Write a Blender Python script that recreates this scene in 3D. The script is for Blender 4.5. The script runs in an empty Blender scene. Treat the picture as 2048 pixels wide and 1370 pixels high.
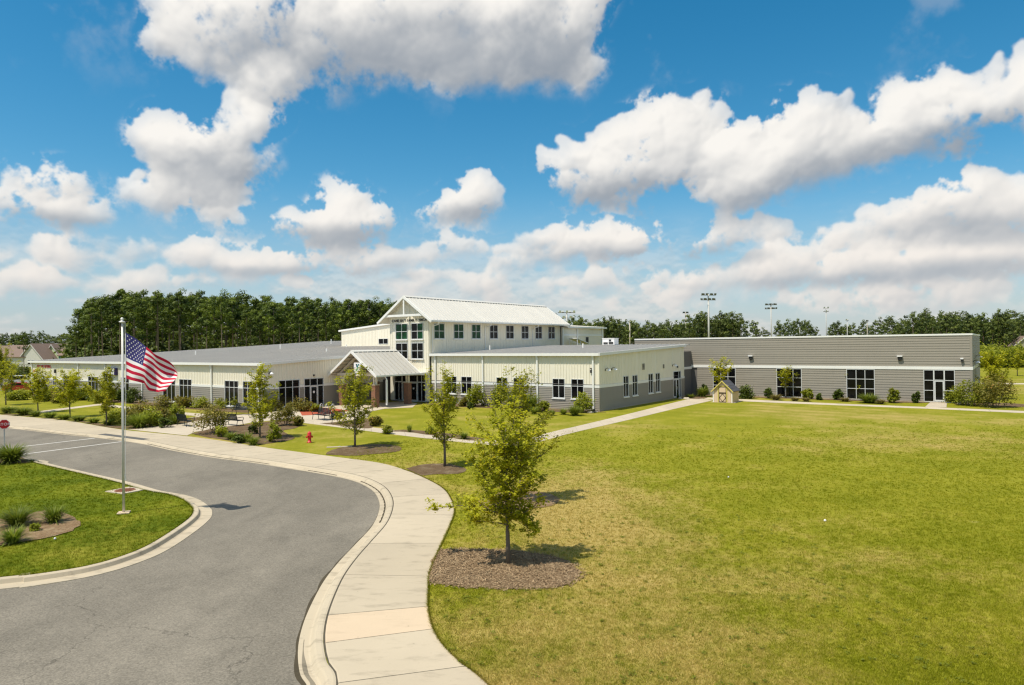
import bpy, bmesh, math, random
import numpy as np
from mathutils import Vector, Matrix
from mathutils.geometry import tessellate_polygon
random.seed(7)
rng = np.random.default_rng(11)
C = bpy.context.scene
COL = C.collection

# ------------------------------------------------------------------ camera
FPX, CAM_H = 1380.0, 6.0                    # focal length in photo pixels, camera height in metres
PITCH, ROLL = math.radians(0.255), math.radians(-0.656)
cp, sp, cr, sr = math.cos(PITCH), math.sin(PITCH), math.cos(ROLL), math.sin(ROLL)
FWD = Vector((0, cp, sp))
RGT = Vector((cr, -sp * sr, cp * sr))
UPV = Vector((-sr, -sp * cr, cp * cr))
cam_data = bpy.data.cameras.new('camera')
cam_data.sensor_width = 36.0
cam_data.lens = 36.0 * FPX / 2048.0
cam_data.clip_start = 0.1
cam_data.clip_end = 6000.0
cam = bpy.data.objects.new('camera', cam_data)
COL.objects.link(cam)
cam.matrix_world = Matrix((
    (RGT.x, UPV.x, -FWD.x, 0), (RGT.y, UPV.y, -FWD.y, 0), (RGT.z, UPV.z, -FWD.z, CAM_H), (0, 0, 0, 1)))
C.camera = cam

# ------------------------------------------------------------------ light
SUN_AZ, SUN_EL = math.radians(55), math.radians(64)        # compass heading shadows fall to, height of the sun
TO_SUN = Vector((-math.sin(SUN_AZ) * math.cos(SUN_EL), -math.cos(SUN_AZ) * math.cos(SUN_EL), math.sin(SUN_EL)))
sd = bpy.data.lights.new('sun', 'SUN')
sd.energy = 5.0
sd.angle = math.radians(0.53)
sd.color = (1.0, 0.935, 0.82)
sun = bpy.data.objects.new('sun', sd)
sun.rotation_euler = TO_SUN.to_track_quat('Z', 'Y').to_euler()
sun.location = (-40, -40, 80)
COL.objects.link(sun)

C.render.engine = 'CYCLES'
C.view_settings.view_transform = 'Standard'
C.view_settings.look = 'None'
C.view_settings.exposure = 0.0
C.view_settings.gamma = 1.0
C.view_settings.use_curve_mapping = False
C.cycles.max_bounces = 6
C.cycles.diffuse_bounces = 3
C.cycles.glossy_bounces = 3
C.cycles.transmission_bounces = 4
C.cycles.transparent_max_bounces = 6
C.cycles.caustics_reflective = False
C.cycles.caustics_refractive = False
C.cycles.use_denoising = True
C.cycles.denoiser = "OPENIMAGEDENOISE"
C.cycles.denoising_input_passes = "RGB_ALBEDO_NORMAL"
C.cycles.use_adaptive_sampling = False
C.cycles.filter_width = 1.3


def pix_ray(px, py):
    return FWD + RGT * ((px - 1024) / FPX) + UPV * ((685 - py) / FPX)


def G(px, py, z=0.0):
    """the point at height z that the photograph shows at pixel (px, py)"""
    d = pix_ray(px, py)
    t = (z - CAM_H) / d.z
    return Vector((d.x * t, d.y * t, z))


# ------------------------------------------------------------------ sky
SKY_STRENGTH = 0.1
world = bpy.data.worlds.new('World')
C.world = world
world.use_nodes = True
wt = world.node_tree
wt.nodes.clear()


class NT:
    """small helper to write shader nodes as expressions"""
    def __init__(s, tree): s.t = tree
    def node(s, kind, **kw):
        n = s.t.nodes.new(kind)
        for k, v in kw.items(): setattr(n, k, v)
        return n
    def put(s, sock, v):
        if isinstance(v, bpy.types.NodeSocket): s.t.links.new(v, sock)
        elif v is not None: sock.default_value = v
    def m(s, op, a, b=None, c=None, clamp=False):
        n = s.node('ShaderNodeMath', operation=op, use_clamp=clamp)
        s.put(n.inputs[0], a)
        if b is not None: s.put(n.inputs[1], b)
        if c is not None: s.put(n.inputs[2], c)
        return n.outputs[0]
    def v(s, op, a, b=None):
        n = s.node('ShaderNodeVectorMath', operation=op)
        s.put(n.inputs[0], a)
        if b is not None: s.put(n.inputs[1], b)
        return n.outputs['Value'] if op in ('LENGTH', 'DOT_PRODUCT', 'DISTANCE') else n.outputs[0]
    def scale(s, a, k):
        n = s.node('ShaderNodeVectorMath', operation='SCALE')
        s.put(n.inputs[0], a); s.put(n.inputs[3], k)
        return n.outputs[0]
    def comb(s, x, y, z):
        n = s.node('ShaderNodeCombineXYZ')
        s.put(n.inputs[0], x); s.put(n.inputs[1], y); s.put(n.inputs[2], z)
        return n.outputs[0]
    def sep(s, a):
        n = s.node('ShaderNodeSeparateXYZ'); s.put(n.inputs[0], a)
        return n.outputs
    def noise(s, vec, scale, detail=4, rough=0.5, lac=2.0, dist=0.0, dim='3D', out='Fac'):
        n = s.node('ShaderNodeTexNoise', noise_dimensions=dim)
        if vec is not None: s.put(n.inputs['Vector'], vec)
        s.put(n.inputs['Scale'], scale); s.put(n.inputs['Detail'], detail); s.put(n.inputs['Roughness'], rough)
        s.put(n.inputs['Lacunarity'], lac); s.put(n.inputs['Distortion'], dist)
        return n.outputs[out]
    def voro(s, vec, scale, out='Distance', feature='F1', detail=0, rough=0.5, smooth=None, rand=1.0):
        n = s.node('ShaderNodeTexVoronoi', feature=feature)
        if vec is not None: s.put(n.inputs['Vector'], vec)
        s.put(n.inputs['Scale'], scale); s.put(n.inputs['Detail'], detail); s.put(n.inputs['Roughness'], rough)
        s.put(n.inputs['Randomness'], rand)
        if smooth is not None: s.put(n.inputs['Smoothness'], smooth)
        return n.outputs[out]
    def ss(s, x, lo, hi, a=0.0, b=1.0, kind='SMOOTHSTEP'):
        n = s.node('ShaderNodeMapRange', interpolation_type=kind)
        s.put(n.inputs['Value'], x); s.put(n.inputs['From Min'], lo); s.put(n.inputs['From Max'], hi)
        s.put(n.inputs['To Min'], a); s.put(n.inputs['To Max'], b)
        return n.outputs['Result']
    def mix(s, f, a, b, blend='MIX'):
        n = s.node('ShaderNodeMix', data_type='RGBA', blend_type=blend)
        s.put(n.inputs[0], f)
        for sock, val in ((n.inputs[6], a), (n.inputs[7], b)):
            if isinstance(val, tuple) and len(val) == 3: val = val + (1.0,)
            s.put(sock, val)
        return n.outputs[2]


W = NT(wt)
sky = W.node('ShaderNodeTexSky', sky_type='NISHITA', sun_disc=False)
sky.sun_elevation = SUN_EL
sky.sun_rotation = math.atan2(TO_SUN.x, TO_SUN.y)
sky.altitude = 0
sky.air_density = 1.0
sky.dust_density = 0.35
sky.ozone_density = 2.2
hs = W.node('ShaderNodeHueSaturation')
W.put(hs.inputs['Hue'], 0.484); W.put(hs.inputs['Saturation'], 1.42); W.put(hs.inputs['Value'], 1.26)
W.put(hs.inputs['Color'], sky.outputs[0])
tc = W.node('ShaderNodeTexCoord')
dirv = W.v('NORMALIZE', tc.outputs['Generated'])
dx, dy, dz = W.sep(dirv)
az = W.m('ARCTAN2', dx, dy)
el = W.m('ARCSINE', dz)

# cumulus seen in the photograph: where each heap stands in the sky (photo pixels), half width, rise above and drop below
CLOUDS = [
    (720, 50, 400, 130, 105), (430, 85, 150, 75, 55), (560, 150, 150, 70, 68), (1010, 70, 190, 130, 78), (1130, 110, 85, 110, 80), (860, 0, 380, 120, 110),
    (470, 285, 110, 80, 60), (370, 300, 105, 62, 75), (325, 385, 80, 42, 35), (420, 365, 90, 50, 40), (500, 235, 60, 36, 40),
    (90, 378, 105, 36, 16), (120, 425, 110, 34, 28), (20, 420, 70, 30, 22), (430, 434, 68, 24, 22),
    (672, 455, 120, 60, 38), (690, 412, 62, 52, 50), (612, 462, 82, 40, 22), (745, 440, 40, 45, 40),
    (948, 395, 62, 46, 40), (895, 425, 58, 34, 24),
    (1190, 345, 112, 80, 70), (1285, 310, 150, 95, 105), (1400, 250, 60, 72, 80), (1400, 205, 26, 26, 40), (1340, 285, 110, 70, 90),
    (1500, 330, 130, 80, 95), (1610, 275, 115, 82, 90), (1640, 225, 60, 34, 50), (1700, 290, 90, 70, 60), (1450, 400, 90, 40, 36),
    (1850, 260, 120, 62, 45), (1950, 225, 120, 80, 70), (2030, 170, 85, 90, 110), (2110, 200, 130, 90, 100),
    (1900, 420, 130, 72, 40), (1990, 425, 110, 60, 40), (1800, 450, 110, 45, 25), (1700, 480, 90, 30, 18), (2090, 430, 120, 70, 45),
    (925, 497, 68, 26, 14), (1085, 482, 64, 34, 16), (1030, 505, 60, 18, 10), (1250, 490, 130, 44, 26), (1160, 512, 90, 28, 16), (1440, 490, 80, 42, 26),
    (1540, 470, 60, 30, 24), (1600, 545, 170, 44, 20), (1420, 560, 150, 26, 16), (1850, 530, 190, 50, 22), (2000, 515, 130, 50, 28),
    (1010, 540, 52, 24, 14), (950, 578, 54, 30, 16), (1200, 572, 52, 28, 12), (1085, 577, 26, 16, 10), (1300, 580, 26, 16, 10), (1770, 590, 260, 24, 14),
    (460, 535, 115, 30, 16), (580, 520, 110, 28, 18), (395, 520, 40, 26, 18), (775, 522, 56, 32, 18), (690, 515, 46, 26, 16), (120, 505, 62, 26, 14),
    (215, 522, 26, 11, 8), (280, 565, 110, 18, 10), (615, 572, 46, 14, 10), (70, 575, 110, 30, 18), (850, 560, 80, 16, 10),
]
# the grey undersides
BASES = [(1240, 400, 110, 38, 30), (1500, 425, 95, 30, 24), (1830, 300, 150, 26, 26), (1960, 475, 130, 26, 16), (1900, 540, 160, 16, 14), (700, 475, 110, 20, 22),
         (860, 130, 260, 60, 55), (1100, 130, 90, 60, 50), (440, 350, 110, 40, 40), (940, 430, 55, 18, 16), (1640, 375, 90, 40, 28), (120, 445, 90, 14, 14), (1990, 290, 120, 34, 30),
         (1440, 515, 80, 14, 14), (1250, 515, 110, 14, 12), (1650, 565, 150, 10, 12), (600, 548, 170, 10, 10)]



def heap_angles(c):
    cx, cy, rx, ru, rd = c
    d = pix_ray(cx, cy).normalized()
    kx = math.cos(math.atan((cx - 1024) / FPX)) ** 2 / FPX
    return (math.atan2(d.x, d.y), math.asin(d.z), rx * kx, ru / FPX, rd / FPX)


def box_blur(a, r, n=3):
    """a few running means = a soft blur, edges held"""
    r = int(round(r))
    if r < 1: return a
    for _ in range(n):
        for ax in (0, 1):
            pad = [(0, 0), (0, 0)]; pad[ax] = (r + 1, r)
            c = np.cumsum(np.pad(a, pad, mode='edge'), axis=ax, dtype=np.float64)
            k = 2 * r + 1
            a = ((c[k:] - c[:-k]) if ax == 0 else (c[:, k:] - c[:, :-k])) / k
    return a


def fbm(h, w, cell, octs, gain, rg):
    """value noise, 0..1, first cell size in pixels"""
    out = np.zeros((h, w)); amp = 1.0; tot = 0.0
    ys, xs = np.arange(h), np.arange(w)
    for _ in range(octs):
        gy, gx = int(h / cell) + 3, int(w / cell) + 3
        t = rg.random((gy, gx))
        fy, fx = ys / cell, xs / cell
        iy, ix = fy.astype(int), fx.astype(int)
        wy, wx = fy - iy, fx - ix
        wy = (wy * wy * (3 - 2 * wy))[:, None]; wx = wx * wx * (3 - 2 * wx)
        r0 = t[iy]; r1 = t[iy + 1]
        rows = r0 * (1 - wy) + r1 * wy
        out += amp * (rows[:, ix] * (1 - wx) + rows[:, ix + 1] * wx)
        tot += amp; amp *= gain; cell = max(cell / 2.03, 1.0)
    return out / tot


def sstep(x, a, b):
    t = np.clip((x - a) / (b - a), 0, 1)
    return t * t * (3 - 2 * t)


def cloud_picture(w, h, az0, az1, el0, el1, heaps, bases, seed):
    """light and cover of fair-weather heaps over a patch of sky; heaps = (az, el, half width, rise, drop) in radians"""
    rg = np.random.default_rng(seed)
    kx, ky = w / (az1 - az0), h / (el1 - el0)
    k = ky
    Hm = np.zeros((h, w)); Tm = np.zeros((h, w))

    def puff(x, y, r, z, t):
        x0, x1 = max(int(x - r), 0), min(int(x + r) + 2, w); y0, y1 = max(int(y - r), 0), min(int(y + r) + 2, h)
        if x1 <= x0 or y1 <= y0: return
        dx = np.arange(x0, x1) - x; dy = np.arange(y0, y1) - y
        q = r * r - dx[None] ** 2 - dy[:, None] ** 2
        s = np.where(q > 0, z + np.sqrt(np.maximum(q, 0)), 0)
        win = Hm[y0:y1, x0:x1]; up = s > win
        win[up] = s[up]; Tm[y0:y1, x0:x1][up] = t

    for (a, e, rx, ru, rd) in heaps:
        cx, cy, rx, ru, rd = (a - az0) * kx, (e - el0) * ky, rx * kx, ru * ky, rd * ky
        if cx + 1.4 * rx < 0 or cx - 1.4 * rx > w: continue
        R = min(rx, 1.25 * ru)
        n = int(np.clip(26 * rx / max(ru, 1) + 0.05 * rx, 22, 120))
        for _ in range(n):
            th = rg.random() * 2 * np.pi; d = np.sqrt(rg.random()) * 0.95
            ux, uy = d * np.cos(th), d * np.sin(th)
            x = cx + ux * rx; y = cy + uy * (ru if uy > 0 else rd)
            r = R * (0.17 + 0.24 * rg.random()) * (1.12 - 0.62 * d) * (1.0 if uy > -0.3 else 0.75)
            z = R * 0.9 * np.sqrt(max(1 - d * d, 0)); t = (uy * (ru if uy > 0 else rd) + rd) / (ru + rd)
            puff(x, y, r, z, t)
            if r > 5:
                for _ in range(7):
                    ph = rg.random() * 2 * np.pi; c = rg.random() ** 0.5
                    q = r * (0.22 + 0.22 * rg.random())
                    puff(x + r * c * np.cos(ph), y + r * c * np.sin(ph), q, z + r * np.sqrt(1 - c * c) * 0.92, t)
    g = h / 604.0
    cover = (Hm > 0).astype(float)
    n1 = fbm(h, w, 70 * g, 7, 0.60, rg); n2 = fbm(h, w, 18 * g, 5, 0.6, rg); n3 = fbm(h, w, 120 * g, 7, 0.58, rg)
    n4 = fbm(h, w, 26 * g, 6, 0.62, rg)
    # ragged outlines: the heaps are pulled about by the same noise
    yy, xx = np.mgrid[0:h, 0:w]
    wx = (n4 - 0.5) * 30 * g + (n1 - 0.5) * 46 * g; wy = (np.roll(n4, 37, 1) - 0.5) * 24 * g + (np.roll(n1, 91, 1) - 0.5) * 40 * g
    jx = np.clip(xx + wx, 0, w - 1).astype(int); jy = np.clip(yy + wy, 0, h - 1).astype(int)
    Hm = Hm[jy, jx]; Tm = Tm[jy, jx]; cover = cover[jy, jx]
    Ts = box_blur(Tm * cover, 6 * g) / np.maximum(box_blur(cover, 6 * g), 0.02)
    crisp = box_blur(cover, 3.8 * g, 2); soft = box_blur(cover, 8 * g, 2); wide = box_blur(cover, 17 * g, 2)
    low = sstep(Ts + (n1 - 0.5) * 0.5, 0.62, 0.10)
    m = crisp * (1 - low) + (0.45 * soft + 0.55 * wide) * low
    rag = 0.55 + 1.05 * sstep(n3, 0.40, 0.62)
    n5 = fbm(h, w, 9 * g, 4, 0.62, rg)
    hole = sstep(n3, 0.575, 0.66) * (1 - 0.8 * sstep(n1, 0.45, 0.60))
    edge = m + ((n1 - 0.5) * 1.35 + (n4 - 0.5) * 1.0 + (n5 - 0.5) * 0.55) * rag * (1 - 0.30 * sstep(wide, 0.8, 1.0)) - 0.28 * hole * (1 - 0.5 * sstep(wide, 0.9, 1.0))
    wd = 0.25 + 0.30 * low
    alpha = sstep(edge, 0.44 - wd, 0.44 + wd) * sstep(wide, 0.04, 0.30)
    alpha = alpha * (0.74 + 0.26 * sstep(wide + (n1 - 0.5) * 0.9, 0.35, 0.95))
    # relief lit from above left
    Hs = box_blur(Hm, 2.5 * g, 2) + (n4 - 0.5) * 4 * g
    Hl = box_blur(Hm, 13 * g, 2) + box_blur(n1 - 0.5, 4 * g, 2) * 30 * g

    def lam(hh, kz, L):
        gy, gx = np.gradient(hh)
        return (-gx * L[0] - gy * L[1] + kz * L[2]) / np.sqrt(gx * gx + gy * gy + kz * kz)
    s1 = lam(Hs, 1.5, (-0.40, 0.70, 0.59)); s2 = lam(Hl, 1.1, (-0.36, 0.76, 0.54))
    lit = 0.56 + 0.13 * s1 + 0.40 * s2
    lit = lit * (0.70 + 0.30 * sstep(Ts + (n1 - 0.5) * 0.7, -0.02, 0.5))
    for (a, e, rx, ru, rd) in bases:
        cx, cy, rx, ru, rd = (a - az0) * kx, (e - el0) * ky, rx * kx, ru * ky, rd * ky
        vy = yy - cy
        q = np.sqrt(((xx - cx) / rx) ** 2 + np.where(vy > 0, vy / ru, vy / rd) ** 2)
        lit = lit * (1 - 0.62 * sstep(q + (n1 - 0.5) * 1.6 + (n4 - 0.5) * 0.3, 1.9, 0.35))
    lit = box_blur(lit, 1.0 * g, 1)
    return np.clip(lit, 0, 1), np.clip(alpha, 0, 1), n3, n1


def cloud_image(name, w, h, az0, az1, el0, el1, heaps, bases, seed, veil_top):
    lit, al, n3, n1 = cloud_picture(w, h, az0, az1, el0, el1, heaps, bases, seed)
    rg = np.random.default_rng(seed + 40)
    e = np.linspace(el0, el1, h)[:, None]
    st = fbm(h * 3, w, 130 * h / 604, 7, 0.62, rg)[::3][:h]
    st2 = fbm(h * 2, w, 46 * h / 604, 6, 0.6, rg)[::2][:h]
    s = st * 0.62 + st2 * 0.38
    veil = sstep(e, veil_top, 0.04) * sstep(s, 0.43, 0.60) * 0.55
    vl = np.clip(0.30 + 2.6 * (s - 0.44) + 1.6 * (st2 - np.roll(st2, -4, 0)), 0.1, 0.85)
    wsp = sstep(n3 * 0.5 + n1 * 0.5, 0.55, 0.70) * 0.22 * sstep(e, 0.28, 0.42)
    tot = al + veil * (1 - al)
    lit = np.where(tot > 1e-4, (lit * al + vl * veil * (1 - al)) / np.maximum(tot, 1e-4), 0.6)
    tot = np.maximum(tot, wsp)
    px = np.ones((h, w, 4), dtype=np.float32)
    px[..., 0] = lit; px[..., 1] = tot; px[..., 2] = 0
    im = bpy.data.images.new(name, w, h, alpha=False, float_buffer=True)
    im.colorspace_settings.name = 'Non-Color'
    im.pixels.foreach_set(px.ravel())
    im.update()
    n = W.node('ShaderNodeTexImage', extension='EXTEND', interpolation='Cubic')
    n.image = im
    u = W.m('DIVIDE', W.m('SUBTRACT', az, az0), az1 - az0)
    v = W.m('DIVIDE', W.m('SUBTRACT', el, el0), el1 - el0)
    W.put(n.inputs['Vector'], W.comb(u, v, 0.0))
    sp_ = W.node('ShaderNodeSeparateColor'); W.put(sp_.inputs[0], n.outputs['Color'])
    return sp_.outputs[0], sp_.outputs[1]


rs = random.Random(12)
small = []
for i in range(150):                      # the many broken heaps low down, smaller and flatter towards the horizon
    e0 = 0.030 + 0.10 * rs.random() ** 1.3
    r0 = (0.007 + 0.26 * e0 * rs.random() ** 1.5)
    small.append((rs.uniform(-0.72, 0.72), e0, r0, r0 * rs.uniform(0.35, 0.60), r0 * rs.uniform(0.12, 0.2)))
l_in, a_in = cloud_image('cloud_field_ahead', 1500, 604, -0.72, 0.72, -0.03, 0.55,
                         [heap_angles(c) for c in CLOUDS] + small, [heap_angles(c) for c in BASES], 5, 0.20)
# the same fair-weather sky goes on all the way round
rs = random.Random(3)
others = []
for i in range(150):
    e0 = 0.04 + 1.1 * rs.random() ** 1.7
    r0 = (0.03 + 0.16 * e0 ** 0.6) * (0.5 + rs.random())
    a0 = rs.uniform(-math.pi, math.pi)
    if abs(a0) < 1.0 and e0 < 0.85: continue
    others.append((a0, e0, r0 / max(math.cos(e0), 0.3), r0 * 0.45, r0 * 0.3))
l_out, a_out = cloud_image('cloud_field_around', 2000, 512, -math.pi, math.pi, -0.03, 1.5708, others, [], 9, 0.20)
outside = W.m('MAXIMUM', W.ss(W.m('ABSOLUTE', az), 0.66, 0.71), W.ss(el, 0.49, 0.54))
lit = W.m('ADD', W.m('MULTIPLY', l_in, W.m('SUBTRACT', 1.0, outside)), W.m('MULTIPLY', l_out, outside))
alpha = W.m('ADD', W.m('MULTIPLY', a_in, W.m('SUBTRACT', 1.0, outside)), W.m('MULTIPLY', a_out, outside))
alpha = W.m('MULTIPLY', alpha, W.ss(el, -0.02, 0.01))
far = W.ss(el, 0.24, 0.03)
white = W.mix(far, (9.6, 9.3, 8.8), (8.9, 8.3, 7.7))
grey = W.mix(far, (2.7, 3.15, 3.75), (4.1, 4.6, 5.1))
cloud = W.mix(lit, grey, white)
skycol = W.mix(W.m('MULTIPLY', W.ss(el, 0.24, 0.0), 0.7), hs.outputs[0], (4.2, 5.1, 6.1))
bg = W.node('ShaderNodeBackground')
W.put(bg.inputs['Color'], W.mix(alpha, skycol, cloud))
W.put(bg.inputs['Strength'], SKY_STRENGTH)
wo = W.node('ShaderNodeOutputWorld')
wt.links.new(bg.outputs[0], wo.inputs['Surface'])
world.cycles.sampling_method = 'MANUAL'
world.cycles.sample_map_resolution = 512

# ------------------------------------------------------------------ materials
def new_mat(name):
    m = bpy.data.materials.new(name)
    m.use_nodes = True
    m.node_tree.nodes.clear()
    T = NT(m.node_tree)
    out = T.node('ShaderNodeOutputMaterial')
    return m, T, out


def principled(T, out, col, rough=0.7, spec=0.5, metal=0.0, bump=None, bump_d=0.02, bump_s=0.5, rough_sock=None):
    b = T.node('ShaderNodeBsdfPrincipled')
    if isinstance(col, tuple) and len(col) == 3: col = col + (1.0,)
    T.put(b.inputs['Base Color'], col)
    T.put(b.inputs['Roughness'], rough_sock if rough_sock is not None else rough)
    T.put(b.inputs['Metallic'], metal)
    T.put(b.inputs['Specular IOR Level'], spec)
    if bump is not None:
        n = T.node('ShaderNodeBump')
        T.put(n.inputs['Height'], bump); T.put(n.inputs['Distance'], bump_d); T.put(n.inputs['Strength'], bump_s)
        T.put(b.inputs['Normal'], n.outputs[0])
    T.t.links.new(b.outputs[0], out.inputs['Surface'])
    return b


def wpos(T):
    return T.node('ShaderNodeNewGeometry').outputs['Position']


def paint(name, col, rough=0.55, vary=0.10, scale=0.9, spec=0.4, metal=0.0, fine=0.02, streak=0.0):
    """painted, printed or cast surface with faint weathering"""
    m, T, out = new_mat(name)
    p = wpos(T)
    n = T.noise(p, scale, 5, 0.6)
    f = T.noise(p, scale * 14, 3, 0.6)
    k = T.m('ADD', T.m('MULTIPLY', T.m('SUBTRACT', n, 0.5), vary * 2), T.m('MULTIPLY', T.m('SUBTRACT', f, 0.5), fine * 2))
    if streak:
        s = T.noise(T.v('MULTIPLY', p, (2.5, 2.5, 0.25)), 1.6, 5, 0.6)
        k = T.m('SUBTRACT', k, T.m('MULTIPLY', T.ss(s, 0.5, 0.75), streak))
    rnd = T.node('ShaderNodeObjectInfo').outputs['Random']
    k = T.m('ADD', k, T.m('MULTIPLY', T.m('SUBTRACT', rnd, 0.5), vary * 0.7))
    c = T.scale(tuple(col), T.m('ADD', 1.0, k))
    principled(T, out, c, rough, spec, metal, bump=f, bump_d=0.002, bump_s=0.12)
    return m


M = {}
M['white'] = paint('white_trim', (0.80, 0.79, 0.75), 0.45, 0.05, 0.8, streak=0.06)
M['cream'] = paint('cream_metal_siding', (0.82, 0.765, 0.625), 0.5, 0.06, 0.5, streak=0.07)
M['grey'] = paint('grey_siding', (0.29, 0.262, 0.215), 0.6, 0.06, 0.5, streak=0.05)
M['roof'] = paint('grey_roof_metal', (0.55, 0.52, 0.475), 0.6, 0.08, 0.25, spec=0.25, streak=0.05)
M['wroof'] = paint('white_roof_metal', (0.66, 0.635, 0.575), 0.45, 0.06, 0.4, spec=0.5)
M['frame'] = paint('window_frame', (0.62, 0.63, 0.62), 0.45, 0.04)
M['core'] = paint('dark_wall_core', (0.16, 0.15, 0.14), 0.8, 0.05)
M['proof'] = paint('dull_white_roof_metal', (0.50, 0.475, 0.42), 0.55, 0.08, 0.6, spec=0.3, streak=0.08)
M['soffit'] = paint('soffit_boards', (0.62, 0.58, 0.47), 0.6, 0.06)
M['black'] = paint('black_metal', (0.018, 0.019, 0.02), 0.45, 0.1)
M['dark'] = paint('dark_vent', (0.035, 0.035, 0.035), 0.7, 0.1)
M['steel'] = paint('brushed_steel', (0.62, 0.60, 0.55), 0.4, 0.06, metal=0.15)
M['galv'] = paint('galvanised_steel', (0.5, 0.49, 0.46), 0.5, 0.08)
M['red'] = paint('red_paint', (0.55, 0.022, 0.025), 0.4, 0.08)
M['signred'] = paint('red_sign_face', (0.50, 0.012, 0.02), 0.4, 0.04)
M['signwhite'] = paint('white_sign_face', (0.84, 0.83, 0.82), 0.4, 0.02)
M['purple'] = paint('purple_sign_edge', (0.03, 0.015, 0.10), 0.4, 0.05)
M['letter'] = paint('dark_letters', (0.035, 0.035, 0.03), 0.4, 0.05)
M['teal'] = paint('teal_emblem', (0.0, 0.17, 0.16), 0.4, 0.03)
M['tealdark'] = paint('dark_teal_emblem', (0.005, 0.075, 0.11), 0.4, 0.03)
M['tealgreen'] = paint('green_emblem', (0.0, 0.32, 0.17), 0.4, 0.03)
M['flagred'] = paint('flag_red', (0.52, 0.014, 0.045), 0.75, 0.05, spec=0.2)
M['flagwhite'] = paint('flag_white', (0.80, 0.77, 0.74), 0.75, 0.03, spec=0.2)
M['flagblue'] = paint('flag_blue', (0.045, 0.04, 0.16), 0.75, 0.05, spec=0.2)
M['benchgreen'] = paint('bench_coating', (0.010, 0.014, 0.013), 0.6, 0.1, spec=0.2)
M['shedtan'] = paint('shed_tan_boards', (0.68, 0.49, 0.27), 0.6, 0.06)
M['shedpink'] = paint('shed_pale_panel', (0.68, 0.52, 0.36), 0.6, 0.05)
M['shedyellow'] = paint('shed_yellow_trim', (0.66, 0.55, 0.14), 0.6, 0.06)
M['shedbrown'] = paint('shed_brown_trim', (0.075, 0.05, 0.03), 0.6, 0.08)
M['shingle'] = paint('dark_shingles', (0.075, 0.075, 0.085), 0.85, 0.15, 2.0)
M['hroof'] = paint('brown_house_shingles', (0.215, 0.15, 0.115), 0.85, 0.12, 0.6)
M['hwhite'] = paint('white_house_siding', (0.60, 0.58, 0.54), 0.6, 0.06)
M['hgreen'] = paint('pale_green_house_siding', (0.52, 0.62, 0.36), 0.6, 0.06)
M['hteal'] = paint('teal_house_siding', (0.05, 0.20, 0.15), 0.6, 0.06)
M['htan'] = paint('tan_house_siding', (0.58, 0.41, 0.20), 0.6, 0.06)
M['rust'] = paint('rusty_iron', (0.23, 0.085, 0.045), 0.75, 0.3, 4.0)
M['rock'] = paint('pale_rock', (0.50, 0.44, 0.34), 0.85, 0.25, 3.0)
M['wood'] = paint('weathered_pole_wood', (0.45, 0.40, 0.32), 0.8, 0.15, 2.0)
M['carred'] = paint('red_car_paint', (0.50, 0.03, 0.02), 0.25, 0.03, spec=0.6)
M['carwhite'] = paint('white_car_paint', (0.75, 0.74, 0.74), 0.25, 0.03, spec=0.6)
M['tyre'] = paint('tyre_rubber', (0.02, 0.02, 0.02), 0.85, 0.1)


def glass(name, col, rough=0.06, tint_scale=1.5):
    """window glass in front of a dim room: what shows is the dark inside and a reflection of the sky"""
    m, T, out = new_mat(name)
    n = T.noise(wpos(T), tint_scale, 3, 0.5)
    c = T.scale(tuple(col), T.ss(n, 0.3, 0.7, 0.5, 1.5))
    principled(T, out, c, rough, 0.22)
    return m


M['glass'] = glass('dark_window_glass', (0.006, 0.006, 0.007))
M['greenglass'] = glass('green_window_blind', (0.006, 0.05, 0.018), 0.12, 2.5)

# brick (courses finer than can be told apart at this distance)
m, T, out = new_mat('red_brick')
bt = T.node('ShaderNodeTexBrick')
T.put(bt.inputs['Vector'], T.node('ShaderNodeTexCoord').outputs['UV'])
T.put(bt.inputs['Color1'], (0.27, 0.105, 0.05, 1)); T.put(bt.inputs['Color2'], (0.17, 0.07, 0.042, 1)); T.put(bt.inputs['Mortar'], (0.26, 0.20, 0.15, 1))
T.put(bt.inputs['Scale'], 1.0); T.put(bt.inputs['Brick Width'], 0.22); T.put(bt.inputs['Row Height'], 0.075); T.put(bt.inputs['Mortar Size'], 0.01)
principled(T, out, bt.outputs['Color'], 0.85, 0.2, bump=bt.outputs['Fac'], bump_d=-0.006)
M['brick'] = m

# asphalt
m, T, out = new_mat('asphalt')
p = wpos(T)
big = T.noise(p, 0.16, 6, 0.62); mid = T.noise(p, 1.3, 5, 0.65); grit = T.noise(p, 26, 3, 0.7); st = T.noise(T.v('MULTIPLY', p, (1.0, 0.5, 1.0)), 0.5, 6, 0.65)
agg = T.voro(p, 34, out='Color')
ag = T.sep(agg)[0]
k = T.m('ADD', 0.50, T.m('MULTIPLY', big, 0.36))
k = T.m('ADD', k, T.m('MULTIPLY', mid, 0.30))
k = T.m('ADD', k, T.m('MULTIPLY', T.m('SUBTRACT', grit, 0.5), 0.85))
k = T.m('ADD', k, T.m('MULTIPLY', T.m('SUBTRACT', ag, 0.5), 0.30))
k = T.m('MULTIPLY', k, T.ss(st, 0.30, 0.44, 0.86, 1.0))
wear = T.noise(T.v('MULTIPLY', p, (0.35, 0.12, 1.0)), 1.0, 5, 0.6, dist=0.6)
k = T.m('MULTIPLY', k, T.ss(wear, 0.35, 0.65, 0.90, 1.10))
drip = T.noise(p, 0.75, 3, 0.5, dist=0.4)
k = T.m('MULTIPLY', k, T.ss(drip, 0.70, 0.80, 1.0, 0.80))
crk = T.voro(T.v('ADD', p, T.scale(T.noise(p, 1.1, 4, 0.6, out='Color'), 1.2)), 0.16, feature='DISTANCE_TO_EDGE')
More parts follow.
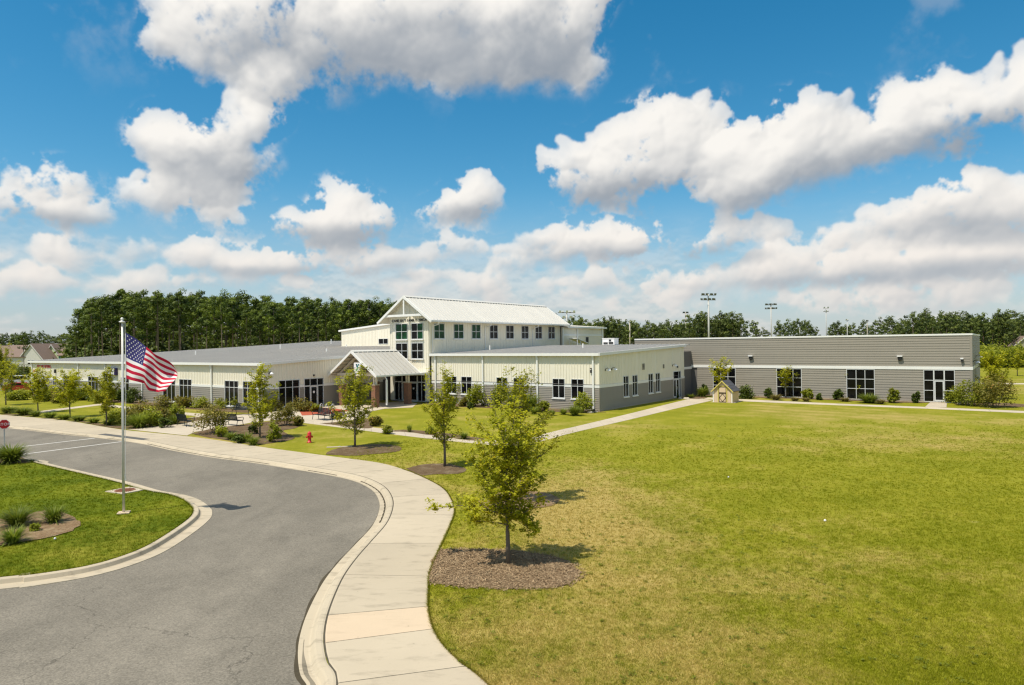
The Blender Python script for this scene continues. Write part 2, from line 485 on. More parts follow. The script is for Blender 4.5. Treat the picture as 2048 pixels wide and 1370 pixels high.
k = T.m('MULTIPLY', k, T.m('MAXIMUM', T.ss(crk, 0.0, 0.0035, 0.62, 1.0), T.ss(T.noise(p, 0.12, 2, 0.5), 0.50, 0.56)))
c = T.scale((0.235, 0.208, 0.162), k)
principled(T, out, c, 0.9, 0.25, bump=T.m('ADD', grit, ag), bump_d=0.006, bump_s=0.6)
M['asphalt'] = m


def concrete(name, col, dirty=0.22):
    m, T, out = new_mat(name)
    p = wpos(T)
    a = T.noise(p, 0.35, 5, 0.6); b_ = T.noise(T.v('MULTIPLY', p, (0.7, 2.0, 1.0)), 1.6, 6, 0.65); f = T.noise(p, 38, 3, 0.6); sp1 = T.noise(p, 9, 2, 0.5)
    k = T.m('ADD', 0.80, T.m('MULTIPLY', a, 0.24))
    k = T.m('ADD', k, T.m('MULTIPLY', T.m('SUBTRACT', f, 0.5), 0.08))
    k = T.m('SUBTRACT', k, T.m('MULTIPLY', T.ss(b_, 0.50, 0.72), dirty))
    k = T.m('SUBTRACT', k, T.m('MULTIPLY', T.ss(sp1, 0.70, 0.78), 0.18))
    rnd = T.node('ShaderNodeObjectInfo').outputs['Random']
    k = T.m('ADD', k, T.m('MULTIPLY', T.m('SUBTRACT', rnd, 0.5), 0.10))
    c = T.scale(tuple(col), k)
    principled(T, out, c, 0.88, 0.25, bump=f, bump_d=0.002, bump_s=0.2)
    return m


M['concrete'] = concrete('pale_concrete', (0.51, 0.43, 0.31))
M['newconcrete'] = concrete('newer_cream_concrete', (0.65, 0.51, 0.35), 0.08)
M['kerb'] = concrete('kerb_concrete', (0.52, 0.44, 0.315), 0.3)
M['path'] = concrete('path_concrete', (0.54, 0.46, 0.345), 0.14)
M['joint'] = concrete('joint_dirt', (0.10, 0.085, 0.06))
M['redpave'] = concrete('red_pavement_coating', (0.44, 0.10, 0.05), 0.15)
M['marking'] = paint('road_marking_paint', (0.66, 0.63, 0.57), 0.75, 0.1, 2.0, fine=0.2)
M['stain'] = concrete('wet_dirt', (0.075, 0.06, 0.035))


def worn_strip(T, p):
    """the drier turf along the pavement and round the young trees"""
    x, y, z = T.sep(p)
    q = T.m('ABSOLUTE', T.m('SUBTRACT', x, T.m('ADD', 2.6, T.m('MULTIPLY', T.m('SUBTRACT', y, 20.0), 0.10))))
    return T.m('MULTIPLY', T.m('MULTIPLY', T.ss(q, 5.5, 0.5), T.ss(y, 40.0, 26.0)), 0.085)


def turf(name, green, dark, dry, dry_lo, dry_hi, stripes=0.0, worn=False):
    """mown grass seen from above: green, darker and dried-out patches"""
    m, T, out = new_mat(name)
    p = wpos(T)
    a = T.noise(p, 0.055, 5, 0.6, dist=0.3); b_ = T.noise(p, 0.32, 6, 0.65); c_ = T.noise(p, 2.6, 5, 0.7); f = T.noise(p, 22, 4, 0.7)
    g = T.mix(T.ss(T.m('ADD', T.m('MULTIPLY', b_, 0.6), T.m('MULTIPLY', c_, 0.4)), 0.38, 0.62), dark, green)
    d = T.m('ADD', T.m('ADD', T.m('MULTIPLY', a, 0.55), T.m('MULTIPLY', b_, 0.30)), T.m('MULTIPLY', c_, 0.20))
    if worn: d = T.m('ADD', d, worn_strip(T, p))
    g = T.mix(T.ss(d, dry_lo, dry_hi), g, dry)
    if stripes:
        pu = T.v('DOT_PRODUCT', p, (0.73, 0.68, 0.0))
        s = T.m('SINE', T.m('MULTIPLY', pu, 2.6))
        far = T.ss(T.sep(p)[1], 46, 60)
        g = T.mix(T.m('MULTIPLY', T.ss(s, -0.6, 0.6), T.m('MULTIPLY', far, stripes)), g, dark)
    sand = T.noise(p, 0.42, 4, 0.55)
    g = T.mix(T.m('MULTIPLY', T.ss(sand, 0.70, 0.745), 0.6), g, (0.42, 0.35, 0.22))
    k = T.ss(f, 0.2, 0.8, 0.76, 1.24, 'LINEAR')
    g = T.scale(g, k)
    principled(T, out, g, 0.95, 0.1, bump=T.m('ADD', f, T.m('MULTIPLY', c_, 0.6)), bump_d=0.05, bump_s=0.55)
    return m


M['lawn'] = turf('lawn_turf', (0.265, 0.250, 0.020), (0.190, 0.195, 0.011), (0.385, 0.290, 0.090), 0.505, 0.67, 0.45, True)
M['island'] = turf('island_turf', (0.155, 0.18, 0.007), (0.075, 0.105, 0.003), (0.28, 0.25, 0.035), 0.50, 0.66)

# mulch
for mk, g_ in (('mulch', 1.0), ('mulchdark', 0.62)):
  m, T, out = new_mat('bark_mulch')
  p = wpos(T)
  v = T.voro(T.v('MULTIPLY', p, (1.0, 1.6, 1.0)), 26, out='Color'); vd = T.voro(T.v('MULTIPLY', p, (1.0, 1.6, 1.0)), 26); n1 = T.noise(p, 1.5, 5, 0.65)
  c = T.mix(T.sep(v)[0], (0.17, 0.105, 0.055), (0.36, 0.245, 0.135))
  c = T.mix(T.ss(n1, 0.45, 0.7), c, (0.40, 0.30, 0.18))
  principled(T, out, T.scale(c, g_), 0.95, 0.1, bump=vd, bump_d=0.05, bump_s=0.8)
  M[mk] = m


def foliage(name, a, b, trans=0.3, rough=0.6, warm=None):
    """leaves: colour differs from leaf to leaf and light shines through"""
    m, T, out = new_mat(name)
    at = T.node('ShaderNodeAttribute', attribute_name='rnd').outputs['Fac']
    rnd = T.node('ShaderNodeObjectInfo').outputs['Random']
    c = T.mix(at, a, b)
    if warm: c = T.mix(T.m('MULTIPLY', T.ss(at, 0.78, 0.98), 0.8), c, warm)
    c = T.scale(c, T.ss(rnd, 0.0, 1.0, 0.82, 1.16, 'LINEAR'))
    d = T.node('ShaderNodeBsdfPrincipled')
    T.put(d.inputs['Base Color'], c); T.put(d.inputs['Roughness'], rough); T.put(d.inputs['Specular IOR Level'], 0.3)
    tr = T.node('ShaderNodeBsdfTranslucent')
    T.put(tr.inputs['Color'], T.mix(0.5, c, T.v('MULTIPLY', c, (1.3, 1.25, 0.5))))
    mx = T.node('ShaderNodeMixShader'); T.put(mx.inputs[0], trans)
    T.t.links.new(d.outputs[0], mx.inputs[1]); T.t.links.new(tr.outputs[0], mx.inputs[2])
    T.t.links.new(mx.outputs[0], out.inputs['Surface'])
    return m


M['leaf'] = foliage('young_tree_leaves', (0.235, 0.265, 0.010), (0.58, 0.56, 0.032), 0.5, warm=(0.56, 0.46, 0.05))
M['leafdark'] = foliage('dark_shrub_leaves', (0.05, 0.08, 0.012), (0.13, 0.165, 0.022), 0.3)
M['leafmid'] = foliage('green_shrub_leaves', (0.16, 0.20, 0.012), (0.38, 0.39, 0.032), 0.4)
M['leafred'] = foliage('reddish_shrub_leaves', (0.14, 0.14, 0.018), (0.30, 0.25, 0.04), 0.36, warm=(0.36, 0.18, 0.045))
M['blade'] = foliage('ornamental_grass_blades', (0.11, 0.17, 0.012), (0.29, 0.32, 0.05), 0.36)
M['bladetan'] = foliage('tan_ornamental_grass_blades', (0.16, 0.145, 0.03), (0.34, 0.27, 0.10), 0.25)
M['needle'] = foliage('pine_needles', (0.022, 0.048, 0.005), (0.175, 0.225, 0.018), 0.28)
M['needlefar'] = foliage('far_pine_needles', (0.032, 0.058, 0.012), (0.165, 0.20, 0.034), 0.28)
M['bark'] = paint('young_bark', (0.14, 0.115, 0.085), 0.9, 0.2, 4.0)
M['pinebark'] = paint('pine_bark', (0.17, 0.13, 0.095), 0.9, 0.25, 1.5)

# lawn blades take their colour from the turf they grow in
def blade_mat(name, green, dark, dry, dry_lo, dry_hi, worn=False):
    m, T, out = new_mat(name)
    p = wpos(T)
    at = T.node('ShaderNodeAttribute', attribute_name='rnd').outputs['Fac']
    a = T.noise(p, 0.055, 5, 0.6, dist=0.3); b_ = T.noise(p, 0.32, 6, 0.65); c_ = T.noise(p, 2.6, 5, 0.7)
    g = T.mix(T.ss(T.m('ADD', T.m('MULTIPLY', b_, 0.6), T.m('MULTIPLY', c_, 0.4)), 0.38, 0.62), dark, green)
    d = T.m('ADD', T.m('ADD', T.m('MULTIPLY', a, 0.55), T.m('MULTIPLY', b_, 0.30)), T.m('MULTIPLY', c_, 0.20))
    if worn: d = T.m('ADD', d, worn_strip(T, p))
    d = T.m('ADD', d, T.m('MULTIPLY', T.m('SUBTRACT', at, 0.5), 0.16))
    g = T.mix(T.ss(d, dry_lo, dry_hi), g, dry)
    g = T.scale(g, T.ss(at, 0.0, 1.0, 0.84, 1.22, 'LINEAR'))
    df = T.node('ShaderNodeBsdfDiffuse'); T.put(df.inputs['Color'], g)
    tr = T.node('ShaderNodeBsdfTranslucent'); T.put(tr.inputs['Color'], g)
    mx = T.node('ShaderNodeMixShader'); T.put(mx.inputs[0], 0.5)
    T.t.links.new(df.outputs[0], mx.inputs[1]); T.t.links.new(tr.outputs[0], mx.inputs[2])
    T.t.links.new(mx.outputs[0], out.inputs['Surface'])
    return m


M['lawnblade'] = blade_mat('lawn_blades', (0.345, 0.335, 0.024), (0.25, 0.265, 0.013), (0.50, 0.395, 0.11), 0.505, 0.67, True)
M['islandblade'] = blade_mat('island_blades', (0.20, 0.225, 0.008), (0.10, 0.135, 0.004), (0.36, 0.32, 0.05), 0.50, 0.66)


# ------------------------------------------------------------------ mesh helpers
class MB:
    """collects shapes and links them as ONE mesh object"""
    def __init__(s): s.v = []; s.f = []; s.m = []
    def add(s, vs, fs, m=0):
        b = len(s.v); s.v += [tuple(v) for v in vs]
        for f in fs: s.f.append([b + i for i in f]); s.m.append(m)
        return s
    def box(s, x0, x1, y0, y1, z0, z1, m=0):
        vs = [(x0, y0, z0), (x1, y0, z0), (x1, y1, z0), (x0, y1, z0), (x0, y0, z1), (x1, y0, z1), (x1, y1, z1), (x0, y1, z1)]
        return s.add(vs, [(3, 2, 1, 0), (4, 5, 6, 7), (0, 1, 5, 4), (1, 2, 6, 5), (2, 3, 7, 6), (3, 0, 4, 7)], m)
    def hexa(s, lo, hi, m=0):
        """four bottom points (counter-clockwise from above) and the four above them"""
        return s.add(list(lo) + list(hi), [(3, 2, 1, 0), (4, 5, 6, 7), (0, 1, 5, 4), (1, 2, 6, 5), (2, 3, 7, 6), (3, 0, 4, 7)], m)
    def prism(s, pts, z0, z1, m=0):
        n = len(pts)
        vs = [(x, y, z0) for x, y in pts] + [(x, y, z1) for x, y in pts]
        fs = [tuple(range(n - 1, -1, -1)), tuple(range(n, 2 * n))] + [(i, (i + 1) % n, n + (i + 1) % n, n + i) for i in range(n)]
        return s.add(vs, fs, m)
    def extrude_y(s, pts, y0, y1, m=0):
        """outline in x,z (counter-clockwise seen from -y) pulled from y0 to y1"""
        n = len(pts)
        vs = [(x, y0, z) for x, z in pts] + [(x, y1, z) for x, z in pts]
        fs = [tuple(range(n)), tuple(range(2 * n - 1, n - 1, -1))] + [(i, n + i, n + (i + 1) % n, (i + 1) % n) for i in range(n)]
        return s.add(vs, fs, m)
    def tube(s, pts, r, n=8, m=0, caps=True):
        pts = [Vector(p) for p in pts]
        rs_ = r if isinstance(r, (list, tuple)) else [r] * len(pts)
        b = len(s.v); k = len(pts)
        ref = None
        for i, p in enumerate(pts):
            d = (pts[min(i + 1, k - 1)] - pts[max(i - 1, 0)]).normalized()
            if ref is None: ref = Vector((1, 0, 0)) if abs(d.x) < 0.8 else Vector((0, 1, 0))
            a = d.cross(ref).normalized(); c = d.cross(a).normalized(); ref = c.cross(d) if False else ref
            for j in range(n):
                t = 2 * math.pi * j / n
                q = p + (a * math.cos(t) + c * math.sin(t)) * rs_[i]
                s.v.append(tuple(q))
        for i in range(k - 1):
            for j in range(n):
                s.f.append([b + i * n + j, b + i * n + (j + 1) % n, b + (i + 1) * n + (j + 1) % n, b + (i + 1) * n + j]); s.m.append(m)
        if caps:
            s.f.append([b + j for j in range(n - 1, -1, -1)]); s.m.append(m)
            s.f.append([b + (k - 1) * n + j for j in range(n)]); s.m.append(m)
        return s
    def lathe(s, prof, n=16, m=0, c=(0, 0, 0)):
        """profile (radius, height) turned about the vertical"""
        b = len(s.v); k = len(prof)
        for r, z in prof:
            for j in range(n):
                t = 2 * math.pi * j / n
                s.v.append((c[0] + r * math.cos(t), c[1] + r * math.sin(t), c[2] + z))
        for i in range(k - 1):
            for j in range(n):
                s.f.append([b + i * n + j, b + i * n + (j + 1) % n, b + (i + 1) * n + (j + 1) % n, b + (i + 1) * n + j]); s.m.append(m)
        s.f.append([b + j for j in range(n - 1, -1, -1)]); s.m.append(m)
        s.f.append([b + (k - 1) * n + j for j in range(n)]); s.m.append(m)
        return s
    def mesh(s, name, mats, smooth=False):
        me = bpy.data.meshes.new(name)
        me.from_pydata(s.v, [], s.f)
        for mt in (mats if isinstance(mats, (list, tuple)) else [mats]): me.materials.append(mt)
        me.polygons.foreach_set('material_index', s.m)
        if smooth: me.polygons.foreach_set('use_smooth', [True] * len(s.f))
        me.update()
        return me
    def build(s, name, mats, parent=None, loc=None, rot=None, smooth=False):
        return link(name, s.mesh(name, mats, smooth), parent, loc, rot)


def link(name, data, parent=None, loc=None, rot=None, scale=None):
    o = bpy.data.objects.new(name, data)
    COL.objects.link(o)
    if parent is not None: o.parent = parent
    if loc is not None: o.location = loc
    if rot is not None: o.rotation_euler = rot if not isinstance(rot, (int, float)) else (0, 0, rot)
    if scale is not None: o.scale = scale
    return o


def tag(o, label=None, cat=None, group=None, kind=None):
    if label: o['label'] = label
    if cat: o['category'] = cat
    if group: o['group'] = group
    if kind: o['kind'] = kind
    return o


def thing(name, label, cat, loc=(0, 0, 0), rz=0.0, group=None):
    return tag(link(name, None, None, loc, rz), label, cat, group)


def copy_thing(root, loc, rz=None, scale=None, label=None, group=None):
    """a copy of a thing with copies of its parts and sub-parts"""
    r = root.copy(); COL.objects.link(r); r.location = loc
    if rz is not None: r.rotation_euler = (0, 0, rz)
    if scale is not None: r.scale = scale if isinstance(scale, (tuple, list)) else (scale,) * 3
    if label: r['label'] = label
    if group: r['group'] = group
    for ch in list(root.children):
        c = ch.copy(); COL.objects.link(c); c.parent = r
        for g in list(ch.children):
            d = g.copy(); COL.objects.link(d); d.parent = c
    return r


def np_mesh(name, V, Fq, mat, rnd=None, smooth=False):
    """mesh straight from arrays; Fq is (n, 3) or (n, 4)"""
    me = bpy.data.meshes.new(name)
    V = np.asarray(V, dtype=np.float32); Fq = np.asarray(Fq, dtype=np.int32)
    n, k = Fq.shape
    me.vertices.add(len(V)); me.vertices.foreach_set('co', V.ravel())
    me.loops.add(n * k); me.loops.foreach_set('vertex_index', Fq.ravel())
    me.polygons.add(n); me.polygons.foreach_set('loop_start', np.arange(0, n * k, k, dtype=np.int32))
    me.update(calc_edges=True)
    if rnd is not None:
        at = me.attributes.new('rnd', 'FLOAT', 'FACE')
        at.data.foreach_set('value', np.asarray(rnd, dtype=np.float32))
    me.materials.append(mat)
    me.validate()
    return me


def spline(pts, n):
    """n points evenly along a smooth curve through the given ones (2-D)"""
    P = np.array([(p[0], p[1]) for p in pts], dtype=float)
    P = np.vstack([2 * P[0] - P[1], P, 2 * P[-1] - P[-2]])
    out = []
    for i in range(1, len(P) - 2):
        p0, p1, p2, p3 = P[i - 1], P[i], P[i + 1], P[i + 2]
        for t in np.linspace(0, 1, 16, endpoint=False):
            out.append(0.5 * (2 * p1 + (p2 - p0) * t + (2 * p0 - 5 * p1 + 4 * p2 - p3) * t * t + (3 * p1 - p0 - 3 * p2 + p3) * t ** 3))
    out.append(P[-2]); out = np.array(out)
    L = np.concatenate([[0], np.cumsum(np.linalg.norm(np.diff(out, axis=0), axis=1))])
    q = np.linspace(0, L[-1], n)
    return np.stack([np.interp(q, L, out[:, 0]), np.interp(q, L, out[:, 1])], 1), L[-1]


def flat_poly(name, pts, z, mat, parent=None, kind='structure'):
    vs = [(p[0], p[1], z) for p in pts]
    tris = tessellate_polygon([[Vector((v[0], v[1], 0)) for v in vs]])
    me = bpy.data.meshes.new(name)
    me.from_pydata(vs, [], [list(t) for t in tris])
    me.materials.append(mat)
    bm = bmesh.new(); bm.from_mesh(me)
    for f in bm.faces:
        if f.normal.z < 0: f.normal_flip()
    bm.to_mesh(me); bm.free()
    o = link(name, me, parent)
    if kind and parent is None: o['kind'] = kind
    return o


def inside(P, poly):
    """which of the points P (n, 2) lie in the polygon"""
    poly = np.asarray(poly)[:, :2]
    x, y = P[:, 0], P[:, 1]
    r = np.zeros(len(P), bool)
    j = len(poly) - 1
    for i in range(len(poly)):
        xi, yi = poly[i]; xj, yj = poly[j]
        if yi != yj:
            r ^= ((yi > y) != (yj > y)) & (x < (xj - xi) * (y - yi) / (yj - yi) + xi)
        j = i
    return r

# ------------------------------------------------------------------ ground, road, pavements
ROAD_Z = -0.13
KB_PX = [(672.8, 1370), (653.5, 1322), (647, 1277), (653.5, 1232), (669.6, 1187), (689, 1148), (714.7, 1113), (742, 1082), (774, 1044), (785.6, 1011),
         (781, 989), (765, 971), (731, 955), (682, 943.6), (604, 931), (526, 919), (438, 908), (360, 894.8), (292, 881), (204, 870), (146, 864.7), (60, 855), (0, 848.6)]
SR_PX = [(975.7, 1370), (921, 1325.5), (885.5, 1290), (866, 1258), (856.5, 1219), (856.5, 1180.5), (859.7, 1145), (879, 1097), (898.4, 1055), (909, 1020),
         (897.5, 990), (880.7, 973), (847, 955), (813.6, 941.4), (760, 926), (672.5, 914), (594, 903.6), (516, 893), (438, 881), (360, 871), (242, 859), (131, 841), (40, 832.5), (0, 829)]
kb_pts = [G(*p) for p in KB_PX]; sr_pts = [G(*p) for p in SR_PX]
kb_pts = [Vector((2.6, -9)), Vector((0.2, -1)), Vector((-1.6, 5)), Vector((-2.75, 9.4))] + [Vector((p.x, p.y)) for p in kb_pts]
sr_pts = [Vector((6.6, -9)), Vector((4.0, -1)), Vector((1.9, 6)), Vector((0.6, 9.8))] + [Vector((p.x, p.y)) for p in sr_pts]
d_end = (kb_pts[-1] - kb_pts[-5]).normalized()
kb_pts.append(kb_pts[-1] + d_end * 40); sr_pts.append(sr_pts[-1] + d_end * 40)
KB, kb_len = spline(kb_pts, 1100)
SR, _ = spline(sr_pts, 1400)

# base terrain far below everything, to the horizon
flat_poly('ground', [(-2500, -400), (2500, -400), (2500, 3500), (-2500, 3500)], -0.6, M['lawn'])
# lawn on the building side, asphalt on the other
lawn_pts = [tuple(p) for p in KB] + [(-900, KB[-1][1] + 560), (-900, 1500), (1200, 1500), (1200, -60), (KB[0][0] + 2, -60)]
flat_poly('lawn', lawn_pts, 0.0, M['lawn'])
road_pts = [tuple(p) for p in KB[::-1]] + [(KB[0][0] + 2, -60), (-300, -60), (-300, KB[-1][1] + 120)]
flat_poly('road', road_pts, ROAD_Z, M['asphalt'])


def sweep(curve, side, prof, a, b):
    """profile (distance to the side, height) carried along part of a curve"""
    c = curve[a:b + 1]
    t = np.gradient(curve, axis=0)[a:b + 1]
    nrm = np.stack([-t[:, 1], t[:, 0]], 1) / np.linalg.norm(t, axis=1)[:, None] * side
    mb = MB(); k = len(prof)
    vs = [(c[i][0] + nrm[i][0] * o, c[i][1] + nrm[i][1] * o, z) for i in range(len(c)) for o, z in prof]
    fs = []
    for i in range(len(c) - 1):
        for j in range(k - 1):
            f = (i * k + j, i * k + j + 1, (i + 1) * k + j + 1, (i + 1) * k + j)
            fs.append(f if side < 0 else f[::-1])
    e = (len(c) - 1) * k
    fs.append(tuple(range(k)) if side > 0 else tuple(range(k))[::-1]); fs.append(tuple(range(e, e + k)))
    mb.add(vs, fs)
    return mb


KERB_PROF = [(0.0, -0.45), (0.006, 0.006), (0.05, 0.016), (0.15, 0.012), (0.19, -0.02), (0.26, -0.105), (0.30, -0.118), (0.50, -0.112), (0.505, -0.45)]
kerb = tag(link('kerb', None), kind='structure')
step = kb_len / 1099
seg = int(3.0 / step)
i = 0
while i < 1099:
    j = min(i + seg, 1099)
    # the section joints stay 12 mm open
    sweep(KB, 1, KERB_PROF, i, j).build('kerb_section', M['kerb'], kerb)
    i = j

# pavement slabs
pavement = tag(link('pavement', None), kind='structure')


def nearest(p, Q, lo, hi):
    d = np.hypot(Q[lo:hi, 0] - p[0], Q[lo:hi, 1] - p[1])
    return lo + int(np.argmin(d))


pairs = []
last = 0
for i in range(1100):
    j = nearest(KB[i], SR, last, min(last + 60, 1400))
    last = max(last, j); pairs.append(last)


def slab(mat, left, right, name, parent, z=0.012, gap=0.012):
    """one slab between two edge strips (lists of points), its rim worked down by a few millimetres"""
    n = len(left); mb = MB()
    L = [Vector((p[0], p[1])) for p in left]; R = [Vector((p[0], p[1])) for p in right]
    L[0] += (L[1] - L[0]).normalized() * gap; R[0] += (R[1] - R[0]).normalized() * gap
    L[-1] += (L[-2] - L[-1]).normalized() * gap; R[-1] += (R[-2] - R[-1]).normalized() * gap
    vs = []
    for a, b in zip(L, R):
        d = (b - a).normalized() * 0.03
        vs += [(a.x, a.y, -0.1), (a.x, a.y, z - 0.006), (a.x + d.x, a.y + d.y, z), (b.x - d.x, b.y - d.y, z), (b.x, b.y, z - 0.006), (b.x, b.y, -0.1)]
    fs = []
    for i in range(n - 1):
        for k in range(5): fs.append((i * 6 + k, i * 6 + k + 1, i * 6 + 6 + k + 1, i * 6 + 6 + k))
    fs += [tuple(range(6))[::-1], tuple(range((n - 1) * 6, n * 6))]
    fs = [f[::-1] for f in fs] if (R[0] - L[0]).cross(L[1] - L[0]) < 0 else fs
    mb.add(vs, fs)
    return mb.build(name, mat, parent)


flat_poly('pavement_bed', [tuple(KB[i]) for i in range(0, 1100, 4)] + [tuple(SR[pairs[i]]) for i in range(1099, -1, -4)], 0.004, M['joint'])
# joints near the camera as photographed, then every three metres
marks = [nearest(G(x, y), KB, 0, 1100) for x, y in ((672.8, 1368), (652, 1285), (663, 1232), (689, 1150), (742, 1087), (784, 1030))]
marks = [max(marks[0] - 3 * seg, 0), max(marks[0] - 2 * seg, 0), marks[0] - seg] + marks
while marks[-1] < 1099: marks.append(min(marks[-1] + seg, 1099))
RIGHT_END = {m_: nearest(G(x, y), SR, 0, 1400) for m_, (x, y) in zip(marks[3:9], ((924, 1333), (866, 1258), (855.5, 1214), (857.5, 1152), (884, 1086), (908, 1030)))}
for m_ in marks[:3]: RIGHT_END[m_] = max(RIGHT_END[marks[3]] - (marks[3] - m_), 0)
for a, b in zip(marks[:-1], marks[1:]):
    if b - a < 3: continue
    ids = sorted(set([a, b] + list(range(a, b, 4))))
    left = [KB[i] + (SR[pairs[i]] - KB[i]) / np.linalg.norm(SR[pairs[i]] - KB[i]) * 0.034 for i in ids]
    ra, rb = RIGHT_END.get(a, pairs[a]), RIGHT_END.get(b, pairs[b])
    right = [SR[min(int(round(ra + (rb - ra) * (i - a) / (b - a))), 1399)] for i in ids]
    new = a == marks[4]
    o = slab(M['newconcrete'] if new else M['concrete'], left, right, 'paving_slab', pavement)
    if new: o['label'] = 'newer cream slab among greyer ones'

# the island: grass, kerb and gutter
ISL_PX = [(46, 918.5), (70, 926), (146, 944), (204, 957.5), (242, 967), (292, 981.5), (336, 989), (365, 999), (382.5, 1013), (386, 1022), (380, 1034),
          (350, 1057), (292, 1092.4), (233.6, 1115.8), (175, 1131.8), (116.8, 1142), (43.8, 1152), (0, 1155)]
isl = [Vector((-62, 44)), Vector((-46, 43.6)), Vector((-36, 41.6))] + [Vector((p.x, p.y)) for p in (G(x, y) for x, y in ISL_PX)]
e = (isl[-1] - isl[-3]).normalized()
isl += [isl[-1] + e * 9, isl[-1] + e * 30]
IS, is_len = spline(isl, 700)
flat_poly('island_lawn', [tuple(p) for p in IS], -0.004, M['island'])
ik = tag(link('island_kerb', None), kind='structure')
ISK_PROF = [(-0.20, -0.40), (-0.20, 0.000), (-0.17, 0.018), (-0.03, 0.016), (0.0, 0.0), (0.045, -0.105), (0.09, -0.122), (0.45, -0.116), (0.455, -0.40)]
seg2 = int(3.0 / (is_len / 699))
i = 0
while i < 699:
    j = min(i + seg2, 699)
    sweep(IS, 1, [(o + 0.2, z) for o, z in ISK_PROF], i, j).build('kerb_section', M['kerb'], ik)
    i = j

# dirt and weeds washed against the near kerb, darker where water stands
a0 = nearest(G(634, 1180), KB, 0, 1100); b0 = max(nearest(G(665, 1350), KB, 0, 1100) - 30, 0)
vs, fs = [], []
tn = np.gradient(KB, axis=0)
for k, i in enumerate(range(b0, a0 + 80)):
    nr = np.array([-tn[i][1], tn[i][0]]) / np.hypot(*tn[i])
    w_ = (0.035 + 0.06 * abs(math.sin(i * 0.21) * math.sin(i * 0.067 + 1))) * min(1, (a0 + 80 - i) / 60)
    vs += [(KB[i][0] + nr[0] * (0.505 - 0.02), KB[i][1] + nr[1] * (0.505 - 0.02), ROAD_Z + 0.006), (KB[i][0] + nr[0] * (0.505 + w_), KB[i][1] + nr[1] * (0.505 + w_), ROAD_Z + 0.006)]
    if k: fs.append((2 * k - 2, 2 * k, 2 * k + 1, 2 * k - 1))
tag(MB().add(vs, fs).build('dirt', M['stain']), kind='stuff')
# a thin broken line of dirt along the foot of the kerb
for lo_, hi_ in ((a0 + 60, 1000),):
    run = []
    for i in range(lo_, hi_):
        on_ = math.sin(i * 0.13) + math.sin(i * 0.037 + 2) > -0.6
        if on_: run.append(i)
        if (not on_ or i == hi_ - 1) and len(run) > 3:
            vs, fs = [], []
            for k, j in enumerate(run):
                nr = np.array([-tn[j][1], tn[j][0]]) / np.hypot(*tn[j]); w_ = 0.018 + 0.014 * abs(math.sin(j * 0.7))
                vs += [(KB[j][0] + nr[0] * 0.275, KB[j][1] + nr[1] * 0.275, -0.104), (KB[j][0] + nr[0] * (0.275 + 2 * w_), KB[j][1] + nr[1] * (0.275 + 2 * w_), -0.111)]
                if k: fs.append((2 * k - 2, 2 * k, 2 * k + 1, 2 * k - 1))
            tag(MB().add(vs, fs).build('dirt', M['stain']), kind='stuff'); run = []
        elif not on_: run = []
# and the damp silt lying in the gutter where it turns out of the picture
vs, fs = [], []
a1 = nearest(G(640, 1262), KB, 0, 1100)
for k, i in enumerate(range(max(a1 - 140, 0), a1)):
    nr = np.array([-tn[i][1], tn[i][0]]) / np.hypot(*tn[i])
    w_ = (0.10 + 0.035 * math.sin(i * 0.5) + 0.03 * math.sin(i * 0.17)) * min(1, (a1 - i) / 55) ** 0.7
    vs += [(KB[i][0] + nr[0] * (0.40 - w_), KB[i][1] + nr[1] * (0.40 - w_), -0.110), (KB[i][0] + nr[0] * (0.40 + w_ * 0.9), KB[i][1] + nr[1] * (0.40 + w_ * 0.9), -0.108)]
    if k: fs.append((2 * k - 2, 2 * k, 2 * k + 1, 2 * k - 1))
tag(MB().add(vs, fs).build('silt', concrete('damp_silt', (0.25, 0.215, 0.155), 0.4)), kind='stuff')

# painted lines of the crossing
for (x0, y0, x1, y1) in ((45, 893, 190, 876.2), (45, 908.5, 243, 883.2)):
    p, q = G(x0, y0, ROAD_Z + 0.004), G(x1, y1, ROAD_Z + 0.004)
    n = Vector((-(q - p).y, (q - p).x, 0)).normalized() * 0.09
    tag(MB().add([p - n, q - n, q + n, p + n], [(0, 1, 2, 3)]).build('crossing_line', M['marking']), kind='structure')
# flat dark grey strip laid where the crossing meets the pavement
p, q = G(203, 868.5), G(292, 879.5)
n = Vector((-(q - p).y, (q - p).x, 0)).normalized() * 0.28
mb = MB().hexa([p - n, q - n, q + n, p + n], [v + Vector((0, 0, 0.022)) for v in (p - n, q - n, q + n, p + n)])
tag(mb.build('crossing_strip', paint('dark_strip', (0.10, 0.095, 0.085), 0.8, 0.15, 3.0)), 'flat dark strip where the crossing meets the pavement', 'mat')


# ------------------------------------------------------------------ paths and the forecourt
def path(name, left_px, right_px, step_m=2.0, z=0.014, mat=None):
    """a concrete path as slabs between its two photographed edges"""
    L, ln = spline([G(*p) for p in left_px], 121); R, _ = spline([G(*p) for p in right_px], 121)
    root = tag(link(name, None), kind='structure')
    flat_poly('path_bed', [tuple(p) for p in L] + [tuple(p) for p in R[::-1]], z - 0.009, M['joint'], root)
    n = max(int(round(ln / step_m)), 1)
    cut = [int(round(120 * k / n)) for k in range(n + 1)]
    for a, b in zip(cut[:-1], cut[1:]):
        ids = sorted(set([a, b] + list(range(a, b, 6))))
        slab(mat or M['path'], [L[i] for i in ids], [R[i] for i in ids], 'paving_slab', root, z, 0.01)
    return root


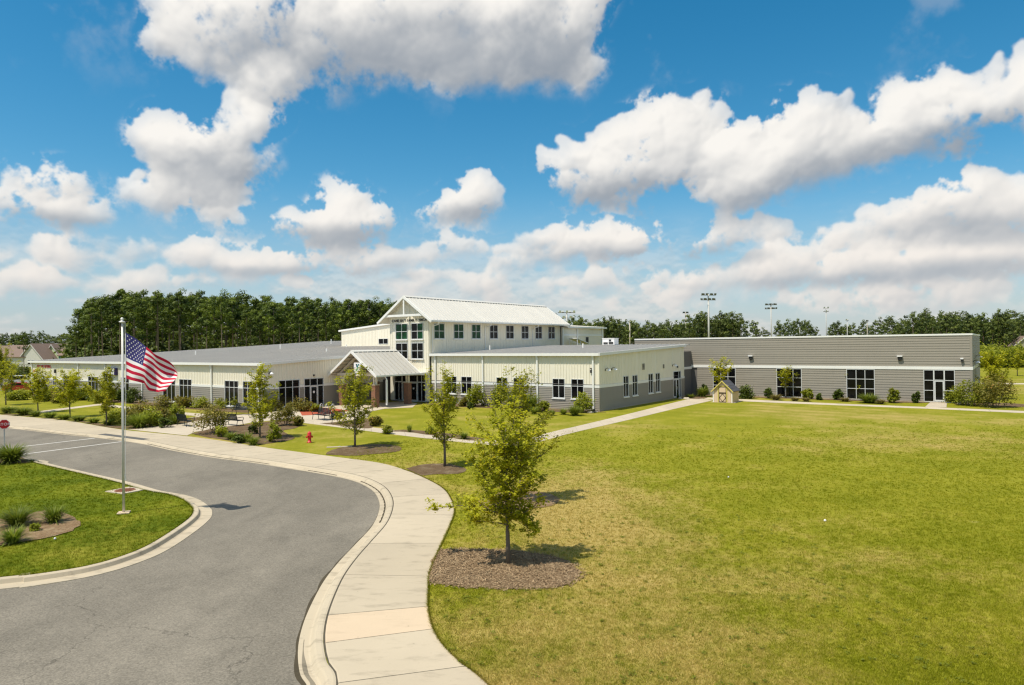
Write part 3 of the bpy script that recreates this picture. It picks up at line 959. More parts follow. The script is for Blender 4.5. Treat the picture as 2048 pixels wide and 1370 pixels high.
path('lawn_path', [(1046, 880.5), (1107, 863), (1152, 853), (1264.6, 826), (1354.5, 803.6), (1392, 795)],
     [(1046, 893), (1107, 876), (1152, 864), (1264.6, 838), (1354.5, 816.5), (1425, 801)])
path('front_path', [(600, 837), (700, 849), (800, 862), (900, 874), (990, 881.5), (1046, 880.5)],
     [(600, 845), (700, 857.5), (800, 870.5), (900, 882), (990, 890.5), (1046, 893)])
path('annex_path', [(1400, 794.3), (1477, 798.2), (1600, 804), (1700, 808.4), (1857, 814.3), (2048, 822.2), (2200, 828)],
     [(1412, 798.5), (1477, 802.2), (1600, 807.6), (1700, 811.6), (1857, 817.6), (2048, 826.2), (2200, 832.5)], 2.5, 0.017)
path('door_path', [(1849, 815), (1860.5, 804.6)], [(1893, 815), (1894, 804.6)], 2.0, 0.02)
path('garden_path', [(66, 824), (130, 816), (196, 808)], [(66, 828.5), (130, 819.5), (205, 810)], 2.0)
path('wing_path', [(200, 806.5), (258, 814), (325, 821.5), (398, 827.2), (450, 832)], [(200, 811), (258, 818), (325, 826), (398, 832.5), (450, 838)], 2.0, 0.017)
path('far_path', [(1930, 765.5), (1990, 766), (2048, 766.3), (2150, 767)], [(1930, 768), (1990, 768.5), (2048, 768.8), (2150, 769.5)], 4.0)

court = tag(link('forecourt', None), kind='structure')
court_px = [(246, 858), (330, 846), (398, 832), (446, 833), (520, 826), (600, 818), (640, 812.5), (668, 808), (700, 803.5), (770, 806), (800, 803), (835, 806.5), (825, 815), (770, 817.5), (742, 823),
            (735, 836), (690, 842), (660, 847), (604, 838.5), (560, 839), (500, 846), (440, 857), (390, 864), (374, 871.5)]
court_pts = [G(*p) for p in court_px]
flat_poly('slab', court_pts, 0.016, M['path'], court)
# sawn joints: shallow dark lines, built as narrow grooves laid on the slab

# ------------------------------------------------------------------ buildings
TH = math.radians(36.04)                    # how far the building is turned
BO = G(1199, 823)                           # its near corner
UX = Vector((math.cos(TH), -math.sin(TH), 0)); VX = Vector((math.sin(TH), math.cos(TH), 0))


def B(u, v, z=0.0):
    return BO + UX * u + VX * v + Vector((0, 0, z))


FRONT, RIGHT = 'front', 'right'             # faces looking along -v and along +u


def on(face, a, off, z):
    """a place on a face: a along it, off out of it (negative = outwards), height z"""
    return (a, off, z)


def face_root(parent, face, plane):
    return (0.0 if face == FRONT else math.pi / 2), plane


def place(face, plane, a, z):
    return ((a, plane, z), 0.0) if face == FRONT else ((plane, a, z), math.pi / 2)


def rects(a0, a1, z0, z1, holes):
    """the rectangle less its holes, as rectangles"""
    cuts = sorted({a0, a1} | {min(max(h[k], a0), a1) for h in holes for k in (0, 1)})
    out = []
    for x0, x1 in zip(cuts[:-1], cuts[1:]):
        if x1 - x0 < 1e-4: continue
        m = (x0 + x1) / 2
        spans = [(z0, z1)]
        for h in holes:
            if h[0] < m < h[1]:
                nxt = []
                for s0, s1 in spans:
                    if h[3] <= s0 or h[2] >= s1: nxt.append((s0, s1)); continue
                    if h[2] > s0 + 1e-3: nxt.append((s0, h[2]))
                    if h[3] < s1 - 1e-3: nxt.append((h[3], s1))
                spans = nxt
        for s0, s1 in spans: out.append([x0, x1, s0, s1])
    # join neighbours of equal height
    out.sort(key=lambda r: (r[2], r[3], r[0])); res = []
    for r in out:
        if res and abs(res[-1][1] - r[0]) < 1e-4 and abs(res[-1][2] - r[2]) < 1e-4 and abs(res[-1][3] - r[3]) < 1e-4: res[-1][1] = r[1]
        else: res.append(r)
    return res


_board = {}


def board_mesh(pitch, mat):
    """one lap board of unit length: stands out at its foot, tucks under the next at its head"""
    key = (round(pitch, 3), mat.name)
    if key not in _board:
        mb = MB()
        d_ = 0.052 if pitch < 0.22 else 0.036
        mb.hexa([(0, -d_, 0), (1, -d_, 0), (1, 0.06, 0), (0, 0.06, 0)], [(0, -0.010, 1), (1, -0.010, 1), (1, 0.06, 1), (0, 0.06, 1)])
        _board[key] = mb.mesh('siding_board', mat)
    return _board[key]


def boards(parent, face, plane, a0, a1, z0, z1, pitch, holes, mat, split=None):
    n = int(round((z1 - z0) / pitch)); h = (z1 - z0) / n
    me = board_mesh(h, mat)
    for i in range(n):
        for x0, x1, s0, s1 in rects(a0, a1, z0 + i * h, z0 + (i + 1) * h, holes):
            if x1 - x0 < 0.02 or s1 - s0 < 0.02: continue
            k = max(1, int(round((x1 - x0) / split))) if split else 1
            for q in range(k):
                c0 = x0 + (x1 - x0) * q / k; c1 = x0 + (x1 - x0) * (q + 1) / k - (0.004 if q < k - 1 else 0)
                loc, rz = place(face, plane, c0, s0)
                link('siding_board', me, parent, loc, rz, (c1 - c0, 1, s1 - s0 - 0.003))


def ribbed(parent, face, plane, a0, a1, z0, ztop, holes, mat, pitch=0.305, name='wall_panel'):
    """metal wall sheet: flat pan with upright ribs, cut round its openings; ztop may slope"""
    zt = ztop if callable(ztop) else (lambda a: ztop)
    mb = MB()
    zlo = min(zt(a0), zt(a1))
    for x0, x1, s0, s1 in rects(a0, a1, z0, 99.0, holes):
        t0 = zt(x0) if s1 > 98 else s1; t1 = zt(x1) if s1 > 98 else s1
        if t0 <= s0 and t1 <= s0: continue
        mb.hexa([(x0, 0, s0), (x1, 0, s0), (x1, 0.06, s0), (x0, 0.06, s0)], [(x0, 0, max(t0, s0)), (x1, 0, max(t1, s0)), (x1, 0.06, max(t1, s0)), (x0, 0.06, max(t0, s0))])
    n = int((a1 - a0) / pitch)
    off = (a1 - a0 - n * pitch) / 2
    for i in range(n + 1):
        a = a0 + off + i * pitch
        if a - 0.04 < a0 or a + 0.04 > a1: continue
        spans = [r for r in rects(a - 0.04, a + 0.04, z0, 99.0, holes)]
        spans = [r for r in spans if r[1] - r[0] > 0.079]
        for x0, x1, s0, s1 in spans:
            t = min(s1, zt(a)) - 0.01
            if t - s0 < 0.05: continue
            mb.hexa([(a - 0.042, -0.002, s0), (a - 0.022, -0.036, s0), (a + 0.022, -0.036, s0), (a + 0.042, -0.002, s0)],
                    [(a - 0.042, -0.002, t), (a - 0.022, -0.036, t), (a + 0.022, -0.036, t), (a + 0.042, -0.002, t)])
    loc, rz = place(face, plane, 0, 0)
    return mb.build(name, mat, parent, loc, rz)


_win = {}


def window(parent, face, plane, a0, a1, z0, z1, cols, rows, pane='glass', name='window', sill=True, off=0.0, panes=None):
    """frame and glazing bars in one mesh; every pane a sub-part; sill a sub-part. cols, rows = inner bars as fractions"""
    w, h = a1 - a0, z1 - z0
    key = (round(w, 2), round(h, 2), tuple(cols), tuple(rows), sill)
    xs = [0.0] + [c * w for c in cols] + [w]; zs = [0.0] + [r * h for r in rows] + [h]
    F = 0.055
    if key not in _win:
        mb = MB()
        for k, x in enumerate(xs):
            x_0, x_1 = (x, x + F) if k == 0 else (x - F, x) if k == len(xs) - 1 else (x - F * 0.5, x + F * 0.5)
            mb.box(x_0, x_1, -0.05 if k in (0, len(xs) - 1) else -0.02, 0.09, 0, h)
        for k, z in enumerate(zs):
            z_0, z_1 = (z, z + F) if k == 0 else (z - F, z) if k == len(zs) - 1 else (z - F * 0.5, z + F * 0.5)
            for i in range(len(xs) - 1):
                lo = xs[i] + (F if i == 0 else F * 0.5); hi = xs[i + 1] - (F if i == len(xs) - 2 else F * 0.5)
                mb.box(lo, hi, -0.047 if k in (0, len(zs) - 1) else -0.017, 0.09, z_0, z_1)
        _win[key] = mb.mesh('window', M['frame'])
    loc, rz = place(face, plane + (off if face == FRONT else -off), a0, z0)
    o = link(name, _win[key], parent, loc, rz)
    c = 0
    for j in range(len(zs) - 1):
        for i in range(len(xs) - 1):
            x_0 = xs[i] + (F if i == 0 else F / 2) - 0.004; x_1 = xs[i + 1] - (F if i == len(xs) - 2 else F / 2) + 0.004
            z_0 = zs[j] + (F if j == 0 else F / 2) - 0.004; z_1 = zs[j + 1] - (F if j == len(zs) - 2 else F / 2) + 0.004
            pm = panes[c] if panes else pane; c += 1
            pk = ('p', round(x_1 - x_0, 3), round(z_1 - z_0, 3), pm)
            if pk not in _win: _win[pk] = MB().box(0, x_1 - x_0, 0, 0.012, 0, z_1 - z_0).mesh('pane', M[pm])
            link('pane', _win[pk], o, (x_0, 0.035, z_0))
    if sill:
        sk = ('s', round(w, 2))
        if sk not in _win: _win[sk] = MB().box(-0.06, w + 0.06, -0.12, 0.05, -0.10, -0.004).mesh('sill', M['white'])
        link('sill', _win[sk], o)
    return o


_door = {}


def door(parent, face, plane, a0, a1, z0, z1, handle_right=True, frame_col='frame'):
    """glazed metal door leaf > pane, handle"""
    w, h = a1 - a0, z1 - z0
    mb = MB()
    mb.box(0, 0.11, -0.03, 0.05, 0, h).box(w - 0.11, w, -0.03, 0.05, 0, h).box(0.11, w - 0.11, -0.03, 0.05, h - 0.12, h).box(0.11, w - 0.11, -0.03, 0.05, 0, 0.22)
    loc, rz = place(face, plane, a0, z0)
    o = mb.build('door', M[frame_col], parent, loc, rz)
    MB().box(0.106, w - 0.106, 0.0, 0.012, 0.216, h - 0.116).build('pane', M['glass'], o)
    hx = w - 0.09 if handle_right else 0.09
    MB().tube([(hx, -0.03, 0.95), (hx, -0.09, 0.95), (hx, -0.09, 1.25), (hx, -0.03, 1.25)], 0.014, 6).build('handle', M['steel'], o)
    return o


def trim(parent, name, mat, *bxs):
    mb = MB()
    for b in bxs: mb.box(*b)
    return mb.build(name, M[mat], parent)


def downspout(parent, face, plane, a, ztop, zbot=0.22, boot=True, mat='white', name='downspout'):
    mb = MB()
    mb.box(a - 0.075, a + 0.075, -0.17, -0.045, zbot, ztop - 0.16)
    mb.box(a - 0.075, a + 0.075, -0.26, -0.045, ztop - 0.16, ztop)
    mb.hexa([(a - 0.075, -0.27, zbot - 0.17), (a + 0.075, -0.27, zbot - 0.17), (a + 0.075, -0.17, zbot - 0.17), (a - 0.075, -0.17, zbot - 0.17)],
            [(a - 0.075, -0.17, zbot), (a + 0.075, -0.17, zbot), (a + 0.075, -0.045, zbot), (a - 0.075, -0.045, zbot)])
    loc, rz = place(face, plane, 0, 0)
    o = mb.build(name, M[mat], parent, loc, rz)
    if boot: MB().box(a - 0.11, a + 0.11, -0.30, -0.06, -0.02, 0.20).build('boot', M['black'], o)
    return o


def wall_lamp(parent, face, plane, a, z, kind='shade'):
    """gooseneck lamp with a pale shade, or a box lamp with a pale lid"""
    loc, rz = place(face, plane, a, z)
    if kind == 'shade':
        o = MB().tube([(0, -0.02, 0), (0, -0.10, 0.14), (0, -0.26, 0.18), (0, -0.38, 0.10)], 0.025, 6).box(-0.07, 0.07, -0.04, 0.0, -0.09, 0.09).build('wall_lamp', M['dark'], parent, loc, rz)
        MB().lathe([(0.05, 0.12), (0.09, 0.09), (0.19, -0.02), (0.20, -0.05), (0.17, -0.05)], 12, c=(0, -0.40, 0)).build('shade', M['signwhite'], o)
    elif kind == 'box':
        o = MB().box(-0.17, 0.17, -0.24, -0.03, -0.22, 0.04).hexa([(-0.13, -0.2, -0.34), (0.13, -0.2, -0.34), (0.13, -0.03, -0.34), (-0.13, -0.03, -0.34)], [(-0.17, -0.24, -0.22), (0.17, -0.24, -0.22), (0.17, -0.03, -0.22), (-0.17, -0.03, -0.22)]).build('wall_lamp', M['dark'], parent, loc, rz)
        MB().box(-0.24, 0.24, -0.34, -0.03, 0.04, 0.14).build('lid', M['signwhite'], o)
    else:
        o = MB().box(-0.06, 0.06, -0.22, -0.03, -0.28, 0.02).build('wall_lamp', M['dark'], parent, loc, rz)
        MB().box(-0.12, 0.12, -0.30, -0.03, 0.02, 0.13).build('lid', M['signwhite'], o)
    return o


def seamed_roof(parent, name, mat, quad, pitch, along, thick=0.07, rib=0.05):
    """sloped sheet (four corners, counter-clockwise from above) with raised seams running along its slope"""
    a, b, c, d = [Vector(p) for p in quad]       # a-b is the eave, d-c the top edge
    t = Vector((0, 0, -thick)); mb = MB().hexa([a + t, b + t, c + t, d + t], [a, b, c, d])
    n = max(int(round((b - a).length / pitch)), 1)
    e = (b - a).normalized() * 0.022; up = Vector((0, 0, rib))
    for i in range(1, n):
        p = a.lerp(b, i / n); q = d.lerp(c, i / n)
        mb.hexa([p - e, p + e, q + e, q - e], [p - e + up, p + e + up, q + e + up, q - e + up])
    return mb.build(name, M[mat], parent)


# ---- the main building: two wings, the tall hall and the gym behind
main = thing('recreation_center', 'cream and grey metal-sided community center with two low wings and a tall gabled hall', 'building', BO, -TH)
E_R, E_L = 5.24, 4.61                        # eave heights of the right and the left wing
WZ0, WZ1 = 1.06, 2.88
BAND0, BAND1 = 2.10, 2.37

# right wing
rw = [(-18.18, -16.76), (-16.15, -14.73), (-11.57, -10.2), (-9.47, -8.12), (-4.95, -3.6), (-2.92, -1.57)]
rw_holes = [(a, b, WZ0, WZ1) for a, b in rw]
rr = [(4.68, 5.80), (6.59, 7.75), (10.22, 11.36), (11.97, 13.1)]
rr_holes = [(a, b, 0.98, 2.97) for a, b in rr] + [(16.58, 18.73, 0.0, 2.97)]
RW_S = 0.033
rake_r = lambda v: E_R - 0.12 + RW_S * v
MB().extrude_y([(-20.3, 0.0), (-0.06, 0.0), (-0.06, 5.1), (-20.3, 5.1)], 0.062, 19.64).build('wall', M['core'], main)
for a0, a1 in ((-20.33, -13.22), (-13.22, -6.6), (-6.6, -0.0)):
    ribbed(main, FRONT, 0, a0, a1, BAND1, E_R - 0.20, rw_holes, M['cream'])
ribbed(main, RIGHT, 0, 0.0, 19.7, BAND1, rake_r, rr_holes, M['cream'])
boards(main, FRONT, 0, -20.33, -0.002, 0.10, BAND0, 0.167, rw_holes, M['grey'])
boards(main, RIGHT, 0, 0.0, 19.7, 0.10, BAND0, 0.167, rr_holes, M['grey'])
for x0, x1, s0, s1 in rects(-20.33, 0.05, BAND0 + 0.004, BAND1 - 0.004, rw_holes): MB().box(x0, x1, -0.055, 0.05, s0, s1).build('white_band', M['white'], main)
for x0, x1, s0, s1 in rects(0.0, 19.7, BAND0 + 0.004, BAND1 - 0.004, rr_holes): MB().box(x0, x1, -0.052, 0.05, s0, s1).build('white_band', M['white'], main, rot=math.pi / 2)
trim(main, 'drip_edge', 'core', (-20.33, 0.05, -0.07, 0.0, BAND1 - 0.002, BAND1 + 0.035))
trim(main, 'footing', 'concrete', (-20.33, 0.035, -0.035, 0.3, -0.15, 0.098), (-0.3, 0.03, 0.31, 19.72, -0.15, 0.098))
trim(main, 'corner_trim', 'cream', (-0.09, 0.042, -0.042, 0.09, BAND1 + 0.04, E_R - 0.25))
trim(main, 'corner_trim', 'grey', (-0.07, 0.038, -0.038, 0.07, 0.10, BAND0))
for a, b in rw: window(main, FRONT, 0, a, b, WZ0, WZ1, (0.5,), (0.635,))
for a, b in rr: window(main, RIGHT, 0, a, b, 0.98, 2.97, (0.5,), (0.635,))
window(main, RIGHT, 0, 16.58, 18.73, 2.14, 2.97, (0.74,), (), name='transom', sill=False)
window(main, RIGHT, 0, 18.2, 18.73, 0.02, 2.14, (), (), name='sidelight', sill=False)
door(main, RIGHT, 0, 16.62, 17.4, 0.02, 2.12); door(main, RIGHT, 0, 17.42, 18.18, 0.02, 2.12, False)
for a in (-19.64, -13.22, -6.6, -0.54): downspout(main, FRONT, 0, a, E_R - 0.24)
seamed_roof(main, 'roof', 'roof', [(-20.32, -0.22, E_R - 0.02), (0.16, -0.22, E_R - 0.02), (0.16, 21.2, E_R + RW_S * 21.4), (-20.32, 21.2, E_R + RW_S * 21.4)], 0.61, 'v')
MB().extrude_y([(-20.3, E_R - 0.25), (0.2, E_R - 0.25), (0.2, E_R + 0.005), (-20.3, E_R + 0.005)], -0.36, -0.225).build('gutter', M['white'], main)
MB().hexa([(0.165, -0.36, E_R - 0.24), (0.27, -0.36, E_R - 0.24), (0.27, 19.75, E_R - 0.24 + RW_S * 20.1), (0.165, 19.75, E_R - 0.24 + RW_S * 20.1)],
          [(0.165, -0.36, E_R + 0.02), (0.27, -0.36, E_R + 0.02), (0.27, 19.75, E_R + 0.02 + RW_S * 20.1), (0.165, 19.75, E_R + 0.02 + RW_S * 20.1)]).build('rake_trim', M['white'], main)
# the link back to the annex, in the recess
trim(main, 'wall', 'core', (-8.0, -0.7, 19.66, 23.72, 0, 5.1))
trim(main, 'white_band', 'white', (-0.69, -0.60, 19.75, 23.6, 3.02, 3.3))
for a, z, k in ((1.12, 3.68, 'shade'), (2.38, 3.70, 'shade'), (16.4, 3.62, 'shade')): wall_lamp(main, RIGHT, 0, a, z, k)
for a, z, w, h in ((9.08, 3.45, 0.55, 0.62), (14.0, 3.42, 0.36, 0.42)):
    o = MB().box(a - w / 2 - 0.05, a + w / 2 + 0.05, -0.045, 0.0, z - 0.05, z + h + 0.05).build('louver', M['cream'], main, rot=math.pi / 2)
    for k in range(5): MB().hexa([(a - w / 2, -0.062, z + k * h / 5), (a + w / 2, -0.062, z + k * h / 5), (a + w / 2, -0.046, z + k * h / 5), (a - w / 2, -0.046, z + k * h / 5)],
                                 [(a - w / 2, -0.05, z + (k + 0.75) * h / 5), (a + w / 2, -0.05, z + (k + 0.75) * h / 5), (a + w / 2, -0.046, z + (k + 0.75) * h / 5), (a - w / 2, -0.046, z + (k + 0.75) * h / 5)]).build('slat', M['dark'], o)
MB().box(-0.86, -0.70, -0.12, -0.03, 3.45, 3.72).box(-0.84, -0.72, -0.16, -0.04, 3.80, 3.9).build('alarm_box', M['dark'], main)
MB().box(17.6, 17.75, -0.14, -0.03, 3.35, 3.55).build('alarm_box', M['dark'], main, rot=math.pi / 2)
for u, v, h in ((-18.6, 8.0, 0.55), (-8.6, 12.0, 0.5)):
    MB().lathe([(0.07, 0), (0.07, h), (0.05, h + 0.01)], 10, c=(u, v, E_R + RW_S * v)).build('vent_pipe', M['white'], main)

# left wing
LW0, LWV, LWU = -83.0, -15.5, -27.5
LW_S = 0.052
lw = [(-78.9, -77.9, 1.06, 2.62, (0.5,), (0.6,)), (-75.5, -74.4, 1.06, 2.64, (0.5,), (0.6,)), (-72.2, -69.0, 0.32, 2.72, (0.33, 0.67), (0.75,)), (-64.8, -62.0, 0.32, 2.74, (0.33, 0.67), (0.75,)),
      (-56.1, -54.0, 0.10, 2.78, (0.5,), (0.75,)), (-46.3, -43.6, 0.32, 2.8, (0.33, 0.67), (0.73,)), (-42.8, -40.3, 0.32, 2.82, (0.33, 0.67), (0.73,)),
      (-34.1, -31.7, 0.32, 2.84, (0.33, 0.67), (0.73,)), (-30.95, -28.6, 0.32, 2.84, (0.33, 0.67), (0.73,))]
lw_holes = [(a, b, z0, z1) for a, b, z0, z1, _, _ in lw]
li_holes = [(-13.93, -11.5, 0.32, 2.88), (-10.95, -8.55, 0.0, 2.92)]
LB0, LB1 = 2.08, 2.33
lds = [-82.4, -67.5, -59.9, -50.8, -36.37, -28.1]
MB().box(LW0 + 0.06, LWU - 0.06, LWV + 0.062, 30.0, 0.0, E_L - 0.15).build('wall', M['core'], main)
cuts = [LW0, -67.5, -59.9, -50.8, -43.2, -36.37, LWU]
for a0, a1 in zip(cuts[:-1], cuts[1:]): ribbed(main, FRONT, LWV, a0, a1, LB1, E_L - 0.20, lw_holes, M['cream'])
rake_l = lambda v: E_L - 0.10 + LW_S * (v - LWV)
ribbed(main, RIGHT, LWU, LWV, 0.0, LB1, rake_l, li_holes, M['cream'])
boards(main, FRONT, LWV, LW0, LWU - 0.002, 0.10, LB0, 0.198, lw_holes, M['grey'])
boards(main, RIGHT, LWU, LWV, -0.3, 0.10, LB0, 0.198, li_holes, M['grey'])
for x0, x1, s0, s1 in rects(LW0, LWU + 0.05, LB0 + 0.004, LB1 - 0.004, lw_holes): MB().box(x0, x1, LWV - 0.055, LWV + 0.05, s0, s1).build('white_band', M['white'], main)
for x0, x1, s0, s1 in rects(LWV, -0.3, LB0 + 0.004, LB1 - 0.004, li_holes): MB().box(x0, x1, -0.052, 0.05, s0, s1).build('white_band', M['white'], main, (LWU, 0, 0), math.pi / 2)
trim(main, 'footing', 'concrete', (LW0, LWU + 0.035, LWV - 0.035, LWV + 0.3, -0.15, 0.098), (LWU - 0.3, LWU + 0.03, LWV + 0.31, -0.3, -0.15, 0.098))
trim(main, 'corner_trim', 'cream', (LWU - 0.09, LWU + 0.042, LWV - 0.042, LWV + 0.09, LB1 + 0.04, E_L - 0.25))
for a, b, z0, z1, c, r in lw: window(main, FRONT, LWV, a, b, z0, z1, c, r)
window(main, RIGHT, LWU, -13.93, -11.5, 0.32, 2.88, (0.33, 0.67), (0.715,))
window(main, RIGHT, LWU, -10.95, -8.55, 2.16, 2.92, (0.31, 0.68), (), name='transom', sill=False)
window(main, RIGHT, LWU, -10.95, -10.2, 0.02, 2.16, (), (), name='sidelight', sill=False)
window(main, RIGHT, LWU, -9.3, -8.55, 0.02, 2.16, (), (), name='sidelight', sill=False)
d = door(main, RIGHT, LWU, -10.19, -9.31, 0.02, 2.14)
MB().prism([(0.13 * math.cos(t * math.pi / 4), 0.13 * math.sin(t * math.pi / 4)) for t in range(8)], 0, 0.004).build('notice', M['signwhite'], d, (0.44, -0.004, 1.5), (math.pi / 2, 0, 0))
for a in lds: downspout(main, FRONT, LWV, a, E_L - 0.24)
rz = E_L + LW_S * (36 - LWV)
seamed_roof(main, 'roof', 'roof', [(LW0 - 0.16, LWV - 0.22, E_L - 0.02), (LWU + 0.16, LWV - 0.22, E_L - 0.02), (LWU + 0.16, 36, rz), (LW0 - 0.16, 36, rz)], 0.61, 'v')
seamed_roof(main, 'roof', 'roof', [(LWU + 0.2, 0.0, E_L + LW_S * 15.5 - 0.02), (-20.4, 0.0, E_L + LW_S * 15.5 - 0.02), (-20.4, 14, E_L + LW_S * 29.5), (LWU + 0.2, 14, E_L + LW_S * 29.5)], 0.61, 'v')
MB().box(LW0 - 0.2, LWU + 0.2, LWV - 0.36, LWV - 0.225, E_L - 0.25, E_L + 0.005).build('gutter', M['white'], main)


def rake_bar(u0, u1, v0, v1, z0, z1, h=0.26):
    return MB().hexa([(u0, v0, z0 - h), (u1, v0, z0 - h), (u1, v1, z1 - h), (u0, v1, z1 - h)], [(u0, v0, z0), (u1, v0, z0), (u1, v1, z1), (u0, v1, z1)])


rake_bar(LWU + 0.165, LWU + 0.27, LWV - 0.36, -0.3, E_L + 0.02, E_L + 0.02 + LW_S * 15.4).build('rake_trim', M['white'], main)
rake_bar(LW0 - 0.27, LW0 - 0.165, LWV - 0.36, 36, E_L + 0.02, rz + 0.02).build('rake_trim', M['white'], main)
wall_lamp(main, RIGHT, LWU, -14.95, 3.6, 'shade')
MB().box(-9.84, -9.72, -0.12, -0.03, 3.12, 3.3).build('alarm_box', M['dark'], main, (LWU, 0, 0), math.pi / 2)
MB().box(-74.75, -74.4, -0.2, -0.03, 3.0, 3.5).build('alarm_box', M['dark'], main, (0, LWV, 0))
for u, v, h in ((-58, 8.0, 0.7), (-66, 24, 0.8), (-60, -4, 0.55), (-48, 12, 0.4), (-46, 26, 0.6), (-40, 2, 0.35)):
    MB().lathe([(0.08, 0), (0.08, h), (0.06, h + 0.01)], 10, c=(u, v, E_L + LW_S * (v - LWV))).build('vent_pipe', M['white'], main)

# the tall hall: gabled front, standing-seam roof
UC, HW, PK, EV = -23.35, 4.0, 11.5, 8.78      # ridge line, half width at the eaves, peak and eave heights
TL, TR, TV0, TV1, TO = -26.25, -20.35, -0.3, 26.0, -1.02
slope = (PK - EV) / HW
roof_z = lambda u: PK - abs(u - UC) * slope
tw = [(-25.3, -23.46, 6.80, 8.56), (-22.9, -21.12, 6.80, 8.56), (-25.3, -23.46, 4.68, 6.42), (-22.9, -21.12, 4.68, 6.42)]
MB().extrude_y([(TL + 0.06, 0), (TR - 0.06, 0), (TR - 0.06, 8.7), (UC, 10.9), (TL + 0.06, 8.7)], TV0 + 0.065, TV1).build('wall', M['core'], main)
ent = [(-25.6, -20.9, 0.0, 2.95)]
ribbed(main, FRONT, TV0, TL, UC, 0.12, lambda a: roof_z(a) - 0.12, tw + ent, M['cream'])
ribbed(main, FRONT, TV0, UC, TR, 0.12, lambda a: roof_z(a) - 0.12, tw + ent, M['cream'])
for (a, b, z0, z1), pn in zip(tw, (('greenglass',) * 4, ('glass', 'greenglass', 'glass', 'greenglass'), None, None)):
    window(main, FRONT, TV0, a, b, z0, z1, (0.5,), (0.5,), panes=list(pn) if pn else None, off=-0.03)
trim(main, 'mid_post', 'cream', (-23.36, -23.0, TV0 - 0.06, TV0 - 0.02, 4.6, 8.75))
ts = [(0.48, 2.19), (3.72, 5.42), (6.87, 8.5), (10.24, 11.84), (13.49, 15.14), (16.79, 18.37), (19.9, 21.51), (23.0, 24.64)]
ts_holes = [(a, b, 6.84, 8.5) for a, b in ts]
for a0, a1 in ((TV0, 9.3), (9.3, 19.2), (19.2, TV1)): ribbed(main, RIGHT, TR, a0, a1, 4.9, EV - 0.12, ts_holes, M['cream'])
for k, (a, b) in enumerate(ts): window(main, RIGHT, TR, a, b, 6.84, 8.5, (0.5,), (0.5,), pane='greenglass' if k < 3 else 'glass')
MB().box(TL - 0.01, TL + 0.05, TV0 + 0.07, TV1, 4.5, EV).build('wall', M['cream'], main)
# roof panels with upstanding seams, one object each
n = 51; pv0, pv1 = TO, 26.9; pw = (pv1 - pv0) / n
L = HW / math.cos(math.atan(slope))
pm = MB().box(0, L, 0, pw - 0.004, -0.05, 0).box(0, L - 0.16, 0, 0.035, 0.001, 0.065).box(L - 0.05, L, 0.036, pw - 0.004, -0.07, -0.051).mesh('roof_panel', M['wroof'])
for i in range(n):
    link('roof_panel', pm, main, (UC, pv0 + i * pw, PK), (0, math.atan(slope), 0))
    link('roof_panel', pm, main, (UC, pv0 + (i + 1) * pw - 0.004, PK), (0, math.atan(slope), math.pi))
mb = MB()
for s in (1, -1): mb.hexa([(UC, pv0, PK + 0.06), (UC, pv1, PK + 0.06), (UC + s * 0.26, pv1, PK + 0.06 - 0.26 * slope), (UC + s * 0.26, pv0, PK + 0.06 - 0.26 * slope)][::s],
                          [(UC, pv0, PK + 0.10), (UC, pv1, PK + 0.10), (UC + s * 0.26, pv1, PK + 0.10 - 0.26 * slope), (UC + s * 0.26, pv0, PK + 0.10 - 0.26 * slope)][::s])
mb.build('ridge_cap', M['wroof'], main)
for s in (1, -1): MB().hexa([(UC + s * 0.10, pv0 + 0.1, PK - 0.12), (UC + s * 0.10, pv1 - 0.1, PK - 0.12), (UC + s * 0.24, pv1 - 0.1, PK - 0.2), (UC + s * 0.24, pv0 + 0.1, PK - 0.2)][::s],
                            [(UC + s * 0.10, pv0 + 0.1, PK + 0.03 - 0.10 * slope), (UC + s * 0.10, pv1 - 0.1, PK + 0.03 - 0.10 * slope), (UC + s * 0.24, pv1 - 0.1, PK + 0.045 - 0.24 * slope), (UC + s * 0.24, pv0 + 0.1, PK + 0.045 - 0.24 * slope)][::s]).build('ridge_vent', M['dark'], main)


def gable_trim(parent, uc, hw, pk, ev, v, d, w=0.30):
    """barge boards on a gable end"""
    for s in (1, -1):
        a = (uc, pk + 0.05); b = (uc + s * (hw + 0.03), ev + 0.05 - 0.02)
        pts = [(a[0], a[1]), (a[0], a[1] - w), (b[0], b[1] - w), (b[0], b[1])]
        MB().extrude_y(pts if s < 0 else pts[::-1], v - d, v).build('barge_board', M['white'], parent)


gable_trim(main, UC, HW, PK, EV, TO, 0.10); gable_trim(main, UC, HW, PK, EV, 26.99, 0.08)
for s in (1, -1):
    u0 = UC + s * HW
    MB().box(min(u0, u0 + s * 0.13), max(u0, u0 + s * 0.13), TO - 0.09, 26.98, EV - 0.16, EV + 0.01).build('gutter', M['white'], main)
    MB().hexa([(UC + s * HW, TO, EV - 0.14), (UC + s * HW, 26.9, EV - 0.14), (UC, 26.9, PK - 0.14), (UC, TO, PK - 0.14)][::s], [(UC + s * HW, TO, EV - 0.08), (UC + s * HW, 26.9, EV - 0.08), (UC, 26.9, PK - 0.08), (UC, TO, PK - 0.08)][::s]).build('soffit', M['soffit'], main)
zb = 9.38; hb = (PK - zb) / slope - 0.1
trim(main, 'tie_beam', 'white', (UC - hb, UC + hb, TO - 0.02, TO + 0.14, zb - 0.10, zb + 0.14))
trim(main, 'king_post', 'white', (UC - 0.10, UC + 0.10, TO - 0.018, TO + 0.13, zb + 0.142, PK - 0.26))
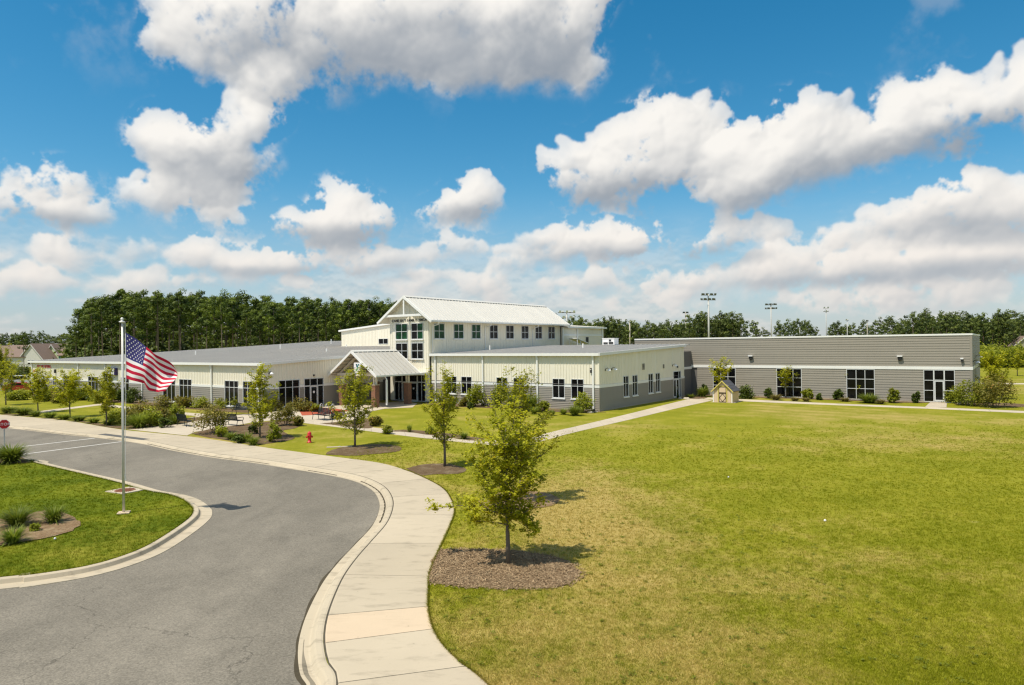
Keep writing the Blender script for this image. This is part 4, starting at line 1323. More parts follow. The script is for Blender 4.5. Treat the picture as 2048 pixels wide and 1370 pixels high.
for a in (0.17, 9.28, 19.2):
    o = MB().box(TR + 0.045, TR + 0.13, a - 0.05, a + 0.05, 5.3 + 0.03 * max(a, 0), EV - 0.62).build('downspout', M['white'], main)
    MB().tube([(TR + 0.09, a, EV - 0.64), (TR + 0.2, a, EV - 0.56), (TR + 0.95, a, EV - 0.42), (TR + 1.0, a, EV - 0.16)], 0.05, 8).build('elbow', M['white'], o)

# the gym behind
GV, GL, GR, GE, GP = 14.0, -51.4, -20.1, 8.58, 9.75
gc = (GL + GR) / 2
gz = lambda u: GP - abs(u - gc) * (GP - GE) / (gc - GL)
MB().extrude_y([(GL + 0.07, 4), (TL - 0.2, 4), (TL - 0.2, gz(TL) - 0.15), (gc, GP - 0.15), (GL + 0.07, GE - 0.15)], GV + 0.07, 26.05).build('wall', M['core'], main)
MB().extrude_y([(GL + 0.07, 4), (GR - 0.07, 4), (GR - 0.07, GE - 0.15), (gc, GP - 0.15), (GL + 0.07, GE - 0.15)], 26.06, 37.9).build('wall', M['core'], main)
gh = [(-43.4, -41.45, 6.42, 7.22)]
for a0, a1 in ((GL, gc), (gc, TL)): ribbed(main, FRONT, GV, a0, a1, 5.6, lambda a: gz(a) - 0.1, gh, M['cream'])
window(main, FRONT, GV, -43.4, -41.45, 6.42, 7.22, (0.5,), (), sill=False)
trim(main, 'base_trim', 'white', (GL - 0.1, TL, GV - 0.08, GV - 0.04, 6.05, 6.2))
for a0, a1 in ((26.05, 30.2), (30.2, 38.0)): ribbed(main, RIGHT, GR, a0, a1, 5.0, GE - 0.12, [], M['cream'])
trim(main, 'white_band', 'white', (GR, GR + 0.06, 26.3, 37.6, 7.28, 7.5))
for a in (26.2, 30.1, 37.4): trim(main, 'downspout', 'white', (GR + 0.045, GR + 0.16, a - 0.12, a + 0.12, 5.4, GE - 0.2))
trim(main, 'vent', 'dark', (GR + 0.04, GR + 0.08, 32.6, 33.3, 6.2, 7.1))
for s, u0 in ((-1, GL - 0.3), (1, GR + 0.3)):
    seamed_roof(main, 'roof', 'wroof', ([(u0, 38.2, GE), (u0, GV - 0.15, GE), (gc, GV - 0.15, GP + 0.02), (gc, 38.2, GP + 0.02)] if s < 0 else [(u0, 26.95, GE), (u0, 38.2, GE), (gc, 38.2, GP + 0.02), (gc, 26.95, GP + 0.02)]), 0.61, 'u')
    MB().box(min(u0, u0 + s * 0.12), max(u0, u0 + s * 0.12), GV - 0.2 if s < 0 else 26.9, 38.3, GE - 0.22, GE + 0.01).build('gutter', M['white'], main)
seamed_roof(main, 'roof', 'wroof', [(TL - 0.1, GV - 0.15, gz(TL) + 0.02), (TL - 0.1, 26.9, gz(TL) + 0.02), (gc, 26.9, GP + 0.02), (gc, GV - 0.15, GP + 0.02)], 0.61, 'u')
pts = [(GL - 0.4, GE - 0.22), (gc, GP - 0.2), (gc, GP + 0.04), (GL - 0.4, GE + 0.02)]
MB().extrude_y(pts, GV - 0.24, GV - 0.155).build('rake_trim', M['white'], main)
pts = [(gc, GP - 0.2), (TL, gz(TL) - 0.22), (TL, gz(TL) + 0.02), (gc, GP + 0.04)]
MB().extrude_y(pts, GV - 0.24, GV - 0.155).build('rake_trim', M['white'], main)

# the glazed entrance at the foot of the hall
window(main, FRONT, TV0, -25.6, -24.4, 2.16, 2.92, (), (), name='transom', sill=False); window(main, FRONT, TV0, -24.4, -22.1, 2.16, 2.92, (), (), name='transom', sill=False)
window(main, FRONT, TV0, -22.1, -20.9, 2.16, 2.92, (0.5,), (), name='transom', sill=False)
window(main, FRONT, TV0, -25.6, -24.4, 0.1, 2.16, (0.55,), (), name='sidelight', sill=False); window(main, FRONT, TV0, -22.1, -20.9, 0.1, 2.16, (0.5,), (), name='sidelight', sill=False)
door(main, FRONT, TV0, -24.36, -23.28, 0.03, 2.14); d = door(main, FRONT, TV0, -23.24, -22.14, 0.03, 2.14, False)
MB().prism([(0.12 * math.cos(t * math.pi / 4), 0.12 * math.sin(t * math.pi / 4)) for t in range(8)], 0, 0.004).build('notice', M['signwhite'], d, (0.55, -0.004, 1.45), (math.pi / 2, 0, 0))
trim(main, 'door_canopy', 'white', (-26.0, -20.4, -1.5, TV0 - 0.04, 3.02, 3.26))

# ---- the porch in front of it
PU, PHW, PPK, PEV, PV0, PV1 = -23.85, 3.55, 5.64, 3.22, -7.95, -1.75
porch = thing('entrance_porch', 'gabled entrance porch on brick piers with a pale standing-seam roof', 'porch', BO, -TH)
ps = (PPK - PEV) / PHW; PL = PHW / math.cos(math.atan(ps)); n = 10; pw = (PV1 - PV0) / n
pm = MB().box(0, PL, 0, pw - 0.004, -0.05, 0).box(0, PL - 0.14, 0, 0.045, 0.001, 0.08).box(PL - 0.05, PL, 0.046, pw - 0.004, -0.07, -0.051).mesh('roof_panel', M['proof'])
for i in range(n):
    link('roof_panel', pm, porch, (PU, PV0 + i * pw, PPK), (0, math.atan(ps), 0))
    link('roof_panel', pm, porch, (PU, PV0 + (i + 1) * pw - 0.004, PPK), (0, math.atan(ps), math.pi))
mb = MB()
for s in (1, -1): mb.hexa([(PU, PV0, PPK + 0.06), (PU, PV1, PPK + 0.06), (PU + s * 0.24, PV1, PPK + 0.06 - 0.24 * ps), (PU + s * 0.24, PV0, PPK + 0.06 - 0.24 * ps)][::s],
                          [(PU, PV0, PPK + 0.10), (PU, PV1, PPK + 0.10), (PU + s * 0.24, PV1, PPK + 0.10 - 0.24 * ps), (PU + s * 0.24, PV0, PPK + 0.10 - 0.24 * ps)][::s])
mb.build('ridge_cap', M['wroof'], porch)
for s in (1, -1): MB().hexa([(PU + s * 0.08, PV0 + 0.1, PPK - 0.12), (PU + s * 0.08, PV1 - 0.1, PPK - 0.12), (PU + s * 0.22, PV1 - 0.1, PPK - 0.2), (PU + s * 0.22, PV0 + 0.1, PPK - 0.2)][::s],
                            [(PU + s * 0.08, PV0 + 0.1, PPK + 0.02 - 0.08 * ps), (PU + s * 0.08, PV1 - 0.1, PPK + 0.02 - 0.08 * ps), (PU + s * 0.22, PV1 - 0.1, PPK + 0.045 - 0.22 * ps), (PU + s * 0.22, PV0 + 0.1, PPK + 0.045 - 0.22 * ps)][::s]).build('ridge_vent', M['dark'], porch)
gable_trim(porch, PU, PHW, PPK, PEV, PV0, 0.09, 0.27); gable_trim(porch, PU, PHW, PPK, PEV, PV1 + 0.09, 0.08, 0.2)
for s in (1, -1):
    u0 = PU + s * PHW
    MB().box(min(u0, u0 + s * 0.12), max(u0, u0 + s * 0.12), PV0 - 0.08, PV1 + 0.08, PEV - 0.15, PEV + 0.01).build('gutter', M['white'], porch)
    mb = MB()
    for k in range(6):                        # purlins showing under the roof
        a = (k + 0.4) / 6
        u = PU + s * PHW * a; z = PPK - PHW * a * ps - 0.10
        mb.box(u - 0.06, u + 0.06, PV0 + 0.03, PV1 - 0.03, z - 0.10, z)
    mb.build('purlins', M['soffit'], porch)
piers = [(-26.3, -7.05), (-21.4, -7.05), (-26.3, -2.5), (-21.4, -2.5)]
for u, v in piers:
    q = 0.28
    me = MB().box(u - q, u + q, v - q, v + q, 0, 2.2).mesh('pier', M['brick'])
    uvl = me.uv_layers.new(name='UVMap')
    for poly in me.polygons:
        for li in poly.loop_indices:
            co = me.vertices[me.loops[li].vertex_index].co
            uvl.data[li].uv = ((co.y if abs(poly.normal.x) > 0.5 else co.x), co.z)
    p_ = link('pier', me, porch)
    MB().box(u - q - 0.05, u + q + 0.05, v - q - 0.05, v + q + 0.05, 2.2, 2.28).build('cap', M['concrete'], p_)
    for du in (-0.16, 0.16): MB().box(u + du - 0.07, u + du + 0.07, v - 0.07, v + 0.07, 2.281, 3.1).build('post', M['cream'], porch)
for v in (-7.05, -2.5):
    trim(porch, 'beam', 'cream', (-27.0, -20.7, v - 0.11, v + 0.11, 3.1, 3.38))
    for s in (1, -1):
        pts = [(PU, PPK - 0.3), (PU, PPK - 0.52), (PU + s * 3.1, PPK - 0.52 - 3.1 * ps), (PU + s * 3.1, PPK - 0.3 - 3.1 * ps)]
        MB().extrude_y(pts if s < 0 else pts[::-1], v - 0.09, v + 0.09).build('rafter', M['soffit'], porch)
for u in (-26.3, -21.4): trim(porch, 'beam', 'cream', (u - 0.10, u + 0.10, -6.93, -2.62, 3.12, 3.37))
MB().box(PU + 3.62, PU + 3.76, -6.75, -6.6, 0.25, 2.75).build('downspout', M['white'], porch)
MB().tube([(PU + 3.69, -6.68, 2.74), (PU + 3.69, -6.68, 2.82), (PU + 3.5, -6.68, 3.0), (PU + 3.5, -6.68, 3.1)], 0.06, 8).build('elbow', M['white'], porch)

# signs
def lettering(text, size, depth, mat, name='lettering', bold=0.0):
    c = bpy.data.curves.new(name, 'FONT'); c.body = text; c.size = size; c.extrude = depth; c.align_x = 'CENTER'; c.space_character = 1.08; c.offset = bold
    o = bpy.data.objects.new(name, c); COL.objects.link(o)
    me = bpy.data.meshes.new_from_object(o.evaluated_get(bpy.context.evaluated_depsgraph_get()))
    bpy.data.objects.remove(o)
    me.materials.clear(); me.materials.append(mat); me.name = name
    return me


sg = thing('name_sign', 'dark raised letters reading CANE BAY FAMILY YMCA across the gable of the tall hall', 'sign', B(-23.2, TV0, 8.74), -TH)
x = 0.0; glyphs = []
for ch in 'CANE BAY FAMILY YMCA':
    if ch == ' ': x += 0.17; continue
    me = lettering(ch, 0.40, 0.02, M['letter'], 'letter', 0.003)
    lo_, hi_ = min(v.co.x for v in me.vertices), max(v.co.x for v in me.vertices)
    glyphs.append((me, x - lo_)); x += hi_ - lo_ + 0.05
k = 5.3 / x
for me, gx in glyphs: link('letter', me, sg, ((gx - x / 2) * k, -0.07, 0), (math.pi / 2, 0, 0), (k, 1.0, 1.0))

ys = thing('emblem_sign', 'white square sign with a bent teal Y emblem hung in the porch gable', 'sign', B(-22.72, PV0 - 0.10, 3.55), -TH)
ys.scale = (0.82, 1, 0.86)
def rounded(w, h, r, n=5):
    pts = []
    for cx, cy, a in ((w / 2 - r, h / 2 - r, 0), (-w / 2 + r, h / 2 - r, 90), (-w / 2 + r, -h / 2 + r, 180), (w / 2 - r, -h / 2 + r, 270)):
        for i in range(n): t = math.radians(a + 90 * i / (n - 1)); pts.append((cx + r * math.cos(t), cy + r * math.sin(t)))
    return pts
MB().extrude_y([(x, z + 0.5) for x, z in rounded(1.16, 1.16, 0.12)], -0.10, 0.02).build('panel', M['signwhite'], ys, (0, -0.06, 0))
def emblem(pts, y, mat, name='emblem_piece'):
    return MB().extrude_y(pts, y - 0.012, y).build(name, M[mat], ys, (0, -0.163, 0.5))
emblem([(-0.24, 0.42), (-0.07, 0.02), (0.09, 0.02), (0.02, 0.16), (0.0, 0.42)], 0.0, 'tealdark')
emblem([(0.02, 0.16), (0.17, 0.16), (0.42, 0.42), (0.18, 0.42)], 0.0, 'teal')
emblem([(-0.06, 0.018), (0.10, 0.018), (0.17, 0.158), (0.025, 0.158)], -0.002, 'teal')
emblem([(-0.30, -0.40), (-0.04, -0.40), (0.19, 0.02), (0.02, 0.0)], 0.0, 'tealgreen')
link('lettering', lettering('the', 0.17, 0.006, M['letter']), ys, (-0.38, -0.163, 0.44), (math.pi / 2, 0, 0))
MB().box(-0.62, 0.62, -0.10, 0.0, -0.28, -0.14).build('name_strip', M['signwhite'], ys)
link('lettering', lettering('FAMILY YMCA', 0.12, 0.004, M['teal']), ys, (0, -0.104, -0.255), (math.pi / 2, 0, 0))

# left end of the left wing: red letters too small to read, a red and white poster, a white box sign
rg_ = random.Random(5)
rl = thing('red_sign', 'red raised letters high on the far end of the left wing', 'sign', B(-80.6, LWV - 0.05, 3.72), -TH)
x = 0.0
for wlen in (3, 2, 6):
    for q in range(wlen):
        mb = MB().box(x, x + 0.09, -0.05, 0, 0, 0.34)
        if rg_.random() < 0.7: mb.box(x + 0.09, x + 0.27, -0.05, 0, 0.26, 0.34)
        if rg_.random() < 0.6: mb.box(x + 0.09, x + 0.25, -0.05, 0, 0.13, 0.20)
        if rg_.random() < 0.6: mb.box(x + 0.09, x + 0.27, -0.05, 0, 0.0, 0.07)
        mb.build('letter', M['signred'], rl); x += 0.37
    x += 0.3
po = thing('poster', 'red and white upright poster beside the end downspout of the left wing', 'poster', B(-81.95, LWV - 0.06, 2.3), -TH)
MB().box(0, 1.35, -0.04, 0, 0, 1.15).build('sheet', M['signwhite'], po)
for b in ((0.05, 0.5, 0.62, 1.1), (0.75, 1.3, 0.7, 1.1), (0.2, 1.15, 0.35, 0.55), (0.1, 0.6, 0.05, 0.28), (0.7, 1.3, 0.05, 0.3)):
    MB().box(b[0], b[1], -0.05, -0.041, b[2], b[3]).build('print', M['signred'], po)
ws = thing('box_sign', 'white box sign with a purple emblem and purple side on the left wing', 'sign', B(-59.2, LWV - 0.03, 2.98), -TH)
MB().box(0, 2.35, -0.32, 0, 0, 0.86).build('case', M['purple'], ws)
MB().box(0.03, 2.12, -0.345, -0.322, 0.05, 0.82).build('face', M['signwhite'], ws)
MB().extrude_y([(0.12, 0.55), (0.3, 0.2), (0.48, 0.30), (0.55, 0.62), (0.40, 0.48)], -0.362, -0.347).build('emblem', M['purple'], ws)
for k in range(9): MB().box(0.72 + k * 0.14, 0.72 + k * 0.14 + (0.09 if k != 4 else 0.03), -0.356, -0.347, 0.38, 0.50).build('letter', M['purple'], ws)

# ---- the grey annex on the right
BV, BU0, BU1, BH = 23.7, -8.0, 26.88, 6.66
ann = thing('annex_building', 'long flat-roofed annex in grey horizontal metal siding with a white band', 'building', BO, -TH)
bw = [(1.89, 4.52), (9.0, 11.62), (16.02, 18.64), (22.92, 25.5)]
b_holes = [(a, b, 0.05, 3.17) for a, b in bw]
CB0, CB1 = 3.19, 3.5
MB().box(BU0, BU1 - 0.07, BV + 0.065, 42.0, 0, 6.4).build('wall', M['core'], ann)
boards(ann, FRONT, BV, BU0, BU1 - 0.002, CB1, BH - 0.17, 0.25, [], M['grey'], split=11.6)
boards(ann, FRONT, BV, BU0 + 8, BU1 - 0.002, 0.12, CB0, 0.25, b_holes, M['grey'])
boards(ann, RIGHT, BU1, BV, 42.0, CB1, BH - 0.17, 0.25, [], M['grey'])
boards(ann, RIGHT, BU1, BV, 42.0, 0.12, CB0, 0.25, [], M['grey'])
trim(ann, 'white_band', 'white', (BU0, BU1 + 0.07, BV - 0.07, BV + 0.04, CB0 + 0.004, CB1 - 0.004), (BU1 - 0.04, BU1 + 0.068, BV + 0.042, 42.0, CB0 + 0.004, CB1 - 0.004))
trim(ann, 'coping', 'white', (BU0, BU1 + 0.08, BV - 0.08, BV + 0.25, BH - 0.168, BH), (BU1 - 0.25, BU1 + 0.078, BV + 0.252, 42.0, BH - 0.168, BH - 0.002))
trim(ann, 'corner_trim', 'grey', (BU1 - 0.16, BU1 + 0.045, BV - 0.045, BV + 0.1, 0.12, CB0), (BU1 - 0.16, BU1 + 0.045, BV - 0.045, BV + 0.1, CB1, BH - 0.172))
trim(ann, 'footing', 'concrete', (BU0 + 8, BU1 + 0.03, BV - 0.03, BV + 0.3, -0.15, 0.118), (BU1 - 0.3, BU1 + 0.03, BV + 0.31, 42.0, -0.15, 0.118))
MB().box(BU0, BU1 - 0.26, BV + 0.26, 42.0, 6.3, 6.42).build('roof', M['roof'], ann)
for a, b in bw[:3]: window(ann, FRONT, BV, a, b, 0.05, 3.17, (0.345, 0.66), (0.36, 0.675), sill=False)
a, b = bw[3]
window(ann, FRONT, BV, a, a + 0.86, 0.05, 3.17, (), (0.36, 0.675), name='sidelight', sill=False); window(ann, FRONT, BV, b - 0.86, b, 0.05, 3.17, (), (0.36, 0.675), name='sidelight', sill=False)
window(ann, FRONT, BV, a + 0.86, b - 0.86, 2.16, 3.17, (), (), name='transom', sill=False)
door(ann, FRONT, BV, a + 0.88, b - 0.88, 0.05, 2.15)
wall_lamp(ann, FRONT, BV, 6.26, 4.45, 'box'); wall_lamp(ann, FRONT, BV, 20.92, 4.42, 'box'); wall_lamp(ann, FRONT, BV, 26.1, 4.2, 'post')
wall_lamp(ann, RIGHT, BU1, 25.2, 3.9, 'shade'); wall_lamp(ann, RIGHT, BU1, 31.4, 4.3, 'shade')

# boxes and bits on and behind the roofs
hv = thing('rooftop_unit', 'white air handling unit with dark grilles at the back edge of the right roof', 'air unit', B(-9.6, 20.2, E_R + RW_S * 20.2 + 0.02), -TH)
MB().box(-0.75, 0.85, -0.5, 0.6, 0.05, 0.78).box(-0.8, 0.9, -0.55, 0.65, 0.78, 0.84).build('casing', M['signwhite'], hv)
for x0, x1, z0, z1 in ((-0.6, -0.02, 0.12, 0.34), (0.12, 0.72, 0.12, 0.38), (0.15, 0.45, 0.46, 0.66)):
    MB().box(x0, x1, -0.53, -0.502, z0, z1).build('grille', M['dark'], hv)
MB().box(-0.7, 0.8, -0.45, 0.55, -0.06, 0.048).build('kerb_frame', M['galv'], hv)
cp_ = thing('stair_canopy', 'white sloping stair canopy on thin posts beside the gym wall', 'canopy', B(-19.6, 27.0, 0), -TH)
MB().hexa([(0, 0, 6.85), (0, 3.4, 6.1), (1.4, 3.4, 6.1), (1.4, 0, 6.85)][::-1], [(0, 0, 6.95), (0, 3.4, 6.2), (1.4, 3.4, 6.2), (1.4, 0, 6.95)][::-1]).build('roof', M['white'], cp_)
for x, y, z in ((0.06, 0.1, 6.83), (1.34, 0.1, 6.83), (0.06, 1.0, 6.6), (1.34, 1.0, 6.6), (0.06, 3.3, 6.1), (1.34, 3.3, 6.1)): MB().tube([(x, y, 0), (x, y, z)], 0.05, 6).build('post', M['white'], cp_)

# ------------------------------------------------------------------ things on the ground
# flagpole and flag
FP = G(247.5, 1026)
pole = thing('flagpole', 'tall brushed metal flagpole with a round truck on the grass island', 'flagpole', FP)
MB().tube([(0, 0, 0), (0, 0, 3.5), (0.012, 0, 7.0)], [0.048, 0.045, 0.036], 14).build('shaft', M['steel'], pole, smooth=True)
MB().lathe([(0.02, 7.0), (0.10, 7.02), (0.105, 7.05), (0.04, 7.08), (0.025, 7.10), (0.05, 7.13), (0.05, 7.16), (0.02, 7.20)], 14).build('truck', M['white'], pole, smooth=True)
MB().box(-0.20, 0.20, -0.20, 0.20, -0.1, 0.035).build('footing', M['newconcrete'], pole, rot=0.35)
MB().tube([(0.12, -0.02, 7.02), (0.13, -0.02, 4.6), (0.08, -0.02, 1.3)], 0.008, 5).build('halyard', M['white'], pole)
MB().box(0.05, 0.09, -0.02, 0.02, 1.2, 1.4).build('cleat', M['steel'], pole)

# the flag droops from its hoist and folds in the wind; the fly drifts right
fl = thing('flag', 'american flag with stars and stripes drooping in the wind from the flagpole', 'flag', FP)
NS_, NT_ = 46, 26


TOP = [(0.0, 0.14, 6.64), (0.25, 0.66, 6.32), (0.5, 1.14, 5.98), (0.75, 1.60, 5.66), (0.92, 1.92, 5.42), (1.0, 2.06, 5.30)]
BOT = [(0.0, 0.14, 4.95), (0.25, 0.52, 4.86), (0.45, 0.86, 4.74), (0.62, 1.02, 4.52), (0.8, 1.38, 4.44), (1.0, 1.80, 4.47)]


def cloth(s, t):
    """s along the fly 0..1, t down the hoist 0..1: hangs from its upper corner, the fly swept down and folded"""
    q = min(max(s, 0), 1)
    tx, tz = (float(np.interp(q, [r[0] for r in TOP], [r[k] for r in TOP])) for k in (1, 2))
    bx, bz = (float(np.interp(q, [r[0] for r in BOT], [r[k] for r in BOT])) for k in (1, 2))
    tx += (s - q) * 2; bx += (s - q) * 2
    w = t + 0.06 * math.sin(math.pi * t) * q * math.sin(9 * q + 1)
    x = tx + (bx - tx) * w + 0.10 * math.sin(math.pi * t) * q * q
    z = tz + (bz - tz) * w + 0.03 * math.sin(11 * q + 4 * t) * q
    y = -0.02 + (0.15 * math.sin(8.0 * q + 2.6 * t + 0.3) + 0.09 * math.sin(17 * q - 5.0 * t)) * q ** 0.7 - 0.22 * q + 0.08 * math.sin(6 * t) * q
    return Vector((x, y, z))


def cloth_patch(s0, s1, t0, t1, ns, nt, off=0.0):
    mb = MB()
    for j in range(nt + 1):
        for i in range(ns + 1):
            s, t = s0 + (s1 - s0) * i / ns, t0 + (t1 - t0) * j / nt
            p = cloth(s, t)
            if off:
                a = cloth(s + 0.01, t) - p; b = cloth(s, t + 0.01) - p
                p = p + a.cross(b).normalized() * off
            mb.v.append(tuple(p))
    for j in range(nt):
        for i in range(ns):
            mb.f.append([j * (ns + 1) + i, j * (ns + 1) + i + 1, (j + 1) * (ns + 1) + i + 1, (j + 1) * (ns + 1) + i]); mb.m.append(0)
    return mb


for k in range(13):
    s0 = 0.40 if k < 7 else 0.0
    cloth_patch(s0, 1.0, k / 13, (k + 1) / 13, 40, 3).build('stripe', M['flagred'] if k % 2 == 0 else M['flagwhite'], fl, smooth=True)
cloth_patch(0.0, 0.40, 0.0, 7 / 13, 20, 14).build('canton', M['flagblue'], fl, smooth=True)
mb = MB()
for r in range(9):
    for c in range(6 if r % 2 == 0 else 5):
        cs = (0.40 / 12) * (2 * c + (1 if r % 2 == 0 else 2)); ct = (7 / 13) * (r + 1) / 10
        for off in (0.006, -0.006):
            vs = []
            for q in range(10):
                rad = (1.0 if q % 2 == 0 else 0.42); a = q * math.pi / 5
                s, t = cs + rad * 0.0150 * math.sin(a), ct - rad * 0.0235 * math.cos(a)
                p = cloth(s, t); e1 = cloth(s + 0.01, t) - p; e2 = cloth(s, t + 0.01) - p
                vs.append(p + e1.cross(e2).normalized() * off)
            mb.add(vs, [tuple(range(10))])
stars = mb.build('stars', M['flagwhite'], fl); stars['kind'] = 'stuff'
MB().tube([(0.14, -0.02, 6.60), (0.14, -0.02, 4.86)], 0.012, 6).build('heading', M['flagwhite'], fl)
MB().tube([(0.13, -0.02, 4.88), (0.06, -0.02, 4.60)], 0.008, 5).build('snap_line', M['flagwhite'], fl)

# stop sign
sp_ = thing('stop_sign', 'red octagonal stop sign on a grey post beside the crossing', 'sign', G(9, 905, -0.005))
MB().box(-0.03, 0.03, -0.02, 0.02, -0.1, 1.95).build('post', M['galv'], sp_)
oc = lambda r: [(r * math.cos(math.radians(22.5 + 45 * i)), r * math.sin(math.radians(22.5 + 45 * i))) for i in range(8)]
MB().extrude_y(oc(0.30), -0.035, -0.021).build('border', M['signwhite'], sp_, (0, 0, 1.68))
MB().extrude_y(oc(0.275), -0.042, -0.0355).build('face', M['signred'], sp_, (0, 0, 1.68))
me = lettering('STOP', 0.22, 0.003, M['signwhite'])
link('lettering', me, sp_, (0, -0.0455, 1.61), (math.pi / 2, 0, 0))
sp_.rotation_euler.z = math.radians(30)

# hydrant
hy = thing('fire_hydrant', 'small red fire hydrant standing on the lawn by the pavement', 'hydrant', G(619, 885), 0.5)
MB().lathe([(0.17, 0), (0.17, 0.04), (0.11, 0.05), (0.105, 0.42), (0.14, 0.43), (0.14, 0.47), (0.125, 0.48), (0.13, 0.56), (0.11, 0.63), (0.06, 0.68), (0.03, 0.69), (0.03, 0.74)], 14).build('barrel', M['red'], hy, smooth=True)
for a in (0, math.pi): MB().tube([(0, 0, 0), (0.17, 0, 0), (0.17, 0, 0), (0.21, 0, 0)], [0.05, 0.05, 0.065, 0.065], 10).build('side_nozzle', M['red'], hy, (0, 0, 0.36), a)
MB().tube([(0, 0, 0), (0.16, 0, 0), (0.16, 0, 0), (0.21, 0, 0)], [0.065, 0.065, 0.085, 0.085], 10).build('front_nozzle', M['red'], hy, (0, 0, 0.34), -math.pi / 2)


# benches
def make_bench(name, label, loc, rz, group):
    t = thing(name, label, 'bench', loc, rz, group)
    for k in range(5):
        MB().box(-0.92, 0.92, -0.045, 0.045, -0.015, 0.015).build('slat', M['benchgreen'], t, (0, -0.20 + k * 0.105, 0.44))
    for k in range(5):
        MB().box(-0.92, 0.92, -0.012, 0.012, -0.042, 0.042).build('slat', M['benchgreen'], t, (0, 0.28 + k * 0.028, 0.53 + k * 0.098), (-0.28, 0, 0))
    for s in (-1, 1):
        x = s * 0.88
        MB().tube([(x, -0.28, 0.0), (x, -0.20, 0.42), (x, 0.26, 0.42), (x, 0.34, 0.0)], 0.028, 6).build('leg', M['black'], t)
        MB().tube([(x, -0.24, 0.42), (x, -0.30, 0.62), (x, -0.22, 0.68), (x, 0.30, 0.66)], 0.024, 6).build('armrest', M['black'], t)
        MB().tube([(x, 0.26, 0.42), (x, 0.42, 0.98)], 0.026, 6).build('back_post', M['black'], t)
    return t


bg_ = 'black slatted benches round the forecourt'
make_bench('bench', 'black slatted bench in front of the bike hoops, seen from its front', G(642, 840), -0.75, bg_)
bench2 = make_bench('bench', 'black bench at the left end of the forecourt, seen from behind', G(372, 852), 2.4, bg_)
for px_, py_, rz_, lab in ((466, 851, 2.6, 'black bench seen from behind, half hidden by the big reddish shrub'), (484, 829, -0.3, 'bench facing the road before the left wing windows'), (684, 846, 1.2, 'bench end showing behind the young tree beside the hoops')):
    copy_thing(bench2, G(px_, py_), rz_, label=lab, group=bg_)

# bike hoops
hp = thing('bike_hoop', 'grey bike hoop nearest the left door of the three in the row', 'bike rack', G(643, 829), -TH + 0.5, 'grey bike hoops on the forecourt')
MB().tube([(0.0, -0.30, 0), (0, -0.30, 0.72)] + [(0, -0.30 * math.cos(a), 0.72 + 0.26 * math.sin(a)) for a in (0.4, 0.8, 1.2, 1.57, 1.94, 2.34, 2.74)] + [(0, 0.30, 0.72), (0, 0.30, 0)], 0.032, 8).build('tube', M['galv'], hp, smooth=True)
for s in (-1, 1): MB().lathe([(0.07, 0), (0.07, 0.012)], 10, c=(0, s * 0.30, 0.012)).build('foot', M['galv'], hp)
copy_thing(hp, G(654.5, 829.5), label='middle grey bike hoop of the row of three')
copy_thing(hp, G(666, 830), label='grey bike hoop nearest the porch pier of the three in the row')
fl_ = flat_poly('red_pavement', [G(*p) for p in ((598, 820.5), (640, 815.2), (672, 817.5), (699, 822), (672, 827.5), (640, 829.5), (604, 831.5))], 0.022, M['redpave'])

# drain cover by the island kerb
dc = thing('drain_cover', 'rusty round cover in a pale concrete pad beside the island kerb', 'drain cover', G(250, 981.5, 0.0), math.radians(14))
pad = [G(210, 983.5), G(245, 988.5), G(292, 979.5), G(258, 974.5)]
MB().hexa([p - Vector((0, 0, 0.1)) - dc.location for p in pad], [p + Vector((0, 0, 0.024)) - dc.location for p in pad]).build('pad', M['path'], dc, rot=-math.radians(14))
MB().lathe([(0.40, 0.02), (0.40, 0.036), (0.36, 0.04)], 20).build('lid', M['rust'], dc)
mb = MB()
for k in range(6): mb.box(-0.28, 0.28, -0.26 + k * 0.1, -0.22 + k * 0.1, 0.0405, 0.05)
mb.build('ribs', M['rust'], dc)

# small marks on the lawn
vb = thing('valve_lid', 'pale concrete valve lid lying in the lawn by the pavement', 'lid', G(679, 894), 0.2)
MB().box(-0.75, 0.75, -0.14, 0.14, -0.05, 0.03).build('slab', M['path'], vb); MB().lathe([(0.09, 0.03), (0.09, 0.045)], 10).build('cap', M['galv'], vb)
for px_, py_, r_, lab in ((1650, 1043.5, 0.042, 'small white ball lying in the open lawn'), (1457, 955.5, 0.035, 'tiny white ball in the lawn short of the shed'), (110, 1079.5, 0.038, 'small white ball on the island below the shrubs')):
    t = tag(MB().lathe([(0.001, 0), (r_ * 0.7, r_ * 0.3), (r_, r_), (r_ * 0.7, r_ * 1.7), (0.001, r_ * 2)], 10).build('ball', M['signwhite'], loc=G(px_, py_), smooth=True), lab, 'ball')
rr_ = random.Random(8)


def make_rock(seed, r):
    q = random.Random(seed); mb = MB().lathe([(0.01, 0), (r, 0.02), (r * 0.95, r * 0.3), (r * 0.55, r * 0.52), (0.01, r * 0.56)], 9)
    mb.v = [(x * q.uniform(0.8, 1.2), y * q.uniform(0.6, 1.0), z * q.uniform(0.8, 1.2)) for x, y, z in mb.v]
    return mb.mesh('rock', M['rock'])


for k, (px_, py_, r_, lab) in enumerate(((1181, 826, 0.28, 'pale flat rock under the corner downspout of the right wing'), (1192, 824.5, 0.2, 'smaller rock at the foot of the wing corner'), (1361, 798, 0.30, 'rock beside the side door of the right wing'), (1373, 798.5, 0.34, 'rock at the bend of the path near the side door'), (1921, 808.5, 0.3, 'pale rock under the shrubs right of the annex door'), (1936, 810, 0.25, 'second pale rock in the bed right of the annex door'))):
    tag(link('rock', make_rock(k, r_), None, G(px_, py_), k), lab, 'rock', 'rocks in the planting beds')

